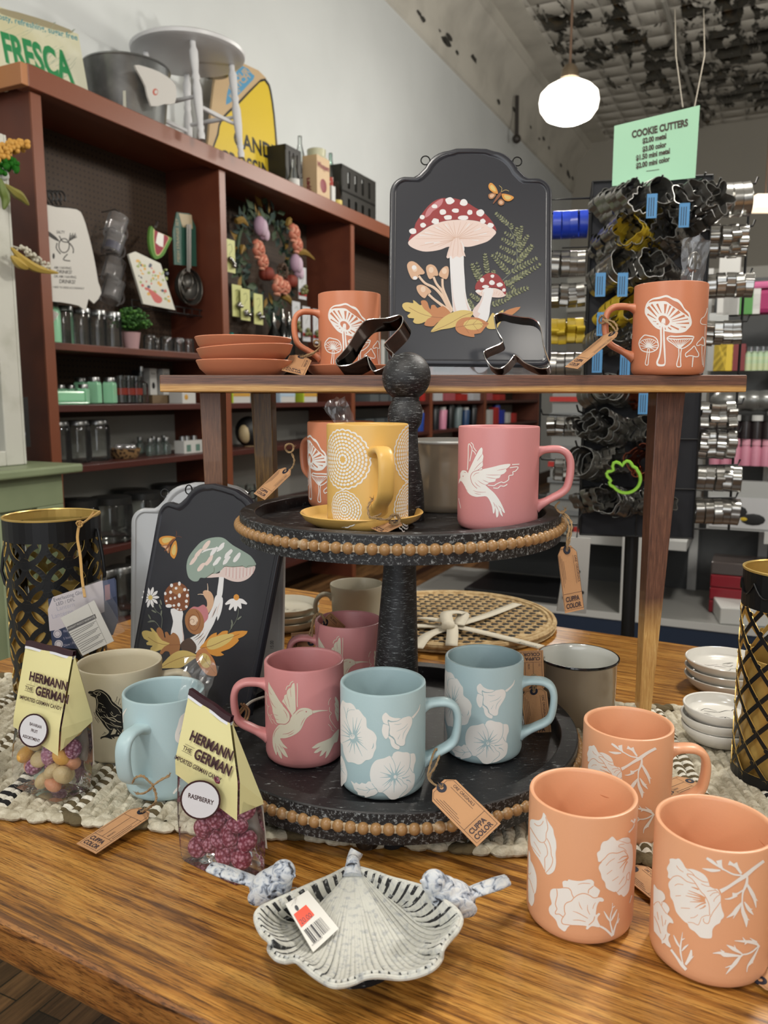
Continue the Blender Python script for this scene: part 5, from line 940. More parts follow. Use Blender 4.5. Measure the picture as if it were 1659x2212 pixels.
# tags behind the right blue mug
e = aty(1153, 1493, .872); f = aty(1166, 1605, .880); kraft('kraft tag hanging inside the handle of the right blue mug', e, f, V(1, .1, 0), [(e, aty(1150, 1480, .868), aty(1150, 1465, .850), aty(1157, 1458, .842), aty(1160, 1475, .865), e), knot(aty(1152, 1466, .84), .004)])
e = aty(1150, 1490, .925); f = aty(1147, 1405, .935); b_ = kraft('kraft tag of the black-rimmed camp mug behind the right blue mug', e, f, V(1, .1, 0), (), front=False)
# tags among the coral mugs
kraft('kraft tag on the table between the two nearest coral mugs', onz(1368, 1878, TZ + .004), onz(1452, 1945, TZ + .004), onz(1412, 1950, TZ) - onz(1412, 1890, TZ))
kraft('kraft tag under the handle of the rear coral mug', onz(1490, 1688, TZ + .013), onz(1430, 1712, TZ + .013), V(-.2, 1, 0), front=False)
kraft('kraft tag at the bottom right behind the nearest coral mug', onz(1642, 2118, TZ + .004), onz(1720, 2085, TZ + .004), V(0, 1, 0))
# back pink mug
e = aty(703, 1345, .962); kraft('kraft tag tucked inside the rim of the back pink mug', e, aty(735, 1375, .985), V(.4, .5, .6), [(e, aty(700, 1335, .955), aty(690, 1325, .952), aty(678, 1335, .948), aty(673, 1355, .95), aty(668, 1372, .955)), (e, aty(694, 1328, .955), aty(683, 1328, .95), aty(676, 1350, .95), aty(674, 1375, .955))])
kraft('kraft tag lying behind the handle of the front pink mug', aty(672, 1388, 1.0), aty(630, 1392, 1.0), V(0, .5, 1), front=False)
# yellow mug
e = aty(850, 1128, .79); kraft('kraft tag at the foot of the yellow mug in its saucer', e, aty(812, 1146, .78), V(.2, 1, .3), [(aty(823, 1110, .775), aty(800, 1118, .77), aty(795, 1095, .775), aty(805, 1078, .78)), (aty(805, 1118, .77), aty(835, 1122, .775), aty(855, 1112, .785), aty(862, 1128, .785), e), knot(aty(852, 1122, .782), .005)])
# loop of string on the front pink mug
t = thing('twine_loop', 'jute twine looped on the handle of the front pink mug', 'twine', aty(522, 1535, .83)); b = MB()
for sh in (0, 6): b.tube([p - t.location for p in catmull([aty(520 + sh, 1520, .825), aty(532 + sh, 1535, .83), aty(525 + sh, 1558, .82), aty(505 + sh, 1568, .81), aty(497 + sh, 1556, .81), aty(510 + sh, 1545, .82), aty(524 + sh, 1528, .83)], 5)], .0012, 6)
b.build('twine', M_TW, t); b = MB(); b.tube([p - t.location for p in catmull([aty(526, 1530, .84), aty(545, 1515, .88), aty(572, 1505, .95)], 5)], .0017, 6); b.build('white_cord', mat('white_cord', '#b9b4a8', .9), t)

# ================================================================ spoons in clear sleeves standing in mugs
M_FILM = clear('clear_film', '#ffffff', .12, .16, .04, 30); M_STEEL = mat('steel', '#8f8d8a', .18, 1.0); M_STEELD = mat('steel_dark', '#6a6865', .14, 1.0)
def sleeve(label, base, top, wid, side, seed, spoon=True, flare=1.15):
    base = Vector(base); top = Vector(top); ez = (top - base); L_ = ez.length; ez.normalize(); side = Vector(side); ex = (side - ez * side.dot(ez)).normalized(); ey = ez.cross(ex)
    t = thing('spoon_sleeve', label, 'spoon', base); r = random.Random(seed); M = frame((0, 0, 0), ex, ey, ez); b = MB()
    jg = [r.uniform(-1, 1) for _ in range(400)]
    def fn(sg):
        def g(u, v):
            k = int(u * 9) + int(v * 9) * 10; w = wid * (.75 + (flare - .75) * v) / 2; e = sin(pi * min(max(u, 0), 1))
            return ((u * 2 - 1) * w + jg[k] * .0012, sg * (.0045 * e * (1 - .5 * v) + .0002) + jg[k + 100] * .0022 * e, v * L_ - (abs(u - .45) * .012 if v > .95 else 0) + (jg[k + 50] * .002 if v > .9 else 0))
        return g
    b.grid(10, 10, fn(1), 0, False, M); b.grid(10, 10, fn(-1), 0, False, M); b.build('clear_sleeve', M_FILM, t)
    if spoon:
        b = MB(); b.ball((0, 0, L_ * .56), (wid * .28, .0025, wid * .40), 0, 14, 10, M); b.tube([M @ V(0, 0, 0), M @ V(0, .001, L_ * .3), M @ V(0, 0, L_ * .45)], .0016, 8); b.build('spoon', M_STEEL, t)
    return t
sleeve('steel spoon in a clear sleeve standing in the right riser mug', aty(1492, 640, .985), aty(1505, 508, .985), .031, (1, 0, 0), 1)
sleeve('clear sleeve sticking up from the left blue mug', aty(405, 1540, .800), aty(440, 1418, .835), .030, (1, .2, 0), 2, False, 1.35)
sleeve('clear sleeve sticking up from the mushroom mug behind the yellow one', aty(765, 945, .965), aty(716, 860, .965), .024, (1, 0, 0), 3, False, 1.3)

# ================================================================ candy bags
M_PAP = mat('header_paper', '#d8d19a', .42, bump=(30, .15)); M_PAPD = mat('header_band', '#321820', .4); M_OVAL = mat('label_white', '#d9dae0', .35); M_TXT = mat('label_text', '#33161a', .6); M_BAGF = clear('bag_film', '#ffffff', .07, .10, .03, 60)
M_NEWS = mat('printed_back', '#b3aca0', .7, bump=(8, .1)); M_RED2 = mat('header_text_shadow', '#7c5b55', .6)
def candy_mat(n, c, c2, sc=520):
    m, nt, b, N, L = nodes(n, c, .5); tc = N('ShaderNodeTexCoord'); v = N('ShaderNodeTexVoronoi', Scale=sc); L(tc.outputs['Object'], v.inputs['Vector'])
    L(ramp(nt, v.outputs['Distance'], [(.25, c2), (.62, c)]), b.inputs['Base Color']); bp = N('ShaderNodeBump', Strength=.9, Distance=.002); bp.invert = True; L(v.outputs['Distance'], bp.inputs['Height']); L(bp.outputs[0], b.inputs['Normal'])
    b.inputs['Subsurface Weight'].default_value = .2; b.inputs['Subsurface Radius'].default_value = (.004, .002, .002); return m
C_RAS = candy_mat('candy_raspberry', '#84243f', '#cc8ea0', 300); C_PUR = candy_mat('candy_purple', '#7d3358', '#c99db8', 300); C_PNK = candy_mat('candy_dusty_pink', '#a06a82', '#c9a3b5', 300); C_CRE = mat('candy_cream', '#cdb98a', .45, sss=.3, bump=(400, .4)); C_YEL = mat('candy_yellow', '#d9a750', .45, sss=.3, bump=(400, .4)); C_ORA = mat('candy_peach', '#d99a74', .45, sss=.3, bump=(400, .4)); C_MIN = mat('candy_mint', '#a9b8a4', .45, sss=.3)
def bary(q, a): return [sum((p[i] * w for p, w in zip(q, a)), 0.0) for i in range(3)]
def bag(label, F0, F1, R0, S0, S1, SR, T0, T1, cands, clabel, cgroup, textf, n, seed, cr=.0098, fill=.60, oval=None):
    """F0,F1 front base corners, R0 right rear base; S* shoulder; T* top edge"""
    L0_ = F0 + R0 - F1; SL = S0 + SR - S1; base = (F0 + R0) / 2; t = thing('candy_bag', label, 'candy bag', base); B = lambda p: Vector(p) - base
    kz = .52; lv = []
    for a_, b_, f_ in ((F0, S0, 0), (F0, S0, .06), (F0, S0, .3), (F0, S0, .6), (F0, S0, 1)): pass
    def level(k):   # 0..1 base->shoulder
        q = [F0.lerp(S0, k), F1.lerp(S1, k), R0.lerp(SR, k), L0_.lerp(SL, k)]; c = sum(q, Vector()) / 4; bulge = 1 + .07 * sin(pi * k) - (.06 if k == 0 else 0); return [c + (p - c) * bulge for p in q]
    def loop(q, r=.16, z=0):
        o = []
        for i in range(4):
            a, b2, c = q[i - 1], q[i], q[(i + 1) % 4]; o += [b2.lerp(a, r), b2.lerp(a, r * .3).lerp(b2.lerp(c, r * .3), .5), b2.lerp(c, r)]
        return o
    rings = [loop(level(k)) for k in (0, .05, .2, .4, .6, .8, 1)]; top = [T0, T1, T1.lerp(T0, .01) + V(0, .002, 0), T0 + V(0, .002, 0)]; sh = level(1)
    for k in (.35, .7, 1): rings.append(loop([sh[i].lerp(top[i], k) for i in range(4)], .16 * (1 - k) + .03))
    def shell(rs, off, mi, nm, mats, cap=False):
        b = MB(); m = 12; c_ = [sum(r, Vector()) / 12 for r in rs]; vs = [B(p + (p - c).normalized() * off) for r, c in zip(rs, c_) for p in r]; fs = []
        for j in range(len(rs) - 1):
            for i in range(m): fs.append((j * m + i, j * m + (i + 1) % m, (j + 1) * m + (i + 1) % m, (j + 1) * m + i))
        if cap: fs.append(list(range(m))[::-1])
        b.add(vs, fs, mi, True); return b.build(nm, mats, t, sharp=50)
    shell(rings[:8], 0, 0, 'film', M_BAGF, True)
    # paper header: front flap panel, side panel, band on top
    b = MB(); nrm = (F1 - F0).cross(S0 - F0).normalized()
    if nrm.y > 0: nrm = -nrm
    o = nrm * .0012; s0, s1, sr = sh[0], sh[1], sh[2]; dn0 = s0.lerp(F0, .10); dn1 = s1.lerp(F1, .30)
    q = [T0, T1, s1, dn1, s1.lerp(s0, .22).lerp(F1.lerp(F0, .22), .34), s0.lerp(F0, .12), s0]
    nx_ = 10; ny_ = 12; vs = []; fs = []
    for j in range(ny_ + 1):
        for i in range(nx_ + 1):
            u = i / nx_; v = j / ny_
            if v < .62: p = T0.lerp(T1, u).lerp(s0.lerp(s1, u), v / .62)
            else: w = (v - .62) / .38; lo = s0.lerp(F0, .14).lerp(s1.lerp(F1, .36), max(0, u) ** 1.4) if u < .9 else s1.lerp(F1, .36 - (u - .9) * .8); p = s0.lerp(s1, u).lerp(lo, w)
            vs.append(B(p + nrm * (.0014 + .0016 * sin(pi * u) * sin(pi * v))))
    for j in range(ny_):
        for i in range(nx_): fs.append((j * (nx_ + 1) + i, (j + 1) * (nx_ + 1) + i, (j + 1) * (nx_ + 1) + i + 1, j * (nx_ + 1) + i + 1))
    b.add(vs, fs, 0, True); sn = (s1 - s0).normalized() * .0012
    b.quad(B(T1 + sn), B(s1 + sn), B(sr + sn), B(T1 + sn + V(0, .0005, 0)), 0); b.quad(B(s1 + sn), B(s1.lerp(F1, .30) + sn), B(sr.lerp(R0, .05) + sn), B(sr + sn), 0)
    bk = [T0 + V(0, .003, 0), T1 + V(0, .003, 0), sr + V(0, .002, 0), sh[3] + V(0, .002, 0)]; b.quad(*[B(p) for p in bk], 0); b.build('paper_header', [M_PAP], t, sharp=60)
    up_ = (T0 - s0).normalized(); b = MB(); d = (T1 - T0); nb = 12
    for mi, z0, z1, k_ in ((0, 0, .0052, .0022), (1, -.0028, 0, .0019)):
        vs = []
        for i in range(nb + 1):
            p = T0 + d * (i / nb) + nrm * (k_ + .0008 * sin(i * .9)); vs += [B(p + up_ * (z0 + .0006 * sin(i))), B(p + up_ * (z1 + .0006 * sin(i))), B(p + up_ * (z1 + .0006 * sin(i)) - nrm * .004), B(p + up_ * z0 - nrm * .004)]
        b.add(vs, [(4 * i + k, 4 * i + 4 + k, 4 * i + 4 + (k + 1) % 4, 4 * i + (k + 1) % 4) for i in range(nb) for k in range(4)], mi, True)
    b.build('header_band', [M_PAPD, M_OVAL], t)
    # text on the header and the oval flavour label
    pl = Plane(s0 + nrm * .0045, (s1 - s0), (T0 - s0) - (s1 - s0).normalized() * (T0 - s0).dot((s1 - s0).normalized())); pl.n = pl.ex.cross(pl.ey)
    a = Art(pl).at(0, 0, 1); textf(a); pl.o = pl.o - base; b = MB(); a.emit(b)
    if b.F: b.build('header_print', [M_TXT, M_RED2], t)
    if oval:
        ex = (F1 - F0).normalized(); ey = (s0 - F0) - ex * (s0 - F0).dot(ex); pl = Plane(F0 + nrm * .0052, ex, ey.normalized()); a = Art(pl).at(0, 0, 1); oval(a); pl.o = pl.o - base; b = MB(); a.emit(b)
        for tr, mi, ly in a.items[:1]: pass
        b.build('flavour_label', [M_OVAL, M_PAPD, M_TXT], t)
    # printed back panel seen through the film
    b = MB(); i_ = level(.93); j_ = level(.35); b.quad(B(i_[3]), B(i_[2]), B(j_[2]), B(j_[3])); b.build('printed_back', M_NEWS, t)
    r = random.Random(seed); P = []; tries = 0
    protos = {}
    while len(P) < n and tries < 30000:
        tries += 1; k = r.uniform(.03, fill); q = [F0.lerp(S0, k), F1.lerp(S1, k), R0.lerp(SR, k), L0_.lerp(SL, k)]; wu = (q[1] - q[0]).length; wv = (q[2] - q[1]).length; mu = min(.45, cr * .95 / wu); mv = min(.47, cr * .95 / wv); u = r.uniform(mu, 1 - mu); v = r.uniform(mv, 1 - mv); p = q[0].lerp(q[1], u).lerp(q[3].lerp(q[2], u), v) + V(0, 0, cr * .95)
        if all((p - x).length > cr * 1.36 for x in P): P.append(p)
    P.sort(key=lambda p: p.z)
    for p in P:
        nm, m_, shp = r.choice(cands)
        if nm not in protos:
            b = MB(); b.ball((0, 0, 0), (cr * shp[0], cr * shp[1], cr * shp[2]), 0, 18, 12); o = b.build('candy', m_, None); protos[nm] = o; tag(o, clabel % nm, 'candy', cgroup % nm)
        else: o = protos[nm].copy(); COL.objects.link(o)
        o.location = p; o.rotation_euler = (r.uniform(0, 3), r.uniform(0, 3), r.uniform(0, 3))
    return t
def hdr(a, p, sc_, d):
    """p: left end of HERMANN baseline; d: baseline direction in px"""
    L_ = sqrt(d[0] ** 2 + d[1] ** 2); ex = (d[0] / L_, d[1] / L_); ey = (ex[1] * .93 - .10, -ex[0]); X = lambda s_: (ex[0] * s_, ex[1] * s_); Y = lambda s_: (ey[0] * s_, ey[1] * s_)
    def at(u, v): return (p[0] + ex[0] * u * sc_ - ey[0] * v * sc_, p[1] + ex[1] * u * sc_ - ey[1] * v * sc_)
    for mi, k in ((1, .5), (0, 0)):
        a.text('HERMANN', (at(0, 0)[0] + k, at(0, 0)[1] + k), X(sc_), Y(sc_), mi, 32, .66, bold=.03); a.text('GERMAN', (at(22, 33)[0] + k, at(22, 33)[1] + k), X(sc_), Y(sc_), mi, 33, .66, bold=.03)
    a.text('THE', at(-6, 27), X(sc_), Y(sc_), 0, 14, .8, bold=.01); a.line([at(-6, 30), at(18, 30)], .8, 0); a.line([at(-4, 13), at(19, 13)], .8, 0); a.text('IMPORTED GERMAN CANDY', at(-16, 55), X(sc_), Y(sc_), 0, 14, .62, bold=.02)
def zg(px, py, z=TZ + .0005): return onz(px, py, z)
F0 = zg(388, 1858); F1 = zg(512, 1917); R0 = zg(575, 1887); S0 = aty(381, 1640, F0.y + .004); S1 = aty(516, 1690, F1.y + .006); SR = aty(566, 1728, R0.y + .003); T0 = aty(410, 1499, F0.y + .022); T1 = aty(499, 1560, F1.y + .03)
def ov1(a):
    a.ell(433, 1728, 44, 43, 1, .2, n=28); a.ell(433, 1728, 40, 39, 0, .2, n=28); a.text('RASPBERRY', (406, 1722), (.96, .30), (.12, -.98), 2, 14, .80, bold=.03)
bag('raspberry candy bag with yellow paper header standing on the bare table', F0, F1, R0, S0, S1, SR, T0, T1, [('raspberry', C_RAS, (1, 1, .72)), ('raspberry', C_RAS, (1, 1, .72))], 'frosted %s candy in the front bag', 'frosted %s candies in the front bag', lambda a: hdr(a, (408, 1597), 1.0, (86, 44)), 62, 4, oval=ov1, fill=.93)
zr = TZ + .0085
F0 = zg(24, 1700, zr); F1 = zg(122, 1737, zr); R0 = zg(199, 1706, zr); S0 = aty(32, 1547, F0.y + .004); S1 = aty(131, 1573, F1.y + .004); SR = aty(198, 1550, R0.y + .003); T0 = aty(58, 1394, F0.y + .02); T1 = aty(159, 1417, F1.y + .026)
def ov2(a):
    a.ell(72, 1578, 32, 37, 1, .2, n=28); a.ell(72, 1578, 28.5, 33.5, 0, .2, n=28)
    for s_, x, y in (('BAVARIAN', 64, 1566), ('FRUIT', 67, 1580), ('ASSORTMENT', 49, 1592)): a.text(s_, (x, y), (.94, .30), (.1, -.97), 2, 9.5, .66 if len(s_) > 8 else .6, bold=.03)
mixc = [('cream', C_CRE, (1.1, .85, .85)), ('cream', C_CRE, (1, 1, .7)), ('yellow', C_YEL, (1.1, .8, .8)), ('peach', C_ORA, (1, .9, .7)), ('purple', C_PUR, (1.1, .85, .85)), ('dusty pink', C_PNK, (1.2, .9, .8)), ('mint', C_MIN, (1, .9, .8))]
bag('fruit assortment candy bag with yellow paper header on the runner', F0, F1, R0, S0, S1, SR, T0, T1, mixc, '%s fruit candy in the assorted bag on the runner', '%s candies in the assorted bag', lambda a: hdr(a, (62, 1468), .84, (76, 22)), 60, 11, cr=.0100, oval=ov2, fill=.92)
D = V(-.118, .016, 0)
bag('candy bag with yellow paper header cut off by the left picture edge', F0 + D, F1 + D, R0 + D, S0 + D, S1 + D, SR + D, T0 + D, T1 + D, mixc[4:], '%s candy in the bag at the left picture edge', '%s candies in the bag at the left edge', lambda a: None, 44, 13, cr=.0100, fill=.92)

# ================================================================ cast leaf dish with two birds
M_DW = mat('whitewashed_metal', '#c2c2ba', .62, mix=('#9a9da0', 240, .5, .75), bump=(120, .4)); M_DD = mat('worn_dark_metal', '#14151a', .6, mix=('#8a8c8c', 260, .56, .66))
M_BIRD, nt, bb_, N, L = nodes('whitewashed_bird', '#aab0b8', .6); tc = N('ShaderNodeTexCoord'); n = N('ShaderNodeTexNoise', Scale=150, Detail=4, Distortion=.9); L(tc.outputs['Object'], n.inputs['Vector']); L(ramp(nt, n.outputs['Fac'], [(.33, '#2c2d33'), (.41, '#8b94a3'), (.50, '#bcc1c8'), (.7, '#d0d1cf')]), bb_.inputs['Base Color']); bp = N('ShaderNodeBump', Strength=.8, Distance=.002); L(n.outputs['Fac'], bp.inputs['Height']); L(bp.outputs[0], bb_.inputs['Normal'])
ds = thing('leaf_dish', 'whitewashed cast leaf dish with two little birds at the table front', 'dish', (-.022, .548, TZ)); dl = ds.location
S = onz(762, 1874, TZ + .022) - dl; rimpx = P2('779,1876 810,1885 842,1897 880,1907 915,1918 950,1940 985,1966 996,1988 988,2010 972,2029 956,2050 952,2071 935,2092 901,2107 863,2113 821,2109 791,2111 770,2120 741,2129 715,2128 682,2109 656,2088 639,2075 618,2077 597,2071 582,2052 583,2034 566,2018 553,1988 559,1966 588,1950 618,1936 673,1911 715,1893 745,1877')
rz_ = [.824, .828, .832, .836, .838, .840, .842, .838, .840, .834, .838, .832, .836, .832, .829, .834, .836, .831, .833, .836, .830, .834, .838, .832, .834, .830, .838, .834, .840, .842, .840, .838, .834, .829, .824]
rim3 = [onz(p[0], p[1], z_) - dl for p, z_ in zip(rimpx, rz_)]; rimc = catmull([(p.x, p.y, p.z) for p in rim3], 12); NR = len(rimc) - 1
from bisect import bisect
nb = 66; sect = []
for k in range(nb):
    for f in (0, .36, .6, .88): sect.append(((k + f) / nb, 0 if f in (0,) else (1 if f != .6 else 1.2)))
sect.append((1.0, 0)); nr = 16; vs = []; b = MB()
def rp(t): x = t * NR; i = min(int(x), NR - 1); return rimc[i].lerp(rimc[i + 1], x - i)
for t, hh in sect:
    e = rp(t); d = e - S
    for j in range(nr + 1):
        s_ = j / nr; p = S + d * s_; zl = S.z * (1 - s_) ** 2 + .006 * (1 - (1 - s_) ** 2); lip = max(0, (s_ - .55) / .45) ** 2.2; z = zl * (1 - lip) + e.z * lip; z += .0011 * hh * min(1, s_ * 4) ; vs.append((p.x, p.y, z))
m_ = nr + 1
b.V = vs
for i in range(len(sect) - 1):
    for j in range(nr): b.F.append((i * m_ + j, i * m_ + j + 1, (i + 1) * m_ + j + 1, (i + 1) * m_ + j)); b.M.append(1 if (i % 4 == 0 and RND.random() < .96) or (i % 4 == 3 and RND.random() < .35) else 0); b.S.append(True)
o = b.build('leaf_bowl', [M_DW, M_DD], ds, sharp=80); k = o.modifiers.new('s', 'SOLIDIFY'); k.thickness = .0028; k.offset = -1
b = MB(); b.tube(rimc[::2] + [rimc[-1]], .0019, 8); b.build('rolled_edge', M_DW, ds)
MB().lathe([(.020, .0), (.034, 0), (.036, .006), (.030, .0075), (.020, .0065)], 32, 0, T(0, .002, 0)).build('foot_ring', M_DD, ds)
b = MB(); b.tube(catmull([S + V(0, -.012, -.002), S + V(0, .002, .004), aty(760, 1862, S.y + dl.y + .014) - dl, aty(771, 1838, S.y + dl.y + .02) - dl], 6), [.009, .0085, .008, .0072, .0066, .0062, .0058, .0056, .0054, .0052, .005, .005, .0052, .0055, .0058, .0060, .0062, .0062, .006], 12); b.build('stalk', M_BIRD, ds)
def bird(nm, body, head, beak, tail, bs, facing):
    b = MB(); B_ = [p - dl for p in (body, head, beak, tail)]; bd, hd, bk, tl = B_
    ax = (hd - bd); ax.z *= .5; ax.normalize(); q = Vector((0, 0, 1)); sd = ax.cross(q).normalized(); upv = sd.cross(ax)
    b.ball((0, 0, 0), (bs * 1.22, bs * .86, bs * .95), 0, 20, 14, frame(bd, ax, sd, upv)); b.ball((0, 0, 0), (bs * .66, bs * .60, bs * .62), 0, 18, 12, frame(hd, ax, sd, upv)); b.ball((0, 0, 0), (bs * .9, bs * .7, bs * .75), 0, 16, 10, frame(hd.lerp(bd, .5), ax, sd, upv))
    b.tube([hd.lerp(bk, .35), bk], [bs * .26, bs * .06], 10)
    st = bd.lerp(tl, .18); d = (tl - st); w = [.42, .46, .50, .52, .42]; secs = [[(bs * k * cos(a), bs * .20 * sin(a)) for a in [2 * pi * i / 10 for i in range(10)]] for k in w]; b.sweep([st + d * (i / 4) for i in range(5)], secs, 0, up=(0, 0, 1))
    for sg in (-1, 1): b.ball((0, 0, 0), (bs * .85, bs * .18, bs * .5), 0, 14, 8, frame(bd + sd * sg * bs * .78 + upv * bs * .12 - ax * bs * .2, ax, sd, upv))
    o = b.build(nm, M_BIRD, ds, sharp=180); r_ = o.modifiers.new('r', 'REMESH'); r_.mode = 'VOXEL'; r_.voxel_size = .0011; r_.use_smooth_shade = True; s_ = o.modifiers.new('sm', 'SMOOTH'); s_.iterations = 3
bird('bird', aty(585, 1917, .585), aty(612, 1884, .582), aty(640, 1893, .575), aty(452, 1872, .605), .0155, 1)
bird('bird', aty(978, 1942, .570), aty(938, 1906, .566), aty(906, 1903, .560), aty(1098, 1900, .585), .0158, -1)
# price tag on the dish
c = [onz(615, 1952, TZ + .034), onz(661, 1921, TZ + .040), onz(731, 2007, TZ + .017), onz(676, 2058, TZ + .016)]
nq = (c[2] - c[3]).cross(c[0] - c[3]).normalized(); dq = ray(661, 1921); c[1] = CAM + dq * ((c[3] - CAM).dot(nq) / dq.dot(nq))
ex = (c[2] - c[3]).normalized(); ey = (c[0] - c[3]); ey = (ey - ex * ey.dot(ex)).normalized(); nv = ex.cross(ey); pt = thing('price_tag', 'white barcode price tag with an orange 20.00 sticker on the dish', 'price tag', c[3]); nv = nv if nv.z > 0 else -nv
b = MB(); q = [p - c[3] for p in c]
b.add([q[0] + nv * .0008, q[1] + nv * .0008, q[2] + nv * .0008, q[3] + nv * .0008, q[0], q[1], q[2], q[3]], [(3, 2, 1, 0), (4, 5, 6, 7), (0, 1, 5, 4), (1, 2, 6, 5), (2, 3, 7, 6), (3, 0, 4, 7)]); b.build('card', mat('tag_white', '#d5d3cd', .5), pt)
pl = Plane(c[3] + nv * .0011, ex, nv.cross(ex)); a = Art(pl).at(600, 1900, 10.37)
a.poly(P2('358,780 630,565 820,790 530,1070'), 1, smooth=0); a.text('20.00', (535, 1015), (.80, -.60), (-.55, -.80), 0, 180, .78)
bars = [(0, 14), (22, 5), (34, 22), (64, 9), (80, 16), (118, 5), (132, 4), (160, 14), (182, 26), (222, 8), (262, 14), (290, 6), (306, 12), (330, 8), (352, 5), (372, 8), (398, 5), (420, 6)]
for x, w_ in bars: p0 = (590 + x * .84, 1130 - x * .68); p1 = (810 + x * .86, 1425 - x * .74); a.line([p0, p1], w_, 0, n=1)
a.ell(425, 635, 36, 66, 0, -.5); a.text('0 47293 65134 8', (775, 1490), (.78, -.62), (-.62, -.78), 0, 44); pl.o = pl.o - c[3]; b = MB(); a.emit(b); b.build('barcode_print', [mat('print_grey_ink', '#3b3b40', .6), mat('sticker_orange', '#e8431f', .5)], pt)
b = MB(); b.tube([p - c[3] for p in catmull([aty(622, 1921, .588), aty(640, 1918, .586), aty(645, 1930, .58), c[0].lerp(c[1], .5) + V(0, -.008, .002)], 5)], .0005, 6); b.build('plastic_loop', mat('nylon_loop', '#c9c6c0', .3), pt)

# ================================================================ metal lattice lanterns
M_LB = mat('black_lantern_metal', '#101114', .42, .3); M_LG = mat('gold_lantern_lining', '#c2a45e', .36, .55, bump=(200, .05))
def cylshape(mb, R, pieces, mi_out, mi_in, th=.0011):
    """pieces: quad strips in (arc, z) to be bent round the lantern, black outside and gold inside"""
    for qs in pieces:
        vs = []; fs = []
        for q in qs:
            o = len(vs)
            for r_ in (R, R - th):
                for x, z in q: vs.append((r_ * cos(x / R), r_ * sin(x / R), z))
            a = (q[1][0] - q[0][0]) * (q[2][1] - q[0][1]) - (q[2][0] - q[0][0]) * (q[1][1] - q[0][1]); n_ = len(q)
            f = list(range(n_)) if a > 0 else list(range(n_))[::-1]
            fs.append([o + i for i in f]); mb.F.append([o + i + len(mb.V) for i in f]); mb.M.append(mi_out); mb.S.append(False)
            mb.F.append([o + n_ + i + len(mb.V) for i in f[::-1]]); mb.M.append(mi_in); mb.S.append(False)
            for i in range(n_): j = (i + 1) % n_; mb.F.append([len(mb.V) + o + k for k in (i, j, j + n_, i + n_)]); mb.M.append(mi_in); mb.S.append(False)
        mb.V += [tuple(v) for v in vs]
def ringq(cx, cz, r, w, n=28, z0=-9, z1=9):
    q = []
    for i in range(n):
        a0, a1 = 2 * pi * i / n, 2 * pi * (i + 1) / n; P_ = [(cx + (r + w / 2) * cos(a0), cz + (r + w / 2) * sin(a0)), (cx + (r + w / 2) * cos(a1), cz + (r + w / 2) * sin(a1)), (cx + (r - w / 2) * cos(a1), cz + (r - w / 2) * sin(a1)), (cx + (r - w / 2) * cos(a0), cz + (r - w / 2) * sin(a0))]
        if all(z0 < p[1] < z1 for p in P_): q.append(P_)
    return q
def strokeq(p0, p1, w, n=5):
    d = Vector((p1[0] - p0[0], p1[1] - p0[1])); L_ = d.length; d.normalize(); u = Vector((-d.y, d.x)) * w / 2; q = []
    for i in range(n):
        a = Vector(p0) + d * L_ * i / n; c = Vector(p0) + d * L_ * (i + 1) / n; q.append([tuple(a + u), tuple(a - u), tuple(c - u), tuple(c + u)])
    return q
def discq(cx, cz, r, n=12): return [[(cx + r * cos(2 * pi * i / n), cz + r * sin(2 * pi * i / n)) for i in range(n)]]
lt = thing('lantern', 'black lantern with overlapping circle cutouts and gold lining at the left', 'lantern', (-.464, 1.10, TZ))
R_, H_ = .0640, .2570; b = MB(); per = 2 * pi * R_; nc = 7; sp_ = per / nc; sz_ = sp_
for i in range(nc * 2):
    for j in range(-1, 8):
        if (i + j) % 2: continue
        cx = i * sp_ / 2 * 1.0; cz = .008 + j * sz_ / 2 * 1.0
        cx = i * sp_ / 2
    
nodesl = []
for i in range(nc):
    for j in range(12):
        cx = (i + .5 * (j % 2)) * sp_; cz = H_ - .058 - j * sz_ / 2
        if cz > .006:
            nodesl.append((cx, cz)); cylshape(b, R_, [discq(cx, cz, .0092)], 0, 1)
            cylshape(b, R_ - .0002 * (j % 2), [ringq(cx, cz + sz_ / 2, sz_ * .5, 0.0078, 36, .012, H_ - .026)], 0, 1)
cylshape(b, R_, [[[(x * per / 40, H_ - .030), ((x + 1) * per / 40, H_ - .030), ((x + 1) * per / 40, H_), (x * per / 40, H_)] for x in range(40)], [[(x * per / 40, 0), ((x + 1) * per / 40, 0), ((x + 1) * per / 40, .014), (x * per / 40, .014)] for x in range(40)]], 0, 1)
b.build('lattice_shell', [M_LB, M_LG], lt); MB().lathe([(R_ + .0006, H_ - .001), (R_ + .0008, H_ + .001), (R_ - .001, H_ + .0015), (R_ - .002, H_)], 64).build('top_rim', M_LG, lt)
MB().lathe([(0, .003), (R_ - .006, .003), (R_ - .005, .004), (R_ - .0055, .150), (R_ - .008, .150), (R_ - .008, .01), (0, .01)], 48).build('inner_cup', M_LG, lt)
MB().lathe([(R_ - .010, .15), (R_ - .010, H_ - .010), (R_ - .0112, H_ - .010), (R_ - .0112, .15)], 48).build('glass_cylinder', clear('lantern_glass', '#f4f6f5', .03, .14), lt)
for sg in (1, -1):
    b = MB(); b.tube([V(sg * (R_ + .002), 0, H_ - .018), V(sg * (R_ + .009), -.004, H_ - .055), V(sg * (R_ + .012), -.006, H_ - .080), V(sg * (R_ + .008), -.006, H_ - .098), V(sg * (R_ + .001), -.005, H_ - .108)], .0024, 8); b.build('wire_handle', M_LB, lt, rz=radians(-6))
rl = thing('lantern', 'black lantern with diamond lattice and gold cup at the right edge', 'lantern', (.438, .832, TZ + RUG)); R_, H_ = .0500, .232; b = MB(); per = 2 * pi * R_; n_ = 11; st = per / n_
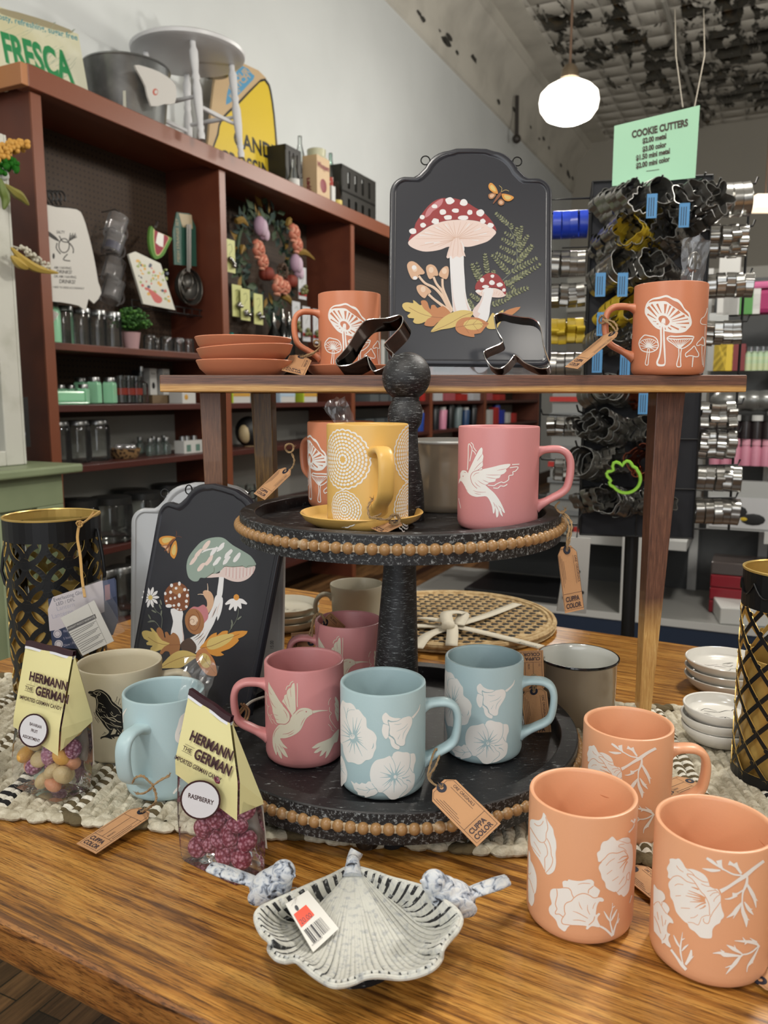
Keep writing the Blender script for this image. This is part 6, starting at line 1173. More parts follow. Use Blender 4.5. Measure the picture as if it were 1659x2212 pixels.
for i in range(n_):
    for sg in (-1, 1):
        x0 = i * st; hh = H_ - .040; b2 = strokeq((x0, .008), (x0 + sg * (hh) * .80, hh), .0046, 34); cylshape(b, R_ - (.0003 if sg > 0 else 0), [b2], 0, 1)
rows = [i for i in range(40)]
for j in range(40):
    z = .008 + j * st / 2 / .80
    if z > H_ - .045: break
    for i in range(n_): cylshape(b, R_ + .0006, [discq((i + .5 * (j % 2)) * st, z, .0026, 8)], 0, 1)
cylshape(b, R_, [[[(x * per / 40, H_ - .040), ((x + 1) * per / 40, H_ - .040), ((x + 1) * per / 40, H_), (x * per / 40, H_)] for x in range(40)], [[(x * per / 40, 0), ((x + 1) * per / 40, 0), ((x + 1) * per / 40, .012), (x * per / 40, .012)] for x in range(40)]], 0, 1)
b.build('lattice_shell', [M_LB, M_LG], rl); b = MB()
for i in range(n_): c_ = [V((R_ + .001) * cos(a), (R_ + .001) * sin(a), H_ - .012 - .014 * f) for f, a in [(abs(sin(k * pi / 7)), 2 * pi * (i + k / 7) / n_) for k in range(8)]]; b.tube(c_, .0010, 5)
b.build('scroll_trim', M_LB, rl); MB().lathe([(R_ + .0006, H_ - .001), (R_ + .0008, H_ + .001), (R_ - .001, H_ + .0015), (R_ - .002, H_)], 64).build('top_rim', M_LG, rl)
MB().lathe([(0, .003), (R_ - .008, .003), (R_ - .0075, .004), (R_ - .0075, .135), (R_ - .0095, .135), (R_ - .0095, .01), (0, .01)], 48).build('inner_cup', M_LG, rl)
# lantern hang tag: printed card, leaflet in a zip bag, jute cord
lc = aty(150, 1330, 1.0); ht = thing('hang_tag', 'lantern info card and leaflet in a clear zip bag on a jute cord', 'hang tag', lc)
M_NV = mat('card_navy', '#28324e', .5); M_LV = mat('card_lilac', '#b9b2b8', .5); M_PW = mat('leaflet_white', '#c9c7c2', .6)
pl = Plane(aty(110, 1380, 1.005), aty(245, 1335, 1.01) - aty(110, 1380, 1.005), V(-.02, .03, 1)); pl.ey = (pl.ey - pl.ex * pl.ex.dot(pl.ey)).normalized(); pl.n = pl.ex.cross(pl.ey)
a = Art(pl).at(0, 1050, 4.423); a.poly(P2('460,1080 1095,875 1110,900 1130,1280 1080,1420 820,1560 500,1540'), 0, smooth=0); a.poly(P2('505,1060 980,900 990,1000 1000,1200 560,1370 475,1385 458,1180'), 1, smooth=0); a.poly(P2('985,905 1090,880 1110,1050 1000,1100'), 3, smooth=0); a.poly(P2('1000,950 1050,935 1055,1080 1005,1095'), 4, smooth=0)
for s_, x, y, z_ in (('Everlasting Glow', 515, 1105, 50), ('LED / DFL', 540, 1145, 46), ('Lantern', 545, 1195, 62), ('Lanterne', 500, 1268, 64)): a.text(s_, (x, y), (.95, -.27), (-.27, -.95), 2 if z_ > 50 else 0, z_, .95)
for x, y in ((550, 1410), (562, 1510)): a.ell(x, y, 40, 40, 2 if 0 else 1, n=18); a.ell(x, y, 30, 30, 0, n=18); a.ell(x, y, 26, 26, 1, n=18)
for k, s_ in enumerate(('Flicker LED candle', '5 hour timer', 'Glow / Parpadeo')): a.text(s_, (610, 1400 + k * 68), (.95, -.27), (-.27, -.95), 2, 34, .85)
pl.o = pl.o - lc; b = MB(); a.emit(b); b.build('printed_card', [M_NV, M_LV, mat('card_ink', '#9a97a8', .5), mat('card_photo', '#3d4663', .5), mat('card_photo_pink', '#8a6a72', .5)], ht, solid=.0006)
pl = Plane(aty(150, 1400, .985), aty(240, 1370, .985) - aty(150, 1400, .985), V(-.03, .03, 1)); pl.ey = (pl.ey - pl.ex * pl.ex.dot(pl.ey)).normalized(); pl.n = pl.ex.cross(pl.ey)
a = Art(pl).at(0, 1050, 4.423); a.poly(P2('580,1260 900,1090 1090,1480 790,1620'), 0, smooth=0); a.poly(P2('640,1345 910,1220 925,1262 655,1392'), 1, smooth=0); a.line(P2('845,1125 1020,1500'), 5, 2)
for k in range(11): a.line([(665 + k * 12 + 4, 1410 + k * 18), (915 + k * 9 - (k % 3) * 22, 1290 + k * 19)], 5, 1, n=1)
a.text('WARRANTY PRODUCT INFORMATION', (655, 1372), (.9, -.42), (-.42, -.9), 0, 26, .62); pl.o = pl.o - lc; b = MB(); a.emit(b); b.build('leaflet', [M_PW, mat('leaflet_ink', '#4b4a4c', .6), mat('leaflet_fold', '#8f8d88', .6)], ht, solid=.0008)
b = MB(); q = [aty(x / 4.423, 1050 + y / 4.423, .975) - lc for x, y in ((500, 1070), (960, 895), (1010, 1080), (1195, 1390), (1010, 1480), (780, 1640), (640, 1400))]; tr_ = [(0, i, i + 1) for i in range(1, 6)]
b.add(q + [p + V(.002, .016, 0) for p in q], tr_ + [(c2 + 7, b2 + 7, a2 + 7) for a2, b2, c2 in tr_]); b.build('zip_bag', M_FILM, ht)
b = MB(); pth = [aty(172, 1125, 1.04), aty(166, 1160, 1.035), aty(172, 1200, 1.02), aty(176, 1250, 1.0), aty(182, 1290, .985)]
for sh in (0, .0016): b.tube([p - lc + V(sh, 0, 0) for p in catmull(pth, 5)], .0011, 6)
for e_ in ((203, 1105), (216, 1104)): b.tube([p - lc for p in catmull([aty(176, 1132, 1.036), aty(190, 1122, 1.03), aty(e_[0], e_[1], 1.03)], 4)], .0013, 6)
b.tube([p - lc for p in knot(aty(172, 1132, 1.036), .004)], .0012, 6); b.build('jute_cord', mat('raffia', '#b8935a', .9), ht)

# ================================================================ cookie cutters on the riser
M_CUT = mat('cutter_steel', '#5b5754', .10, 1.0); M_EDGE = mat('cutter_bright_edge', '#dddddd', .15, 1.0)
def cutter_px(label, pts, y, ext, sc_=3.456, org=(720, 660)):
    c = catmull([(p[0], p[1], 0) for p in pts], 3, True); W_ = [aty(org[0] + p.x / sc_, org[1] + p.y / sc_, y) for p in c]; cen = sum(W_, Vector()) / len(W_); ez = Vector(ext); n_ = len(W_); b = MB(); t = .0006
    cen.z = min(p.z + min(ext[2], 0) for p in W_); vs = []
    for i, p in enumerate(W_):
        d = (W_[(i + 1) % n_] - W_[i - 1]).normalized(); nn_ = d.cross(ez).normalized() * t / 2
        vs += [p + nn_ - cen, p - nn_ - cen, p - nn_ + ez - cen, p + nn_ + ez - cen]
    fs = [(4 * i + k, 4 * ((i + 1) % n_) + k, 4 * ((i + 1) % n_) + (k + 1) % 4, 4 * i + (k + 1) % 4) for i in range(n_) for k in range(4)]; b.add(vs, fs, 0, True); b.tube([p - cen for p in W_], .0007, 6, 1, closed=True)
    o = b.build('cookie_cutter', [M_CUT, M_EDGE], None, loc=cen); return tag(o, label, 'cookie cutter')
cutter_px('steel mushroom cookie cutter leaning left of the black finial', P2('20,405 60,360 110,300 150,230 190,165 240,115 290,102 350,98 400,95 450,82 490,72 515,85 518,120 500,160 470,195 430,235 378,290 400,320 445,358 430,410 375,462 340,480 300,490 275,460 258,400 252,375 200,405 130,440 80,450 30,445'), .985, (.010, .013, -.0135))
cutter_px('steel cookie cutter standing before the toadstool plaque', P2('1205,75 1250,55 1310,70 1400,85 1480,95 1530,130 1555,200 1565,280 1590,360 1615,430 1600,465 1540,470 1480,450 1420,420 1360,370 1330,400 1290,445 1240,472 1190,460 1150,420 1125,370 1130,340 1180,315 1240,290 1265,265 1240,220 1215,170 1203,110'), .99, (.006, .02, -.0075))

# ================================================================ woven placemat with ribbon
M_MT = mat('woven_seagrass', '#a98d62', .9, bump=(160, .9), mix=('#c2aa80', 80, .4, .6)); M_MK = mat('black_woven_knot', '#1d1c1b', .85, bump=(200, .6)); M_RIB = mat('cotton_ribbon', '#c9c2b0', .85, bump=(160, .2))
pm = thing('placemat_set', 'round woven seagrass placemats with black knots tied by cream ribbon', 'placemat', (.128, 1.452, TZ)); b = MB(); R_ = .192
for k in range(2): b.lathe([(0, .001 + k * .006), (R_ - .004, .001 + k * .006), (R_, .004 + k * .006), (R_ - .004, .0068 + k * .006), (0, .0065 + k * .006)], 72, 0)
for rr in (R_ - .004, R_ - .013): pts = [(rr * cos(a), rr * sin(a), .0125) for a in [2 * pi * i / 72 for i in range(72)]]; b.tube(pts, .0048, 6, 0, closed=True)
s_ = .0205
for j in range(-10, 11):
    for i in range(-10, 11):
        x = (i + .5 * (j % 2)) * s_; y = j * s_ * .87
        if x * x + y * y < (R_ - .024) ** 2:
            b.ball((x, y, .0128), (.0072, .0062, .0016), 1, 8, 4)
            for q in range(3): an = q * pi / 3 + .52; b.ball((x + s_ * .5 * cos(an), y + s_ * .5 * sin(an), .0128), (.0052, .0028, .0026), 0, 6, 4)
b.build('mat', [M_MT, M_MK], pm); mz = .0155
def ribbon(p, w, nm='ribbon'):
    c = catmull(p, 6); b = MB(); b.sweep(c, [(-w / 2, -.0005), (w / 2, -.0005), (w / 2, .0005), (-w / 2, .0005)], 0, up=(0, 0, 1)); return b.build(nm, M_RIB, pm, sharp=180)
W2 = lambda px, py, z=TZ + .017: onz(px, py, z) - pm.location
ribbon([W2(1170, 1398), W2(1050, 1368, TZ + .02), W2(978, 1353, TZ + .024), W2(905, 1352, TZ + .02), W2(850, 1350)], .021); ribbon([W2(1118, 1304), W2(1050, 1330, TZ + .02), W2(985, 1350, TZ + .024), W2(925, 1372, TZ + .02), W2(900, 1400)], .021)
ribbon([W2(905, 1335, TZ + .02), W2(940, 1338, TZ + .03), W2(975, 1350, TZ + .028), W2(975, 1395, TZ + .022)], .020, 'bow_tail'); ribbon([W2(990, 1350, TZ + .028), W2(1000, 1325, TZ + .038), W2(965, 1325, TZ + .042), W2(970, 1352, TZ + .03)], .022, 'bow_loop'); b = MB(); b.ball(W2(968, 1352, TZ + .030), (.012, .011, .009), 0, 12, 8); b.build('knot', M_RIB, pm)
b = MB(); e1 = (W2(1170, 1398) - W2(1050, 1368)).normalized(); label3d(b, 'Karma', W2(1135, 1393, TZ + .0188), e1, Vector((0, 0, 1)).cross(e1), .014, 0, align='CENTER', shear=.3); b.build('ribbon_print', mat('ribbon_ink', '#77736a', .7), pm)
# ================================================================ long wall shelf unit on the left
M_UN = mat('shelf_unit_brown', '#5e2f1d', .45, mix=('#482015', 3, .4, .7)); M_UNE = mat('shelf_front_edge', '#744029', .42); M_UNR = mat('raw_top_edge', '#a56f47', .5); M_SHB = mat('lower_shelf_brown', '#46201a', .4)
m, nt, b_, N, L = nodes('pegboard', '#3a2b1e', .7); tc = N('ShaderNodeTexCoord'); s1 = N('ShaderNodeSeparateXYZ'); L(tc.outputs['Object'], s1.inputs[0])
def cell(ax):
    a = N('ShaderNodeMath', operation='MULTIPLY'); L(s1.outputs[ax], a.inputs[0]); a.inputs[1].default_value = 1 / .0254; f = N('ShaderNodeMath', operation='FRACT'); L(a.outputs[0], f.inputs[0]); c = N('ShaderNodeMath', operation='SUBTRACT'); L(f.outputs[0], c.inputs[0]); c.inputs[1].default_value = .5; p = N('ShaderNodeMath', operation='POWER'); L(c.outputs[0], p.inputs[0]); p.inputs[1].default_value = 2; return p.outputs[0]
ad = N('ShaderNodeMath', operation='ADD'); L(cell(0), ad.inputs[0]); L(cell(2), ad.inputs[1]); L(ramp(nt, ad.outputs[0], [(.022, '#0c0806'), (.032, '#3a2b1e')]), b_.inputs['Base Color']); M_PEG = m
VF, VB = -2.50, -2.83
un = thing('shelf_unit', 'long red-brown wall shelving unit with pegboard back along the left wall', 'shelving', R3(2.23, VF, 0), RZ)
def ub(name, m, u0, u1, d0, d1, z0, z1, bevel=0): b = MB(); b.box(u0 - 2.23, u1 - 2.23, d0, d1, z0, z1); return b.build(name, m, un, bevel=bevel)
UE = 9.6
ub('top_board', [M_UNE], 2.20, UE, .03, .34, 2.345, 2.375); ub('top_fascia', M_UNE, 2.20, UE, -.035, .03, 2.325, 2.405, .003); ub('top_end_edge', M_UNR, 2.17, 2.20, -.035, .34, 2.325, 2.40, .003)
for k, u in enumerate((2.23, 3.345, 4.72, 6.1, 7.5, 9.56)):
    ub('upright', M_UN, u, u + .045, .0, .33, 0, 2.345); ub('upright_edge', M_UNE, u - .001, u + .046, -.008, 0, 0, 2.33)
ub('pegboard_back', M_PEG, 2.27, UE, .325, .33, 1.13, 2.345); ub('lower_back', mat('lower_back_white', '#9a9a95', .7), 2.27, UE, .326, .331, .0, 1.13)
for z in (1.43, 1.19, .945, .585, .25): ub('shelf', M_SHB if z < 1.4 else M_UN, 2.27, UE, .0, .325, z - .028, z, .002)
for z in (1.43, 1.19, .945, .585):
    for u in (2.275, 3.39, 4.765):
        b = MB(); b.prism([(0, 0), (0, -.10), (.07, -.085), (.13, -.03), (.13, 0)], -.01, .01, 0, frame((u - 2.23, .16, z - .028), (1, 0, 0), (0, 0, 1), (0, -1, 0))); b.build('bracket', M_SHB, un)
def P(px, py, z, v=-2.62): u = onv(px, py, v)[0]; return R3(u, v, z + .0004)
def sz(px, py, w, v=-2.62): u = onv(px, py, v)[0]; p = R3(u, v, 1.2); return w * p.length / F * .985
# --- glass jars, shakers and bottles made once per kind then copied
M_JG = clear('jar_glass', '#f1f4f3', .05, .15, .008); M_LID = mat('jar_lid_metal', '#8b8c8c', .3, .9); M_LIDK = mat('jar_lid_dark', '#3b3c3c', .35, .7); M_JAD = mat('jadeite_glass', '#8fc9a4', .2, coat=.4, sss=.1); M_MLK = clear('aqua_glass', '#d0e4dc', .05, .18, .05)
def jarp(label, r, h, neck=.72, nh=.82, lid=True, gm=M_JG, lm=M_LID, sq=False, cat='jar', name='glass_jar', loc=(0, 0, 0), lidh=.13, ribs=0):
    t = thing(name, label, cat, loc); sg = 4 if sq else 32; k = 1.2 if sq else 1; M_ = rotz(pi / 4) if sq else None
    prof = [(0, .002), (r * k * .86, .002), (r * k, h * .05), (r * k, h * nh * .9), (r * k * .94, h * nh), (r * neck, h * (nh + .07)), (r * neck, h * (1 - lidh) if lid else h)]
    if not lid: prof += [(r * neck * .92, h), (r * neck * .9, h * .9)]
    b = MB(); b.lathe(prof, sg, 0, M_, sm=not sq); b.build('glass', gm, t, bevel=.004 if sq else 0)
    if lid: MB().lathe([(0, h), (r * neck * 1.05, h), (r * neck * 1.10, h * .985), (r * neck * 1.10, h * (1 - lidh)), (r * neck, h * (1 - lidh))], 32).build('lid', lm, t)
    return t
def row(proto, spots, fmt, z, group, v=-2.62, pyv=900):
    for i, (px, w) in enumerate(spots):
        l = fmt[i] if isinstance(fmt, (list, tuple)) else fmt; vv = w if isinstance(w, float) and w < 0 else v; p = P(px, pyv, z, vv)
        if i == 0: proto.location = p; proto['label'] = l; proto['group'] = group
        else: dup(proto, p, 0, l, group)
ordn = ['first', 'second', 'third', 'fourth', 'fifth', 'sixth', 'seventh', 'eighth', 'ninth', 'tenth']
j = jarp('mint green glass jar with metal lid and price tag on the upper shelf', .046, .165, .82, .86, gm=M_JAD, loc=P(108, 745, 1.43)); b = MB(); b.box(-.018, .018, -.001, .001, -.03, .03); b.build('price_card', mat('tag_white'), j, loc=(.03, -.052, .10), rot=(0, .6, .3))
row(jarp('x', .040, .158, .86, .9), [(149, 0), (186, 0), (220, 0), (252, 0)], ['tall clear glass jar, %s right of the mint green jar' % ordn[i] for i in range(4)], 1.43, 'tall clear jars on the upper shelf')
row(jarp('x', .030, .075, .85, .95, lid=False, name='glass_tumbler', cat='glass'), [(330, 0), (365, 0), (392, 0), (300 + 112, 0), (345, -2.74), (378, -2.74)], ['small clear glass on the upper shelf, %s from the potted fern' % ordn[i] for i in range(6)], 1.43, 'small glasses on the upper shelf')
row(jarp('x', .028, .115, .8, .8, gm=M_JAD, sq=True, name='shaker', cat='shaker', lidh=.16), [(240, 0), (207, 0), (178, -2.74)], ['tall mint green shaker beside the tumblers', 'tall mint green shaker in the middle of the three', 'tall mint green shaker behind the small one'], 1.19, 'tall mint shakers')
row(jarp('x', .022, .082, .8, .78, gm=M_JAD, sq=True, name='shaker', cat='shaker', lidh=.2), [(183, -2.56), (134, -2.74), (108, -2.74), (156, -2.74)], ['short mint green shaker in front of the tall ones', 'short shaker behind the mint butter dish, middle', 'short shaker behind the mint butter dish, left', 'short shaker behind the mint butter dish, right'], 1.19, 'short mint shakers')
t = thing('butter_dish', 'mint green glass butter dish with lid on the shelf', 'dish', P(137, 876, 1.19, -2.56), RZ); MB().box(-.085, .085, -.035, .035, .01, .055).build('lid', M_JAD, t, bevel=.008); MB().box(-.095, .095, -.045, .045, 0, .010).build('tray', mat('jadeite_dark', '#5f9f79', .2), t, bevel=.004)
M_RGL = mat('red_band_glass', '#7a3128', .2)
gl = jarp('x', .026, .12, .95, .97, lid=False, name='glass_tumbler', cat='glass'); MB().lathe([(.0265, .04), (.0265, .07)], 32).build('red_print', M_RGL, gl); row(gl, [(265, 0), (282, 0), (298, 0)], ['clear tumbler with red print, %s beside the mint shakers' % ordn[i] for i in range(3)], 1.19, 'red print tumblers')
jarp('clear glass bottle with white neck label right of the tumblers', .030, .17, .32, .55, loc=P(308, 876, 1.19), name='glass_bottle', cat='bottle')
def box(label, px, z, w, d, h, m, v=-2.62, name='box', cat='box', art=None, rz=RZ, py=880, mats=()):
    o = P(px, py, z, v); b = MB(); b.box(-w / 2, w / 2, -d / 2, d / 2, 0, h)
    if art: art(b, w, d, h)
    k = b.build(name, [m] + list(mats), None, loc=o, rz=rz); return tag(k, label, cat)
M_BW = mat('box_white', '#b9b9b6', .5); M_BK = mat('box_black', '#141414', .5); M_BWD = mat('box_wood', '#6d5a42', .6); M_LIME = mat('box_lime', '#a3b52c', .5); M_GLD = mat('box_gold', '#b98d38', .5); M_LBL = mat('box_lightblue', '#9fb3c4', .5); M_TX2 = mat('small_print', '#2a2926', .6)
def blot(b, w, d, h): b.ball((0, -d / 2, h * .35), (w * .22, .001, h * .13), 1, 10, 6); label3d(b, 'Sauce', (0, -d / 2 - .0006, h * .78), (1, 0, 0), (0, 0, 1), w * .26, 1)
box('wooden box under the two white cartons on the shelf', 345, 1.19, .20, .09, .040, M_BWD, -2.70)
box('slim white carton with black blot standing on the wooden box, left', 325, 1.231, .048, .05, .125, M_BW, -2.70, art=blot, mats=[M_BK]); box('slim white carton with black blot standing on the wooden box, right', 353, 1.231, .048, .05, .125, M_BW, -2.70, art=blot, mats=[M_BK])
box('dark bottle-shaped carton left of the slim white cartons', 300, 1.231, .03, .04, .115, M_BK, -2.72)
box('wide white carton lying high behind the riser leg', 405, 1.25, .16, .10, .075, M_BW, -2.74, art=lambda b, w, d, h: b.box(-.03, .05, -d / 2 - .001, -d / 2, .03, .034, 1), mats=[M_BK])
box('white carton with brown acorn picture under the riser left end', 395, 1.19, .10, .08, .06, M_BW, -2.60, art=lambda b, w, d, h: b.ball((-.02, -d / 2, .03), (.014, .001, .014), 1, 8, 6), mats=[M_GLD])
def band(b, w, d, h): b.box(-w / 2 - .0005, w / 2 + .0005, -d / 2 - .001, -d / 2, h * .45, h * .8, 1); b.box(-w / 2 - .0006, -w / 2 + .012, -d / 2 - .0015, d / 2, 0, h, 2)
for i, px in enumerate((505, 556, 606, 655)): box('white and gold striped carton behind the riser legs, %s from the left' % ordn[i], px, 1.19, .165, .1, .075, M_BW, -2.6, art=band, mats=[M_GLD if i != 2 else M_LBL, M_LIME if i in (0, 3) else M_LBL])
# --- middle shelf
mj = jarp('x', .052, .178, .80, .84, lidh=.11); row(mj, [(128, 0), (172, 0), (214, 0)], ['large clear mason jar with zinc lid, left of three', 'large clear mason jar with zinc lid, middle of three', 'large clear mason jar with zinc lid, beside the basket'], .945, 'mason jars', pyv=1000)
sb = jarp('x', .021, .082, .55, .6, gm=M_MLK, name='shaker', cat='shaker', lidh=.2); row(sb, [(322, 0), (340, 0), (357, 0), (330, -2.74), (352, -2.76), (300, -2.76)], ['small aqua glass shaker near the basket, front left', 'small aqua glass shaker, front middle', 'small aqua glass shaker beside the white caddy, front', 'small aqua glass shaker behind the front three, left', 'small aqua glass shaker behind the front three, right', 'small shaker behind the leopard basket'], .945, 'aqua shakers')
t = thing('basket', 'round leopard-spotted woven basket with clear packets', 'basket', P(270, 990, .945)); MB().lathe([(0, 0), (.05, 0), (.066, .02), (.072, .045), (.066, .045), (.06, .02), (.045, .008), (0, .008)], 32).build('bowl', mat('leopard_weave', '#8a6b45', .8, mix=('#2a1a10', 70, .5, .56)), t)
for k in range(4): MB().ball((0, 0, 0), (.02, .016, .014), 0, 8, 6).build('packet', clear('packet_film', '#e6e6e2', .1, .4, .25), t, loc=(-.03 + k * .02, .01 * (k % 2), .05))
t = thing('shaker_caddy', 'white two-slot carton caddy holding small metal-topped shakers', 'carton', P(408, 985, .945, -2.60), RZ); b = MB(); b.box(-.07, .07, -.03, .03, 0, .062)
for x in (-.035, .035): b.box(x - .016, x + .016, -.031, -.030, .008, .042, 1)
b.build('carton', [M_BW, mat('aqua_dark', '#5f7a70', .3)], t)
for i, x in enumerate((-.045, -.01, .045)): MB().lathe([(0, .085), (.014, .083), (.016, .06), (0, .06)], 16).build('shaker_cap', M_LID, t, loc=(x, 0, 0))
# painted gourd and drinking glasses in the next bay
t = thing('painted_gourd', 'round painted black and cream gourd on the second bay shelf', 'gourd', P(537, 935, .945)); MB().ball((0, 0, .085), (.075, .07, .085), 0, 24, 16).build('body', M_BK, t); MB().ball((-.012, -.045, .075), (.038, .034, .055), 0, 14, 10).build('cream_patch', mat('cream_paint', '#b5a37d', .5), t); MB().ball((0, 0, .0), (.03, .03, .012), 0, 12, 6).build('base', mat('gourd_base', '#8f7558', .6), t)
row(jarp('x', .030, .12, .95, .97, lid=False, name='glass_tumbler', cat='glass'), [(510, 0), (528, 0), (546, 0), (520, -2.75), (540, -2.75)], ['clear drinking glass under the gourd, %s of the group' % ordn[i] for i in range(5)], .585, 'drinking glasses in the second bay', pyv=1000)
box('pale clear storage box on the second bay middle shelf', 690, .945, .12, .1, .10, mat('frosted', '#8f9390', .3), py=950); box('grey storage box at the end of the second bay shelf', 735, .945, .12, .1, .07, mat('greybox', '#6e7472', .4), py=950)
# --- lower shelves: big dark-lidded jars
bj = jarp('x', .092, .20, .88, .84, lm=M_LIDK, lidh=.16); row(bj, [(240, -2.60), (166, -2.66), (282, -2.73), (312, -2.60), (366, -2.72), (122, -2.72), (425, -2.66)], ['wide clear jar with dark lid right of the left lantern', 'wide clear jar with dark lid behind the lantern rim', 'wide jar with dark lid at the back of the low shelf', 'wide jar with bright dark lid near the pale plaque', 'wide jar with dark lid behind the plaques', 'wide dark-lidded jar at the left end of the low shelf', 'wide dark-lidded jar beside the riser leg'], .585, 'wide jars with dark lids', pyv=1100)
row(jarp('x', .062, .22, .84, .88), [(222, -2.60), (262, -2.58), (300, -2.66)], ['tall clear jar on the bottom shelf, %s right of the lantern' % ordn[i] for i in range(3)], .25, 'tall jars on the bottom shelf', pyv=1250)
# --- hanging goods, first bay
def PV(px, py, v): return R3(*onv(px, py, v))
a = Art(Plane(PV(140, 600, -2.53), Vector((RS, RC, 0)), (0, 0, 1))); tw = thing('tea_towel', 'white printed tea towel hanging on a black hanger', 'towel', PV(150, 420, -2.53))
pl = a.surf; a.at(0, 380, 3.318); a.poly(P2('245,205 400,225 545,240 590,290 625,400 655,520 680,640 700,760 722,840 670,915 630,880 610,965 560,930 430,905 330,895 270,860 255,600 240,400'), 0, smooth=2)
a.poly(P2('305,390 340,395 400,440 420,470 380,455 330,420'), 1); a.ell(455, 500, 42, 55, 1, n=14); a.ell(455, 500, 34, 47, 0, n=14); many(a, 8, 1, '420,430 445,470 490,480 520,520 520,555', '405,480 400,520 430,560', '480,560 450,600 500,610')
for k in range(9): a.line([(490 + k * 5, 470 - k * 3), (500 + k * 6, 410 + (k % 3) * 14)], 6, 1)
a.ell(380, 575, 9, 22, 1, n=8)
for s_, x, y, z_, w_ in (('AM I HAVING', 382, 665, 26, .8), ('DRINKS?', 402, 698, 36, .8), ('OR AM I HAVING', 382, 728, 26, .8), ('DRINKS?', 420, 768, 38, .8), ('I NEED TO DRESS ACCORDINGLY', 372, 803, 20, .75), ('SALTY', 400, 412, 30, .7)): a.text(s_, (x, y), (1, .05), (0, -1), 1, z_, w_, bold=.02)
base = tw.location.copy(); pl.o = pl.o - base; b = MB(); a.emit(b); b.build('cloth', [mat('towel_white', '#c9c7c2', .9, bump=(40, .5)), M_TX2], tw, solid=.006)
b = MB(); b.tube([PV(75, 442, -2.54) - base, PV(165, 454, -2.54) - base], .007, 8)
b.build('hanger_bar', M_BK, tw)
for k in range(4): b = MB(); c_ = PV(105 + k * 9, 425, -2.56) - base; b.tube([c_ + Vector((0, 0, -.03))] + [c_ + Vector((.022 * cos(x) * RS, .022 * cos(x) * RC, .022 * sin(x))) for x in (3.4, 2.8, 2.0, 1.3, .6, 0, -.6)], .0035, 6); b.build('hanger_hook', M_BK, tw)
def hmug(label, px, py, fill=None):
    M_JG = clear('mug_glass', '#ffffff', .05, .06, .06); c = PV(px, py, -2.70); t = thing('glass_mug', label, 'glass mug', c, RZ); r, h = .045, .10; K = Matrix.Rotation(radians(25), 4, 'Y')
    b = MB(); b.lathe([(0, -h / 2), (r * .95, -h / 2), (r, -h * .4), (r, h / 2), (r * .93, h / 2), (r * .93, -h * .38), (0, -h * .4)], 28, 0, K); b.build('body', M_JG, t)
    if fill: MB().lathe([(0, -h * .35), (r * .85, -h * .35), (r * .85, 0), (0, 0)], 20, 0, K).build('packet', fill, t)
    b = MB(); b.tube([K @ Vector((r + .030 * sin(x), 0, .032 * cos(x))) for x in [pi * i / 8 for i in range(9)]], .005, 8); b.build('handle', M_JG, t); b = MB(); b.tube([Vector((0, .08, .07)), Vector((0, 0, .075)), Vector((.01, -.02, .06))], .003, 6); b.build('peg_hook', M_LID, t); return t
hmug('upper glass mug hanging on the pegboard with a dark blue packet inside', 245, 528, mat('dark_blue_packet', '#14143a', .4)); hmug('glass mug hanging above the blue-filled one on the pegboard', 250, 490); hmug('lower clear glass mug hanging on the pegboard', 243, 630); hmug('clear glass mug hanging between the upper and lower ones', 245, 585)
wa = Art(Plane(PV(343, 520, -2.6), Vector((RS, RC, 0)), (0, 0, 1))).at(280, 440, 7.54); base = PV(343, 520, -2.6)
wa.poly(P2('340,365 380,420 400,440 650,550 665,590 600,720 540,840 460,895 400,900 350,830 315,700 303,560 315,430'), 0, smooth=2); wa.poly(P2('375,400 400,440 620,540 600,620 540,740 480,830 430,850 400,800 380,680 370,540'), 1, smooth=2); wa.poly(P2('392,425 400,440 608,540 590,620 530,735 475,815 430,832 405,780 392,660 384,540'), 2, smooth=2); wa.poly(P2('445,465 540,505 530,710 470,690 410,640 425,540'), 3, smooth=0)
wa.surf.o = wa.surf.o - base; t = thing('watermelon_towel', 'watermelon slice shaped pot holder hanging on the pegboard', 'pot holder', base); b = MB(); wa.emit(b); b.build('slice', [mat('melon_rind', '#4d7a2a', .7), mat('melon_pale', '#b9b27a', .7), mat('melon_red', '#8e2f3e', .7), mat('tag_white')], t, solid=.012); b = MB(); b.tube([PV(336, 490, -2.6) - base, PV(340, 480, -2.66) - base], .006, 6); b.build('hook', M_LID, t)
ma = Art(Plane(PV(325, 610, -2.6), Vector((RS * .96, RC * .96, -.05)), (-.02, .02, 1))).at(280, 440, 7.54); base = PV(325, 660, -2.6)
ma.poly(P2('-20,850 95,800 500,970 720,1710 200,1640'), 0, smooth=0)
for i in range(60):
    x = RND.uniform(40, 560); y = 870 + (x * .28) + RND.uniform(20, 600); x += (y - 900) * .25; 
    if x < 640: ma.ell(x, min(y, 1600), RND.uniform(10, 34), RND.uniform(10, 30), RND.choice([1, 1, 2, 3, 4]), RND.uniform(0, 3), n=7)
ma.poly(P2('270,1370 500,1520 480,1610 390,1600 330,1500'), 3, smooth=2); ma.surf.o = ma.surf.o - base; b = MB(); ma.emit(b); tag(b.build('magazine', [mat('print_offwhite', '#c4c3b8', .5), mat('print_green', '#8f9c5a', .5), mat('print_gold', '#c99a3e', .5), mat('print_coral', '#b8544e', .5), mat('print_ink', '#3c4254', .5)], None, loc=base, solid=.01), 'fruit patterned booklet on a wire ledge of the pegboard', 'booklet')
b = MB(); p0 = PV(285, 662, -2.62); ex_ = Vector((RS, RC, 0))
for k in range(9): b.tube([ex_ * .06 * k + Vector((0, 0, .03)), ex_ * .06 * k, ex_ * .06 * k + Vector((-.08, .05, 0))], .0025, 5)
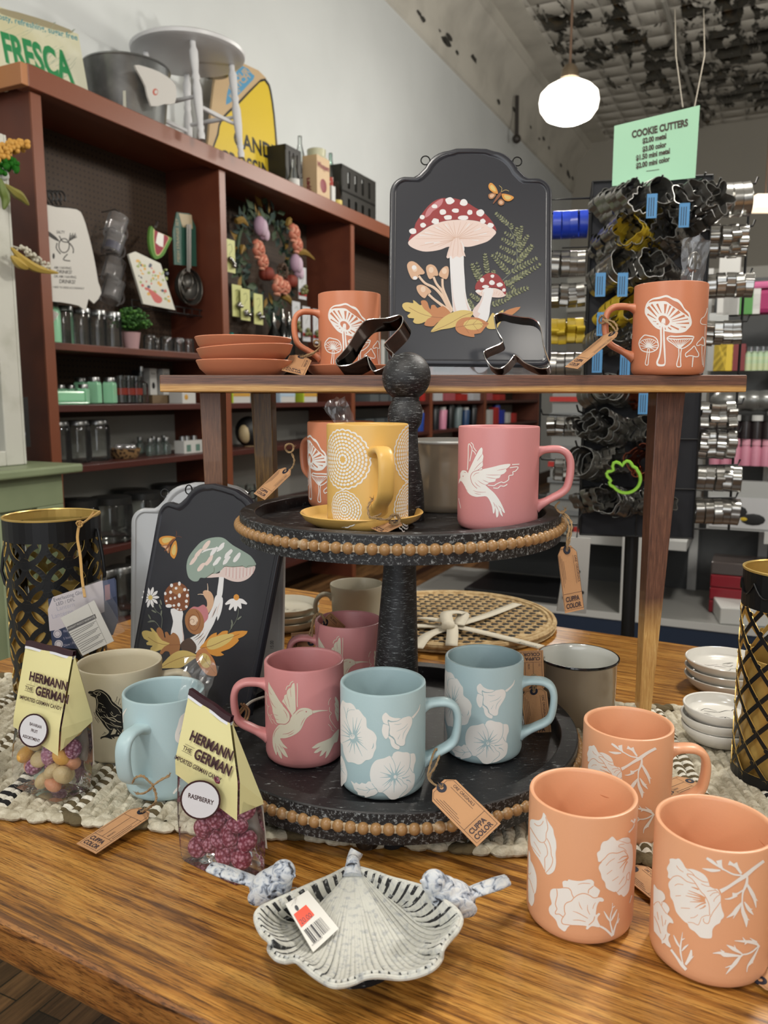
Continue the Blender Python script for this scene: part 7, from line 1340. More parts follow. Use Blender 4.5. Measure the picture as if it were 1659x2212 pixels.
b.tube([Vector(), ex_ * .5], .003, 6); b.tube([Vector((0, 0, .03)), ex_ * .5 + Vector((0, 0, .03))], .003, 6); tag(b.build('wire_ledge', M_BK, None, loc=p0), 'black wire ledge under the fruit booklet', 'wire ledge')
st_ = thing('strainer_set', 'mesh strainer set on a dark green card hanging beside the divider', 'strainers', PV(405, 560, -2.6), RZ); q = lambda px, py, dv=0: Vector((onv(px, py, -2.6)[0] - onv(405, 560, -2.6)[0], -dv, onv(px, py, -2.6)[2] - onv(405, 560, -2.6)[2]))
b = MB(); c_ = [q(386, 458), q(415, 461), q(427, 490), q(429, 575), q(381, 571), q(378, 500)]; b.add([p + Vector((0, .012, 0)) for p in c_] + [p + Vector((0, .018, 0)) for p in c_], [(5, 4, 3, 2, 1, 0), (6, 7, 8, 9, 10, 11)] + [(i, (i + 1) % 6, (i + 1) % 6 + 6, i + 6) for i in range(6)]); b.build('card', mat('card_green', '#1d4a3d', .5), st_)
b = MB(); c_ = [q(390, 460), q(418, 464), q(420, 494), q(398, 490)]; b.quad(*[p + Vector((0, .011, 0)) for p in c_]); label3d(b, 'MESH STRAINER SET', q(392, 567) + Vector((0, .010, 0)), (0, 0, 1), (-1, 0, 0), .028, 0, sx=.8, align='LEFT'); b.build('card_print', mat('card_tan', '#a99b80', .6), st_)
for nm, (cx_, cy_), r in (('large_strainer', (411, 620), .088), ('medium_strainer', (408, 618), .066), ('small_strainer', (404, 605), .040)):
    c = q(cx_, cy_); b = MB(); b.lathe([(r, 0), (r * .95, r * .25), (r * .75, r * .5), (r * .4, r * .66), (0, r * .7)], 32, 1, T(c) @ Matrix.Rotation(-pi / 2, 4, 'X')); b.tube([c + Vector((r * cos(x), -.002, r * sin(x))) for x in [2 * pi * i / 32 for i in range(32)]], .004, 6, 0, closed=True); b.tube([c + Vector((0, -.004, r)), q(402 + (cx_ - 404), 485) + Vector((0, -.006, 0))], .005, 6, 0); b.build(nm, [M_STEEL, mat('strainer_mesh', '#55534f', .4, .6)], st_)
b = MB(); t = thing('potted_fern', 'small green artificial fern in a dusty pink pot on the shelf', 'potted plant', P(284, 748, 1.43)); MB().lathe([(0, 0), (.030, 0), (.042, .078), (.045, .080), (.040, .080), (.028, .01), (0, .01)], 28).build('pot', mat('pink_pot', '#a8888a', .6), t)
for i in range(260): an = RND.uniform(0, 2 * pi); el = RND.uniform(.3, 1.5); l_ = RND.uniform(.05, .11); c = Vector((cos(an) * cos(el), sin(an) * cos(el), sin(el))) * l_; b.ball(c, (.008, .008, .006), RND.choice([0, 0, 1]), 5, 4); b.tube([c * .2, c], .001, 3)
b.build('leaves', [mat('fern_leaf', '#2f5a22', .7), mat('fern_leaf_light', '#4d7f33', .7)], t, loc=(0, 0, .08))
# --- hanging goods, second bay: wreath, carded goods, teapot, bottles
wc = PV(577, 565, -2.66); t = thing('flower_wreath', 'wreath of peach roses, lilac tulips, small pumpkins and dark leaves', 'wreath', wc, RZ); q = lambda px, py, d=0: Vector((onv(px, py, -2.66)[0] - onv(577, 565, -2.66)[0], -d, onv(px, py, -2.66)[2] - onv(577, 565, -2.66)[2]))
b = MB(); WL = [mat('leaf_teal', '#22352f', .7), mat('leaf_green', '#3a4a34', .7), mat('leaf_mustard', '#7a5f22', .7)]
for i in range(170):
    an = RND.uniform(0, 2 * pi); r = RND.uniform(.19, .34); c = Vector((r * cos(an) * .95, RND.uniform(-.02, .03), r * sin(an))); K = T(c) @ Matrix.Rotation(an + RND.uniform(-.9, .9), 4, 'Y').inverted() @ Matrix.Rotation(RND.uniform(-.5, .5), 4, 'X'); mi = RND.choice([0, 0, 0, 1, 1, 2]); s_ = RND.uniform(.7, 1.3)
    b.add([K @ Vector(p) for p in ((-.035 * s_, 0, 0), (0, 0, .016 * s_), (.045 * s_, .004, 0), (0, 0, -.016 * s_), (0, .006, 0))], [(0, 1, 4), (1, 2, 4), (2, 3, 4), (3, 0, 4)], mi)
b.tube([Vector((.26 * cos(x), .02, .26 * sin(x))) for x in [2 * pi * i / 36 for i in range(36)]], .012, 6, 1, closed=True); b.build('foliage', WL, t)
def rose(c, r, m1, m2):
    b = MB()
    for k in range(16): an = k * 2.4; rr = r * (.15 + .05 * k); p = Vector((rr * cos(an) * .85, -r * .5 * (1 - rr / r), rr * sin(an) * .85)); K = T(c + p) @ Matrix.Rotation(-an, 4, 'Y'); b.ball((0, 0, 0), (r * .16, r * .28, r * .40), k % 2, 8, 6, K)
    b.build('rose', [m1, m2], t)
RP, RP2, RL, RL2, RO = mat('rose_peach', '#b46a54', .7), mat('rose_peach_light', '#c98f78', .7), mat('tulip_lilac', '#9a7f92', .7), mat('tulip_lilac_light', '#b39cac', .7), mat('pumpkin_rust', '#6d2413', .7)
for px, py, r in ((540, 540, .062), (550, 566, .055), (618, 505, .062), (625, 530, .058), (583, 617, .070), (600, 622, .05)): rose(q(px, py, .05), r, RP, RP2)
for px, py, k in ((545, 490, .055), (552, 505, .04), (623, 570, .055), (628, 588, .04)): b = MB(); b.ball(q(px, py, .05), (k * .75, k * .6, k), 0, 12, 8).ball(q(px, py, .07) + Vector((k * .2, 0, -.01)), (k * .5, k * .4, k * .85), 1, 10, 8); b.build('tulip', [RL, RL2], t)
for px, py in ((560, 593), (612, 609)):
    b = MB(); c = q(px, py, .05)
    for k in range(8): b.ball(c + Vector((.020 * cos(k * pi / 4), .020 * sin(k * pi / 4), 0)), (.026, .026, .036), 0, 10, 8)
    b.build('pumpkin', RO, t)
b = MB(); c = q(592, 588, .06)
for k in range(60): z = RND.uniform(-1, 1); an = RND.uniform(0, 6.3); rr = .03 * sqrt(1 - z * z); b.ball(c + Vector((rr * cos(an), rr * sin(an), z * .045)), .008, 0, 5, 4)
b.build('pine_cone', mat('pine_cone', '#4b382a', .8), t); b = MB()
for (x0, y0), (x1, y1) in (((627, 545), (665, 562)), ((612, 490), (615, 478)), ((600, 640), (621, 668)), ((500, 480), (520, 490)), ((515, 540), (505, 550))): p = q(x0, y0, .03); e = q(x1, y1, .05); b.tube(catmull([p, p.lerp(e, .5) + Vector((0, 0, .02)), e], 4), [.014, .018, .02, .02, .018, .014, .01, .007, .003], 6); b.build('mustard_plume', mat('leaf_mustard'), t); b = MB()
def carded(label, px, py, w, h, card, blob, n=1, v=-2.58, extra=None):
    c = PV(px, py, v); t = thing('carded_ware', label, 'packaged goods', c, RZ); b = MB(); b.box(-w / 2, w / 2, -.001, .001, -h / 2, h / 2); b.build('card', card, t)
    b = MB()
    for k in range(5): b.ball((RND.uniform(-.3, .3) * w, -.015, -h * .2 + RND.uniform(-.12, .12) * h), (w * .16, .012, w * .14), 0, 8, 6)
    b.build('ware', blob, t); a = Art(Plane((0, -.0014, 0), (1, 0, 0), (0, 0, 1))); a.xf = lambda p: p
    a.line([(-w * .2, h * .3), (w * .1, h * .36), (w * .2, h * .2), (0, h * .1), (-w * .1, 0)], w * .03, 0); b = MB(); a.emit(b); b.build('card_print', mat('card_print_ink', '#4a4f2c', .6), t); return t
CY, CWH = mat('card_yellowgreen', '#b9bb7c', .5), mat('card_white', '#b5b7bb', .5); CRED = mat('card_red', '#a32822', .5)
for i, (px, py) in enumerate(((497, 553), (512, 650), (530, 658), (558, 668))): carded(('pale green carded metal measuring set hanging near the wreath, upper one', 'pale green carded metal set below the wreath, left', 'pale green carded metal set below the wreath, middle', 'pale green carded metal set below the wreath, right')[i], px, py, .085, .165, CY, M_STEEL, v=-2.56 - .02 * (i % 2))
for i, (px, py) in enumerate(((653, 612), (640, 690), (662, 700), (684, 705))): 
    t = carded(('white and red boxed gadget right of the wreath', 'white and red pack behind the mug handle, left', 'white and red pack behind the mug handle, middle', 'white and red pack behind the mug handle, right')[i], px, py, .09, .21 if i else .19, CWH, mat('olive_window', '#5f6033', .5), v=-2.60); MB().box(-.045, .045, -.003, -.0015, -.075, -.055).build('red_band', CRED, t)
t = thing('teapot', 'teal glazed teapot peeking out behind the terracotta saucers', 'teapot', P(500, 745, 1.43), RZ); MB().lathe([(0, 0), (.05, 0), (.075, .04), (.07, .08), (.04, .105), (.012, .11), (.014, .13), (0, .135)], 28).build('body', mat('teal_glaze', '#2e8078', .2), t); b = MB(); b.tube([Vector((.06, 0, .085)), Vector((.10, 0, .09)), Vector((.125, 0, .065)), Vector((.12, 0, .035)), Vector((.07, 0, .02))], .008, 8); b.build('handle', mat('teal_glaze'), t)
for i, (px, h_) in enumerate(((592, .27), (612, .30), (625, .29))): b = MB(); b.lathe([(0, 0), (.034, 0), (.036, .01), (.036, h_ * .55), (.014, h_ * .72), (.013, h_ * .8), (0, h_ * .8)], 24); t = thing('dispenser_bottle', ('black glass oil bottle with steel spout, left of three', 'black glass oil bottle with steel spout, middle of three', 'black glass oil bottle with steel spout, right of three')[i], 'bottle', P(px, 745, 1.43, -2.6)); b.build('bottle', mat('black_glass', '#0b0c0c', .12), t); MB().lathe([(.014, h_ * .79), (.016, h_ * .84), (.006, h_ * .9), (.005, h_), (0, h_)], 16).build('spout', M_STEEL, t)
t = thing('mug', 'cream and gold patterned mug on the shelf left of the black bottles', 'mug', P(545, 745, 1.43), RZ); MB().lathe([(0, 0), (.035, 0), (.038, .09), (.035, .09), (.033, .008), (0, .008)], 28).build('body', mat('gilt_mug', '#a7a193', .3, mix=('#2b2b2b', 20, .45, .5)), t); b = MB(); b.tube([Vector((.036, 0, .075)), Vector((.06, 0, .07)), Vector((.062, 0, .035)), Vector((.037, 0, .02))], .005, 8); b.build('handle', M_BW, t)
b = MB(); t = thing('basting_brush', 'white silicone brush on a jute-wrapped handle in the third bay', 'brush', PV(742, 640, -2.56), RZ); q = lambda px, py: Vector((onv(px, py, -2.56)[0] - onv(742, 640, -2.56)[0], 0, onv(px, py, -2.56)[2] - onv(742, 640, -2.56)[2])); MB().tube([q(746, 640), q(741, 600), q(741, 560)], .007, 6).build('handle', mat('jute_twine'), t); MB().tube([q(741, 556), q(743, 535), q(743, 520)], [.016, .02, .012], 8).build('head', M_BW, t)
for i, px in enumerate((800, 812, 824, 836)): box('grey and white book standing behind the left riser mug, %s' % ordn[i], px, 1.43, .045, .12, .20, [CWH, M_BW, mat('greybox'), CWH][i], -2.6, name='book', cat='book', py=700)
box('small lime and white carton beside the books', 775, 1.43, .05, .06, .14, mat('mint_box', '#8fae93', .5), -2.66, py=700)
# --- third and fourth bays seen under the riser
cols = [('blue', '#1c3f8f'), ('black', '#101216'), ('black', '#15171c'), ('pink', '#c7849c'), ('black', '#0e1012'), ('clear', '#6f7d80'), ('navy', '#2a4468'), ('black', '#17191d'), ('mint', '#6fae96'), ('white', '#a9acab'), ('royal blue', '#1b2f8c')]
for i, (c, hx_) in enumerate(cols):
    px = 906 + i * 16.5; h_ = (.17, .19, .20, .19, .23, .21, .18, .20, .21, .15, .22)[i]; b = MB(); t = thing('tumbler', '%s tumbler in the row of drink bottles behind the tray post, %s from left' % (c, (ordn + ['eleventh'])[i]), 'drink bottle', P(px, 925, .945, -2.56)); MB().lathe([(0, 0), (.034, 0), (.042, h_ * .85), (.040, h_ * .87), (0, h_ * .87)], 20).build('cup', mat('tumbler_%d' % i, hx_, .35), t); MB().lathe([(.030, h_ * .87), (.030, h_), (0, h_)], 16).build('lid', M_BK if i % 3 else M_BW, t)
for i in range(6): box(('white boxed ornament', 'white boxed candle', 'red and yellow toy box', 'red and blue toy box', 'white small carton', 'blue and red carton')[i] + ' in the far bay right of the drink bottles', 1040 + i * 13, .945, .10, .08, (.12, .15, .17, .14, .11, .10)[i], [M_BW, M_BW, CRED, mat('toy_blue', '#22329a', .5), M_BW, CRED][i], -2.56, py=920)
for i in range(7): box('red and white packet lying on the upper far shelf, %s from the post' % ordn[i], 905 + i * 28, 1.19, .20, .12, .06 + .015 * (i % 3), [CRED, CWH, mat('pkt_pink', '#a3535a', .5)][i % 3], -2.6, name='packet', cat='packet', py=870)
for i in range(5): box('grey tool tray stacked in the far bay beside the riser, %s from left' % ordn[i], 790 + i * 22, 1.19, .14, .14, .05, mat('greytray', '#4d5254', .5), -2.6, name='tray', cat='tray', py=870)
for i in range(4): box('dark utensil box under the far shelf, %s' % ordn[i], 780 + i * 24, .945, .14, .14, .12, mat('greytray'), -2.65, py=920)

# ================================================================ things standing on top of the unit
ZT = 2.376
a = Art(Plane(PV(90, 120, -2.62), Vector((RS, RC, 0)), Vector((-.05 * RC, .05 * RS, 1)))); a.at(0, 0, 2.552); a.poly(P2('-160,-20 5,45 425,190 482,512 470,560 -160,480'), 0, smooth=0); a.poly(P2('0,48 200,100 380,165 370,185 180,135 0,80'), 4, smooth=2)
for i in range(26): x = RND.uniform(0, 440); y = RND.uniform(120, 400) + x * .25; a.line([(x, y), (x + 40, y - RND.uniform(5, 25)), (x + 75, y - RND.uniform(30, 60))], 1.8, 1)
d_ = (.955, .297)
a.text('FRESCA', (26, 342), d_, (-.19, -1.0), 3, 232, .50, bold=.035); a.text('FRESCA', (20, 337), d_, (-.19, -1.0), 2, 232, .50, bold=.035); a.text('frosty, refreshing, sugar free', (-42, 98), (.965, .265), (-.1, -1), 5, 46, .92, bold=.02)
base = PV(90, 200, -2.62); a.surf.o = a.surf.o - base; b = MB(); a.emit(b, strip=1); M_FG = mat('sign_green', '#157a44', .5); tag(b.build('wall_sign', [mat('aged_sign_cream', '#b9b694', .55, mix=('#c9c9b4', 4, .4, .6)), mat('sign_scratch', '#8c9a86', .6), M_FG, mat('sign_green_shadow', '#7d9a7a', .6), mat('sign_rust', '#8c8468', .6), mat('sign_teal', '#3d7f86', .6)], None, loc=base, solid=.012), 'aged cream metal soda sign with big green lettering on the shelf top', 'sign')
M_GAL = mat('galvanised', '#7d8081', .35, .85, mix=('#a4a7a6', 6, .4, .65), bump=(8, .2)); uc = onv(275, 200, -2.64)[0]
t = thing('galvanised_tub', 'round galvanised metal tub standing on the shelf top', 'tub', R3(uc, -2.64, ZT)); MB().lathe([(0, 0), (.148, 0), (.155, .01), (.184, .262), (.190, .268), (.187, .275), (.180, .268), (.148, .015), (0, .012)], 56).build('body', M_GAL, t)
b = MB(); b.box(-.006, .006, -.012, .0, 0, .265); b.build('seam', mat('seam_white', '#a9a89c', .5), t, loc=(.176 * cos(-1.35), .176 * sin(-1.35), .0), rot=(radians(-9), 0, radians(10)))
a = Art(Plane(PV(335, 190, -2.44), Vector((RS, RC, 0)), (0, 0, 1))).at(0, 0, 2.552); a.poly(P2('740,360 800,370 880,400 950,450 968,500 960,570 900,575 830,585 800,480 770,420'), 0, smooth=2); a.ell(852, 508, 16, 20, 1, n=8); a.ell(856, 508, 9, 12, 0, n=8); base = PV(335, 190, -2.44); a.surf.o = a.surf.o - base; b = MB(); a.emit(b, strip=1); tag(b.build('cloth', [mat('cloth_white', '#b7b5b1', .9), mat('cloth_red', '#a8584a', .8)], None, loc=base, solid=.008), 'white cloth with a small red emblem draped over the galvanised tub', 'cloth')
M_STW = mat('stool_white', '#c3c4c6', .35); us = onv(407, 130, -2.56)[0]; t = thing('stool', 'round white painted stool with turned legs on the shelf top', 'stool', R3(us, -2.56, ZT), RZ); zs = .455
MB().lathe([(0, zs - .03), (.24, zs - .03), (.262, zs - .022), (.266, zs - .008), (.255, zs), (0, zs)], 64).build('seat', M_STW, t)
def turned(p, q_, nm='leg'):
    k_ = [(0, .014), (.05, .017), (.09, .012), (.12, .017), (.15, .013), (.35, .020), (.52, .021), (.60, .014), (.64, .019), (.68, .014), (.80, .019), (.9, .020), (.94, .013), (1, .013)]
    b = MB(); b.tube([p.lerp(q_, s_) for s_, r in k_], [r for s_, r in k_], 14); b.build(nm, M_STW, t)
LG = [(-.13, -.13), (.16, -.13), (.16, .14), (-.13, .14)]
for x, y in LG: turned(Vector((x * 1.05, min(y * 1.3, .15), 0)), Vector((x, y, zs - .03)))
for i in range(4): a0, a1 = LG[i], LG[(i + 1) % 4]; b = MB(); z_ = .16 + .03 * (i % 2); b.tube([Vector((a0[0] * 1.03, a0[1] * 1.03, z_)), Vector(((a0[0] + a1[0]) / 2, (a0[1] + a1[1]) / 2, z_)), Vector((a1[0] * 1.03, a1[1] * 1.03, z_))], [.008, .012, .008], 8); b.build('stretcher', M_STW, t)
M_TP = mat('teapot_dark_teal', '#0f2f30', .18, coat=.5); ut = onv(467, 100, -2.60)[0]; t = thing('teapot', 'dark teal enamel teapot with tan bands standing on the white stool', 'teapot', R3(ut, -2.62, ZT + zs), RZ); MB().lathe([(0, 0), (.075, 0), (.082, .01), (.070, .06), (.052, .11), (.060, .118), (.056, .145), (.03, .165), (.008, .172), (.012, .185), (0, .192)], 32).build('body', M_TP, t)
MB().lathe([(.0722, .052), (.0705, .058)], 32).build('tan_band', mat('tan_enamel', '#8a6f4d', .3), t); b = MB(); b.tube(catmull([Vector((.066, 0, .04)), Vector((.105, 0, .045)), Vector((.12, 0, .09)), Vector((.15, 0, .12))], 4), [.018, .017, .016, .014, .013, .012, .011, .010, .010, .009, .009, .009, .009], 8); b.build('spout', M_TP, t); b = MB(); b.tube(catmull([Vector((-.058, 0, .075)), Vector((-.10, 0, .10)), Vector((-.115, 0, .14)), Vector((-.09, 0, .168)), Vector((-.055, 0, .13))], 4), .008, 8); b.build('handle', M_TP, t)
# yellow crossing sign (its figures are left out)
a = Art(Plane(PV(540, 270, -2.74), Vector((RS, RC, 0)), Vector((-.06 * RC, .06 * RS, 1)))).at(0, 0, 2.552)
a.poly(P2('1180,420 1290,330 1420,390 1460,430 1500,600 1530,830 1535,1000 1130,900 1150,700'), 0, smooth=0); a.poly(P2('1430,440 1470,450 1490,500 1510,640 1525,830 1530,980 1180,900 1190,740 1215,650 1300,570'), 2, smooth=2); a.poly(P2('1428,455 1462,462 1480,505 1500,640 1515,830 1520,970 1190,890 1200,745 1222,660 1305,583'), 1, smooth=2)
a.poly(P2('1240,560 1265,450 1330,365 1385,410 1390,440 1260,570'), 3, smooth=2)
a.text('SOUR', (1290, 470), (.75, -.66), (-.66, -.75), 0, 52, .8, bold=.02); a.text('PATCH', (1278, 515), (.75, -.66), (-.66, -.75), 0, 52, .8, bold=.02); a.text('KIDS', (1270, 548), (.75, -.66), (-.66, -.75), 0, 40, .8, bold=.02)
a.text('CANDY', (1284, 800), (.94, .36), (-.06, -1), 2, 118, .66, bold=.03); a.text('CROSSING', (1212, 905), (.93, .30), (-.06, -1), 2, 118, .62, bold=.03)
base = PV(540, 330, -2.74); a.surf.o = a.surf.o - base; b = MB(); a.emit(b, strip=1); tag(b.build('crossing_sign', [mat('plywood_tan', '#b39a76', .6), mat('sign_yellow', '#c9ae2c', .5), M_BK, mat('sign_blue', '#4d8bb0', .5)], None, loc=base, solid=.014), 'yellow candy crossing sign leaning on the wall behind the stool', 'sign')
M_CRT = mat('crate_black', '#17150f', .5)
def crate(label, px, w, h, v, slots=4):
    u = onv(px, 400, v)[0]; t = thing('plastic_crate', label, 'crate', R3(u, v, ZT), RZ); b = MB(); d = .20; tk = .012
    b.box(0, w, 0, d, 0, tk).box(0, tk, 0, d, 0, h).box(w - tk, w, 0, d, 0, h).box(0, w, d - tk, d, 0, h); b.box(0, w, 0, tk, 0, .03).box(0, w, 0, tk, h - .03, h); b.build('walls', M_CRT, t)
    for k in range(slots): x = w * (k + .5) / slots; MB().box(x - w / slots * .34, x + w / slots * .34, 0, tk, .03, h - .03).build('slat', M_CRT, t)
    return t
crate('black plastic crate standing on its side behind the carton', 618, .17, .29, -2.60, 4); crate('black slotted crate at the right end of the shelf top, lower', 738, .50, .165, -2.57, 5); c2_ = crate('black slotted crate stacked on the lower crate', 738, .50, .165, -2.57, 5); c2_.location.z += .168
a_ = onv(683, 372, -2.56); t = box('cream malt candy carton with a dark red ball on the shelf top', 683, ZT, .155, .10, .285, mat('carton_cream', '#b59b78', .5), -2.58, py=372, mats=[mat('carton_maroon', '#74202a', .5)], art=lambda b, w, d, h: (b.ball((.0, -d / 2, h * .42), (.040, .002, .040), 1, 20, 10), label3d(b, 'Whoppers', (0, -d / 2 - .001, h * .76), (1, 0, 0), (0, 0, 1), .046, 1, sx=.72, bold=.03), label3d(b, 'Whoppers', (-w / 2 - .001, 0.0, h * .3), (0, 0, 1), (0, -1, 0) if 0 else (0, 1, 0), .046, 1, sx=.72, bold=.03)))
box('small white carton beside the malt candy carton', 713, ZT, .045, .05, .15, M_BW, -2.56, py=400)
def tbottle(label, px, v, z, h, m, lab, z0=None):
    t = thing('soda_bottle', label, 'bottle', R3(onv(px, 330, v)[0], v, z)); MB().lathe([(0, 0), (.030, 0), (.033, .01), (.033, h * .45), (.026, h * .6), (.013, h * .82), (.012, h), (0, h)], 24).build('glass', m, t); MB().lathe([(.0338, h * .12), (.0338, h * .42)], 24).build('paper_label', lab, t); return t
tbottle('clear glass soda bottle with black and white label left of the big jar', 648, -2.66, ZT + .14, .27, M_JG, mat('bw_label', '#2b2927', .5, mix=('#b5b3ae', 30, .5, .52))); tbottle('green tinted soda bottle with red label right of the big jar', 714, -2.66, ZT + .14, .27, M_MLK, mat('red_label', '#a5352c', .5, mix=('#bfc9bf', 25, .5, .52))); tbottle('brown bottle with yellow label before the crate', 727, -2.56, ZT, .20, mat('brown_glass', '#1c130c', .15), mat('yellow_label', '#b5a24a', .5))
tbottle('clear bottle with white label low before the left crate', 634, -2.56, ZT, .22, M_JG, M_BW)
t = thing('cookie_jar', 'large pale plastic jar with screw lid behind the malt candy carton', 'jar', R3(onv(683, 290, -2.67)[0], -2.67, ZT + .0)); MB().lathe([(0, .12), (.078, .12), (.082, .13), (.082, .30), (.07, .335), (.055, .345), (0, .345)], 32).build('body', mat('pale_plastic', '#b9b9a4', .35), t); MB().lathe([(.058, .343), (.060, .385), (.05, .39), (.0, .39)], 32).build('lid', mat('pale_lid', '#a8a78c', .35), t); MB().box(-.08, .08, -.07, .07, 0, .119).build('plinth', M_CRT, t)

# ================================================================ green cabinet and white hutch at the left edge
M_GRN = mat('sage_green_paint', '#7f8a6b', .45, mix=('#727d60', 4, .4, .7)); M_GRD = mat('sage_groove', '#98a384', .5); M_HW = mat('hutch_white', '#b9b9b0', .6, mix=('#a4a498', 8, .45, .7))
uc2, vc2 = 2.0, -2.13
t = thing('cabinet', 'sage green beadboard cabinet at the left picture edge', 'cabinet', R3(.9, vc2, 0), RZ); b = MB(); b.box(0, 1.06, .03, .60, 0, .965); b.build('body', M_GRN, t); b = MB(); b.box(-.02, 1.12, -.02, .64, .965, .995); b.build('top', M_GRN, t, bevel=.008, seg=3); b = MB(); b.box(0, 1.06, .018, .03, .86, .965).box(.95, 1.06, .018, .03, 0, .86).box(0, 1.06, .018, .03, 0, .12); b.build('face_frame', M_GRN, t, bevel=.003)
b = MB()
for k in range(16): b.box(.93 - k * .06, .934 - k * .06, .026, .0301, .12, .86)
b.build('bead_lines', M_GRD, t)
t = thing('hutch', 'distressed white hutch frame with glazed door standing on the green cabinet', 'hutch', R3(.9, -2.24, .996), RZ); b = MB(); b.box(.92, .99, 0, .035, 0, 1.05).box(.99, 1.0, .0, .40, 0, 1.05).box(0, .92, .0, .035, 1.0, 1.05).box(0, .92, 0, .035, 0, .05).box(0, .92, 0, .035, .30, .38).box(.90, .92, .005, .03, .38, 1.0).box(0, .9, .36, .38, 0, 1.05).box(0, .92, .03, .36, .33, .36); b.build('frame', M_HW, t, bevel=.004)
MB().box(0, .90, .015, .018, .38, 1.0).build('door_glass', clear('hutch_glass', '#cfd6d4', .03, .25), t)
box('dark boxed picture of white blossoms standing in the hutch', 6, 1.05, .20, .02, .17, M_BK, -2.30, name='picture_box', cat='box', py=930, art=lambda b, w, d, h: [b.ball((x, -d / 2, z), (.022, .002, .020), 1, 12, 6) for x, z in ((.0, .10), (.035, .07), (.0, .045), (-.03, .08), (.06, .045))], mats=[mat('blossom_white', '#8f93a8', .5)])
# dried plant sprigs on the hutch top
def sprig(label, px, py, pts, m, kind, v=-2.18):
    base = PV(px, py, v); t = thing('flower_spray', label, 'artificial flowers', base); c = catmull([PV(x, y, v) - base for x, y in pts], 6); b = MB()
    if kind == 'plume':
        b.tube(c, .003, 5)
        for i, p in enumerate(c):
            for q_ in range(5): b.ball(p + Vector((RND.uniform(-.018, .018), RND.uniform(-.01, .01), RND.uniform(-.014, .014))), .009, 0, 6, 5)
    elif kind == 'leaf': b.tube(c, [.003 + .012 * sin(pi * i / (len(c) - 1)) for i in range(len(c))], 6)
    elif kind == 'beads':
        b.tube(c, .0025, 5)
        for i, p in enumerate(c[3:]):
            for q_ in range(3): b.ball(p + Vector((RND.uniform(-.012, .012), 0, RND.uniform(-.010, .010))), .006, 0, 6, 5)
    b.build('spray', m, t); return t
sprig('mustard yellow plume arching over the hutch', 0, 335, ((-10, 340), (10, 325), (30, 316), (52, 315)), mat('plume_yellow', '#b98a3a', .7), 'plume'); sprig('green leaf hanging down before the hutch corner', 2, 400, ((0, 385), (6, 410), (12, 430), (8, 452)), mat('leaf_olive', '#5a6a2a', .5), 'leaf'); sprig('yellow-green stem bending down with a tag', 15, 400, ((10, 398), (30, 415), (45, 425), (62, 443)), mat('stem_olive', '#7a7436', .5), 'leaf')
sprig('long yellow leaf tipped red crossing the towel', 24, 540, ((24, 535), (50, 562), (80, 580), (125, 590)), mat('leaf_yellow2', '#a58c42', .5), 'leaf'); sprig('short curved yellow leaf below the long one', 24, 555, ((24, 553), (42, 570), (62, 580)), mat('leaf_yellow2'), 'leaf'); sprig('string of small white berries over the towel edge', 30, 535, ((28, 532), (55, 542), (80, 560), (100, 578)), mat('berry_white', '#b9b5a5', .5), 'beads')
sprig('glossy green glass ornament leaf near the plume', 12, 350, ((0, 365), (14, 350), (26, 362)), mat('glass_green', '#1d5a16', .1), 'plume'); sprig('clear crystal drop hanging at the hutch corner', 8, 380, ((6, 366), (9, 380), (8, 390)), mat('crystal', '#b5b8b2', .08), 'leaf')
# ================================================================ cookie cutter rack
M_RK = mat('rack_black', '#0d0e11', .45); M_RKB = mat('rack_board', '#14161d', .7); M_TIN = mat('cutter_tin', '#a3a29e', .24, .9); M_TIND = mat('cutter_tin_dark', '#8a8883', .30, .75); M_BAND = mat('blue_label', '#4f8fc4', .5); M_CYE = mat('cutter_yellow', '#c2a62a', .4); M_CBL = mat('cutter_blue', '#1537a8', .3); M_CCO = mat('cutter_copper', '#8a4a34', .25, .8); M_CGR = mat('cutter_lime', '#8cc83c', .4)
pLT, pRT = aty(1280, 393, 2.04), aty(1540, 385, 1.98); zb_ = aty(1380, 1160, 2.0).z; wR = (pRT - pLT); wR.z = 0; LW = wR.length; ang = atan2(wR.y, wR.x); hT = pLT.z - zb_
rk = thing('cutter_rack', 'black wire display rack with board panel on a pole, hung with cookie cutters', 'display rack', (pLT.x, pLT.y, 0), ang); Z0 = zb_
MB().box(.0, LW, .004, .010, Z0, Z0 + hT).build('board', M_RKB, rk)
def wires(nm, x0, x1, y, n, mm, z0=Z0, z1=Z0 + hT, par=None, r=.0022):
    b = MB()
    for i in range(n): x = x0 + (x1 - x0) * i / (n - 1); b.tube([(x, y, z0), (x, y, z1)], r, 6)
    for j in range(mm): z = z0 + (z1 - z0) * j / (mm - 1); b.tube([(x0, y, z), (x1, y, z)], r, 6)
    return b.build(nm, M_RK, par or rk)
wires('front_grid', 0, LW, -.002, 3, 8)
for nm, x0, sgn in (('left_wing', 0, -1), ('right_wing', LW, 1)):
    b = MB(); y1 = .0; w_ = .115; z1 = Z0 + hT; b.tube([(x0, .16, Z0), (x0 + sgn * w_, .16, Z0), (x0 + sgn * w_, .16, z1), (x0, .16, z1)], .0035, 6)
    for j in range(1, 7): z = Z0 + hT * j / 7; b.tube([(x0, .16, z), (x0 + sgn * w_ * .6, .16, z)], .0022, 6)
    b.build(nm, M_RK, rk); wires(nm.replace('wing', 'side_grid'), 0, .16, 0, 3, 8, par=None, r=.002).matrix_basis = T(x0, 0, 0) @ rotz(pi / 2)
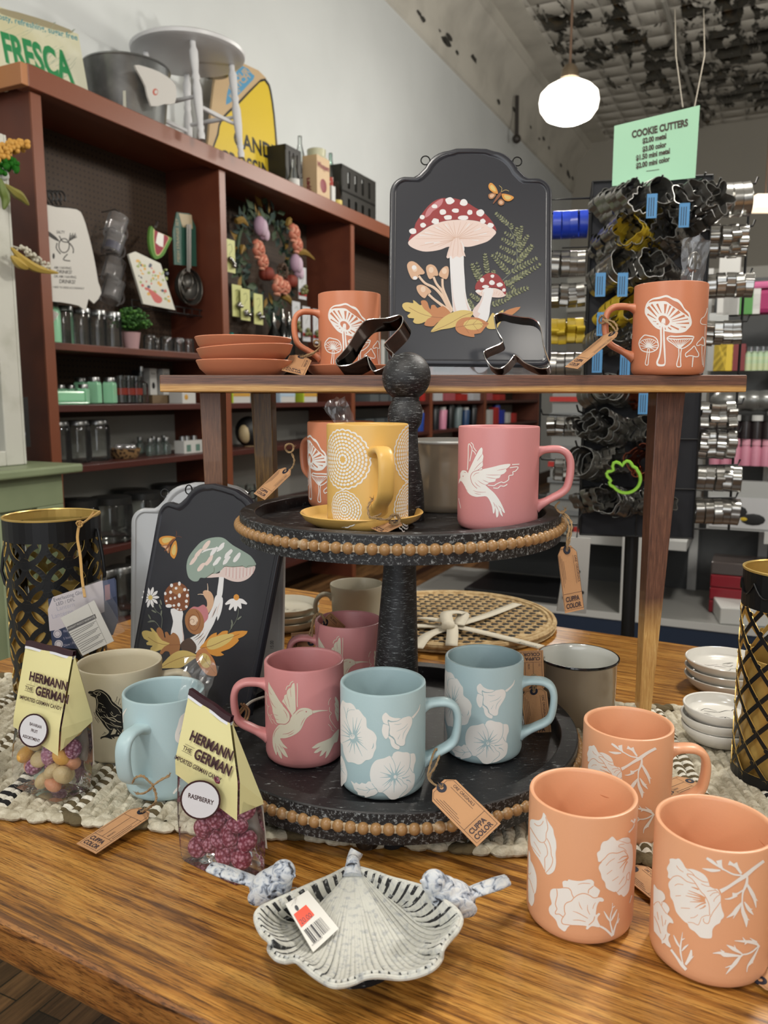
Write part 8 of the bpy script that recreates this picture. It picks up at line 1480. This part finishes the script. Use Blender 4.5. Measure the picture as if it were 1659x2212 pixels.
MB().lathe([(0, .45), (.20, .45 - .01), (.0, .44)], 4).build('pole_collar', M_RK, rk, loc=(LW / 2, .12, 0)); MB().lathe([(0, 0), (.018, 0), (.018, Z0 + .02), (0, Z0 + .02)], 20).build('pole', M_RK, rk, loc=(LW / 2, .10, 0)); MB().lathe([(0, 0), (.26, 0), (.27, .01), (.25, .03), (.02, .035), (0, .035)], 40).build('base', M_RK, rk, loc=(LW / 2, .10, 0))
def outl(kind, r):
    f = {'round': lambda a: 1, 'star': lambda a: .78 + .28 * cos(5 * a), 'flower': lambda a: .88 + .14 * abs(cos(3 * a)) * 2 - .1, 'bear': lambda a: .82 + .22 * max(0, cos(4 * a + .5)) ** .5, 'tree': lambda a: .75 + .16 * cos(3 * a + pi / 2) + .10 * cos(9 * a), 'heart': lambda a: .8 + .25 * abs(cos(a - pi / 2 + .0)) - .25 * max(0, sin(a)) ** 3, 'animal': lambda a: .72 + .2 * cos(2 * a) + .16 * sin(3 * a) + .1 * cos(7 * a), 'bell': lambda a: .8 + .2 * max(0, -sin(a)) + .08 * cos(6 * a), 'hand': lambda a: .72 + .34 * max(0, sin(a)) * abs(cos(4.5 * a)) + .1 * cos(a)}[kind]
    return [(r * f(a) * cos(a), r * f(a) * sin(a)) for a in [2 * pi * i / 48 for i in range(48)]]
PROT = {}; M_EDG2 = mat('tin_edge', '#8f8f8d', .25, 1.0)
def cutmesh(kind, r, m, edge=False):
    k = (kind, round(r, 3), m.name)
    if k not in PROT:
        o = outl(kind, r); n_ = len(o); vs = []; t_ = .0007
        for x, y in o: l_ = sqrt(x * x + y * y); vs += [(x, -.010, y), (x * (1 - t_ / l_), -.010, y * (1 - t_ / l_)), (x * (1 - t_ / l_), .010, y * (1 - t_ / l_)), (x, .010, y)]
        b = MB(); b.add(vs, [(4 * i + q, 4 * i + (q + 1) % 4, 4 * ((i + 1) % n_) + (q + 1) % 4, 4 * ((i + 1) % n_) + q) for i in range(n_) for q in range(4)], 0, True); b.tube([(x, -.010, y) for x, y in o], .0007 if not edge else .004, 5, 1, closed=True)
        me = b.build('cookie_cutter', [m, M_EDG2 if m in (M_TIN, M_TIND) else m], None); COL.objects.unlink(me); PROT[k] = me
    o = PROT[k].copy(); COL.objects.link(o); return o
RW = Matrix.Translation((pLT.x, pLT.y, 0)) @ rotz(ang)
def hookrow(label, px, py, kind, r, m, n, face='front', n0=0):
    """hook with a bunch of cutters; the pixel is where the bunch ends nearest the viewer"""
    yy = 1.97 if face == 'front' else 2.04; p = RW.inverted() @ aty(px, py, yy); g = label.split(' hanging')[0] + ' bunch at ' + label.split(' hanging')[-1][-40:]
    if face == 'front': x = max(.02, min(LW - .02, p.x)); sx = RND.choice((-.45, .4, .55)); dv = Vector((sx, -.85, .22 if py > 440 else -.02)).normalized(); O_ = Vector((x - sx * .05, 0, p.z)); hook = [O_, O_ + dv * .13, O_ + dv * .14 + Vector((0, 0, .012))]
    else: s = -1 if face == 'left' else 1; x0 = 0 if s < 0 else LW; hook = [(x0, .05, p.z), (x0 + s * .06, .05, p.z + .002), (x0 + s * .105, .05, p.z + .004), (x0 + s * .11, .05, p.z + .018)]
    b = MB(); b.tube(hook, .0025, 6); b.build('hook', M_RK, rk)
    for k in range(n):
        o = cutmesh(kind, r, m); 
        if face == 'front': q = RW @ (O_ + dv * (.022 + k * .0215) + Vector((0, 0, -r * .72))); o.rotation_euler = (radians(-14 + RND.uniform(-6, 6)), RND.uniform(-.25, .25), ang + atan2(sx, .85) + RND.uniform(-.08, .08))
        else: q = RW @ Vector((x0 + s * (.018 + k * .0215), .05, p.z - r * .78)); o.rotation_euler = (RND.uniform(-.1, .1), RND.uniform(-.4, .4), ang + pi / 2 * s + RND.uniform(-.12, .12))
        o.location = q; tag(o, label, 'cookie cutter', g)
rows = [(430, ((1325, 'bear', M_TIN, 'top left'), (1385, 'round', M_TIN, 'top middle'), (1470, 'animal', M_TIND, 'top right'))), (475, ((1345, 'tree', M_TIND, 'second row left'), (1435, 'animal', M_TIN, 'second row middle'), (1500, 'star', M_TIND, 'second row right'))), (530, ((1320, 'flower', M_TIN, 'third row left'), (1385, 'bear', M_CYE, 'third row middle'), (1460, 'tree', M_TIND, 'third row right'))), (600, ((1310, 'heart', M_TIN, 'fourth row left'), (1365, 'bell', M_TIND, 'fourth row middle'), (1430, 'animal', M_TIND, 'fourth row right'))), (690, ((1330, 'flower', M_CYE, 'fifth row left'), (1400, 'star', M_TIND, 'fifth row middle'))), (745, ((1300, 'round', M_TIND, 'sixth row left'), (1350, 'tree', M_TIN, 'sixth row middle'))), (860, ((1290, 'round', M_TIN, 'just below the riser board, left'), (1335, 'round', M_TIN, 'just below the riser board, middle'), (1392, 'animal', M_CCO, 'just below the riser board, right'))), (935, ((1275, 'animal', M_TIND, 'eighth row left'), (1320, 'flower', M_TIND, 'eighth row middle'), (1385, 'star', M_TIN, 'eighth row right'))), (1010, ((1265, 'heart', M_TIND, 'ninth row left'), (1305, 'tree', M_TIND, 'ninth row middle'), (1405, 'bear', M_CCO, 'ninth row right'))), (1090, ((1280, 'animal', M_TIND, 'bottom row left'), (1335, 'bell', M_TIN, 'bottom row middle'), (1400, 'tree', M_TIND, 'bottom row right')))]
cn = {M_TIN: 'bright tin', M_TIND: 'dark tin', M_CYE: 'yellow plastic', M_CCO: 'copper brown'}
for y, cs in rows:
    for px, kind, m_, wh in cs: hookrow('%s %s cutter hanging on the rack front, %s' % (cn[m_], {'round': 'ring', 'animal': 'animal', 'bear': 'bear'}.get(kind, kind), wh), px, y - 22, kind, .040 if kind != 'round' else .032, m_, 6 if y < 800 else 5)
for y, kind, m_, r, n, wh in ((408, 'round', M_TIN, .040, 4, 'top'), (498, 'flower', M_TIN, .038, 4, 'second'), (600, 'hand', M_TIN, .034, 5, 'third'), (700, 'tree', M_TIN, .034, 4, 'fourth'), (875, 'star', M_TIN, .034, 4, 'fifth'), (935, 'flower', M_TIN, .036, 4, 'sixth'), (1005, 'bell', M_TIN, .036, 5, 'seventh'), (1075, 'heart', M_TIN, .036, 5, 'eighth')): hookrow('bright tin %s cutter hanging on the rack right side, %s bunch down' % ({'round': 'ring', 'hand': 'hand'}.get(kind, kind), wh), 1580, y, kind, r, m_, n, 'right')
for y, kind, m_, r, n, wh in ((450, 'round', M_CBL, .034, 4, 'blue plastic ring cutter hanging on the rack left side at the top'), (535, 'bell', M_TIND, .034, 4, 'dark tin bell cutter hanging on the rack left side'), (610, 'tree', M_TIND, .034, 4, 'dark tin tree cutter hanging on the rack left side, middle'), (690, 'star', M_CYE, .032, 4, 'yellow plastic cutter hanging on the rack left side'), (760, 'heart', M_TIND, .034, 4, 'dark tin heart cutter hanging on the rack left side'), (900, 'animal', M_TIN, .034, 4, 'bright tin animal cutter hanging on the rack left side under the riser'), (1000, 'tree', M_TIND, .034, 3, 'dark tin cutter hanging low on the rack left side')): hookrow(wh, 1240, y, kind, r, m_, n, 'left')
o = cutmesh('hand', .044, M_CGR, True); o.location = aty(1348, 1037, 1.83); o.rotation_euler = (0, -.7, ang); tag(o, 'lime green hand shaped cutter at the front of the rack', 'cookie cutter')
for i, (px, py) in enumerate(((1408, 445), (1297, 615), (1345, 615), (1478, 465), (1300, 700), (1350, 790), (1290, 780), (1390, 870))):
    b = MB(); b.box(-.011, .011, -.0008, .0008, -.026, .026); 
    for k in range(3): b.box(-.007 + k * .005, -.0055 + k * .005, -.0012, -.0008, -.022, .018, 1)
    tag(b.build('name_tag', [M_BAND, M_TX2], None, loc=aty(px, py, 1.845), rz=ang), 'blue handwritten name tag hanging among the cutters, %s from the top' % ordn[i], 'tag')
# sign above the rack
c = [aty(1327, 272, 2.02), aty(1512, 227, 1.96), aty(1502, 384, 1.96), aty(1322, 402, 2.02)]; ctr = sum(c, Vector()) / 4; ex = (c[1] - c[0]).normalized(); ey = (c[0] - c[3]); ey = (ey - ex * ey.dot(ex)).normalized(); t = thing('price_sign', 'mint green paper sign of cookie cutter prices above the rack', 'sign', ctr)
b = MB(); n_ = ex.cross(ey); q = [p - ctr for p in c]; b.add(q + [p - n_ * .002 for p in q], [(3, 2, 1, 0), (4, 5, 6, 7), (0, 1, 5, 4), (1, 2, 6, 5), (2, 3, 7, 6), (3, 0, 4, 7)]); b.build('paper', mat('paper_mint', '#a3d6b4', .5), t)
a = Art(Plane(ctr + n_ * .001, ex, ey)).at(0, 0, 1)
for s_, x, y, z_, w_ in (('COOKIE CUTTERS', 1365, 298, 21, .72), ('$2.00 metal', 1388, 310, 15.5, .72), ('$3.00 color', 1388, 328, 15.5, .72), ('$1.50 mini metal', 1374, 347, 15.5, .72), ('$2.00 mini color', 1374, 364, 15.5, .72)): a.text(s_, (x, y), (.975, -.215), (-.03, -1), 0, z_, w_, bold=.045)
a.line([(1396, 370), (1424, 366)], 1.2, 0); a.surf.o = a.surf.o - ctr; b = MB(); a.emit(b, strip=1); b.build('sign_print', mat('sign_brown_ink', '#3b2f22', .6), t)
b = MB(); 
for px0, px1 in ((1475, 1470), (1500, 1532)): p = aty(px0, 232, 1.97); b = MB(); b.tube([Vector(), aty(px1 - 10, 120, 2.2) - p, Vector((aty(px1 - 12, 20, 3.2) - p))], .0016, 5); b.build('hanging_cord', mat('cord_grey', '#6d675c', .7), t, loc=p - ctr)
# ================================================================ white gondola shelving behind
M_GW = mat('gondola_white', '#b5b6b4', .45); M_GB = mat('gondola_navy', '#16263c', .5); M_GD = mat('gondola_deck', '#7d7d7a', .5); M_GBK = mat('gondola_back', '#3f4142', .6)
GU = 3.42; gd = thing('gondola_shelving', 'white gondola shelving with navy base behind the cutter rack', 'shelving', R3(GU, 3.2, 0), RZ); g = lambda nm, m, u0, u1, v0, v1, z0, z1: MB().box(u0 - GU, u1 - GU, 3.2 - v1, 3.2 - v0, z0, z1).build(nm, m, gd)
g('base_kick', M_GB, GU, GU + .02, -1.5, 3.2, 0, .285); g('deck', M_GD, GU, GU + .62, -1.5, 3.2, .285, .30); g('deck_lip', M_GW, GU - .004, GU, -1.5, .3, .275, .305)
g('back_panel', M_GBK, GU + .62, GU + .64, -.25, 3.2, 0, 1.75); g('low_back_panel', M_GBK, GU + .61, GU + .63, -1.30, -.25, .3, .72)
for z, d in ((.66, .40), (.93, .36), (1.16, .34), (1.33, .30), (1.56, .30)): g('shelf', M_GW, GU + .62 - d, GU + .62, .02, 3.2, z - .012, z); g('shelf_lip', M_GW, GU + .62 - d - .012, GU + .62 - d, .02, 3.2, z - .045, z + .004)
g('low_shelf', M_GW, GU + .20, GU + .60, -1.45, -.28, .56, .60)
for v in (-.28, .02, 1.25, 2.45): g('upright', M_GW, GU + .60, GU + .63, v - .02, v + .02, 0, 1.80)
g('end_panel', M_GW, GU + .02, GU + .62, -.52, -.50, .30, 1.02); g('strip_panel', M_GW, GU + .01, GU + .03, -.52, -.38, .30, 1.0)
def G(v, z, du=.30): return R3(GU + .62 - du, v, z + .0004)
def vat(px, py, z=1.0, du=.30): return onu(px, py, GU + .62 - du)[1]
def good(label, px, py, z, mk, group=None, name='item', cat='goods', du=.30): t = thing(name, label, cat, G(vat(px, py, z, du), z, du), RZ - pi / 2 if 0 else RZ, group); mk(t); return t
def bx(w, h, m, d=.08): return lambda t: MB().box(-d / 2, d / 2, -w / 2, w / 2, 0, h).build('body', m, t)
def bot(r, h, m, lid, nk=.5): 
    def f(t): MB().lathe([(0, 0), (r, 0), (r, h * .62), (r * nk, h * .78), (r * nk, h * .8)], 20).build('body', m, t); MB().lathe([(0, h), (r * nk * 1.3, h * .99), (r * nk * 1.3, h * .76), (0, h * .76)], 16).build('cap', lid, t)
    return f
PKB = mat('bottle_pink', '#b8798c', .35); PKC = mat('cap_pink', '#c88f9f', .4); DKJ = mat('jar_dark', '#20191b', .3)
for i in range(9): good('pink squeeze bottle on the lower white shelf, %s from the left' % ordn[i], 1543 + i * 22, 1005, .93, bot(.022, .115, PKB, PKC, .62), 'pink squeeze bottles', 'squeeze_bottle', 'bottle')
for i in range(9): good('dark sprinkle jar with pale lid, %s from the left in the jar row' % ordn[i], 1515 + i * 24, 930, 1.045, bot(.024, .10, DKJ, M_GW if i % 2 else M_BK, .85), 'sprinkle jars', 'spice_jar', 'jar')
g('jar_shelf', M_GW, GU + .34, GU + .62, .02, 3.2, 1.035, 1.045)
RB4 = mat('rainbow_cup', '#b9b98a', .4, mix=('#7fae9c', 14, .4, .6, (0, 0, 1)))
for i in range(6): good('clear candy tube with rainbow filling on the shelf above the riser, %s' % ordn[i], 1615 + i * 13, 790, 1.33, bot(.014, .10, RB4, M_JG, .7), 'rainbow tubes', 'candy_tube', 'tube')
for i, px in enumerate((1562, 1548)): good(('yellow bag with red print left of the rainbow tubes', 'silver lollipop pack beside the yellow bag')[i], px, 790, 1.33, bx(.075, .15 if i == 0 else .24, [M_CYE, mat('silver_pack', '#a9a9a6', .25, .6)][i]), name='bag', cat='bag')
good('dark red jar pack right of the yellow bag', 1595, 790, 1.33, bx(.05, .11, mat('dark_red_pack', '#6d1f22', .4)), name='pack', cat='pack'); good('white carton with green print on the top shelf', 1600, 700, 1.56, bx(.14, .11, M_BW), name='carton', cat='carton'); good('green bag on the top white shelf', 1610, 690, 1.56, bx(.05, .10, mat('green_pack', '#3f7d34', .5), .03), name='bag', cat='bag', du=.33)
good('magenta tulle bag on the top white shelf', 1648, 715, 1.56, lambda t: (MB().box(-.04, .04, -.08, .08, 0, .10).build('body', mat('tulle_magenta', '#8e2255', .7), t, bevel=.02), MB().box(-.045, .045, -.10, .09, .10, .13).build('ruffle', mat('tulle_pink', '#b55a83', .7), t, bevel=.01)), name='bag', cat='bag'); good('white and red carton standing on the top shelf beside the rack', 1570, 700, 1.56, bx(.08, .26, M_BW), name='carton', cat='carton')
for i in range(4): good('crinkled clear packet on the shelf below the rainbow tubes, %s' % ordn[i], 1570 + i * 28, 860, 1.16, lambda t: MB().ball((0, 0, .045), (.05, .07, .045), 0, 10, 8).build('body', mat('crinkle_silver', '#6d6e6c', .3, .5, bump=(30, 1.0)), t), 'crinkled packets', 'packet', 'packet')
good('clear boxed food platter picture on the lower shelf', 1600, 1100, .66, lambda t: (MB().box(-.02, .02, -.13, .13, 0, .21).build('box', mat('clear_box', '#a4a6a5', .2), t), MB().box(-.024, -.0205, -.12, .12, .01, .14).build('picture', mat('picture_white', '#b5b6b8', .4), t), [MB().ball((-.025, y, z), (.002, r, r * .5), 0, 10, 6).build('picture_platter', mm, t) for y, z, r, mm in ((.03, .08, .06, M_BK), (-.05, .05, .05, M_BK), (-.02, .05, .02, M_CYE), (.06, .06, .018, M_CCO))]), name='boxed_platter', cat='box', du=.36)
REDT = mat('red_clear_box', '#7a1420', .25)
for i in range(4): t = R3(*onu(1612, 1228 - i * 20, GU + .28)); b = MB(); b.box(-.10, .10, -.16, .16, 0, .055); o = b.build('storage_box', [REDT, mat('box_clear_top', '#4b4442', .2)][0] if i < 3 else mat('box_clear_top', '#4b4442', .2), None, loc=R3(GU + .30, onu(1625, 1228, GU + .28)[1], .3005 + i * .0565), rz=RZ, bevel=.006); tag(o, ('red clear craft box at the bottom of the stack on the deck', 'red clear craft box, second in the stack on the deck', 'red clear craft box, third in the stack on the deck', 'smoky clear box topping the red craft boxes')[i], 'box')
b = MB(); b.box(-.12, .12, -.10, .10, 0, .07); tag(b.build('cake_box', M_BW, None, loc=R3(GU + .16, onz(1600, 1330, .3).x * RC - onz(1600, 1330, .3).y * RS, .3005), rz=RZ + .2, bevel=.004), 'white bakery box on the deck behind the right lantern', 'box'); b = MB(); b.box(-.09, .09, -.07, .07, 0, .16); tag(b.build('bag', mat('striped_bag', '#8e8a84', .6, mix=('#8a3f3b', 12, .52, .56, (0, 1, 0))), None, loc=R3(GU + .20, .12, .3005), rz=RZ + .3), 'white and red striped paper bag on the deck', 'bag')
b = MB(); b.box(-.2, .2, -.22, .22, 0, .03); tag(b.build('baking_tray', M_RK, None, loc=R3(GU + .25, -1.02, .3005), rz=RZ, bevel=.004), 'black baking tray lying on the low deck left of the pole', 'tray'); b = MB(); b.box(-.18, .18, -.2, .2, 0, .025); tag(b.build('baking_tray', mat('speckle_tray', '#2a2b2a', .4, mix=('#8f8f86', 60, .55, .6)), None, loc=R3(GU + .30, -.98, .6004), rz=RZ, bevel=.004), 'speckled baking tray on the white low shelf', 'tray'); b = MB().lathe([(0, 0), (.07, 0), (.10, .03), (.095, .03), (.06, .006), (0, .006)], 28); tag(b.build('glass_bowl', M_JG, None, loc=R3(GU + .35, -1.25, .6004)), 'clear glass bowl on the white low shelf', 'bowl')
M_TRY = mat('grey_tray', '#6f7274', .4)
for i in range(9): b = MB(); b.box(-.14, .14, -.16, .16, 0, .022); tag(b.build('tray', M_TRY if i % 4 else CRED, None, loc=R3(GU + .40, -.75, .60 + .0 + i * .075), rz=RZ), 'grey wrapped tray stacked left of the rack, %s from the bottom' % ordn[i], 'tray')
for i in range(9): b = MB(); b.box(-.13, .13, -.15, .15, 0, .048); tag(b.build('packet', mat('clear_pack', '#8b8d8c', .3, .3), None, loc=R3(GU + .40, -.75, .6225 + i * .075), rz=RZ), 'clear packed ware between the stacked trays, %s from the bottom' % ordn[i], 'packet')
# white card hanging low behind the tray tag
c = [aty(1226, 1160, 1.7), aty(1276, 1163, 1.7), aty(1266, 1326, 1.7), aty(1203, 1320, 1.7)]; ctr = c[0]; t = thing('blister_card', 'white hanging card with small prints below the cutter rack', 'card', ctr); b = MB(); q = [p - ctr for p in c]; b.add(q + [p + Vector((0, .004, 0)) for p in q], [(3, 2, 1, 0), (4, 5, 6, 7), (0, 1, 5, 4), (1, 2, 6, 5), (2, 3, 7, 6), (3, 0, 4, 7)]); b.build('card', M_BW, t)
b = MB()
for px, py, r in ((1250, 1235, .004), (1222, 1290, .007), (1240, 1305, .003), (1258, 1280, .004), (1230, 1210, .003), (1215, 1255, .003)): b.ball(aty(px, py, 1.698) - ctr, (r, .0006, r), 0, 8, 4)
b.build('card_print', M_TX2, t); b = MB(); b.tube([Vector((.02, 0, 0)), aty(1250, 1120, 1.8) - ctr, aty(1262, 1100, 1.9) - ctr], .0015, 5); b.build('hook_wire', M_RK, t)
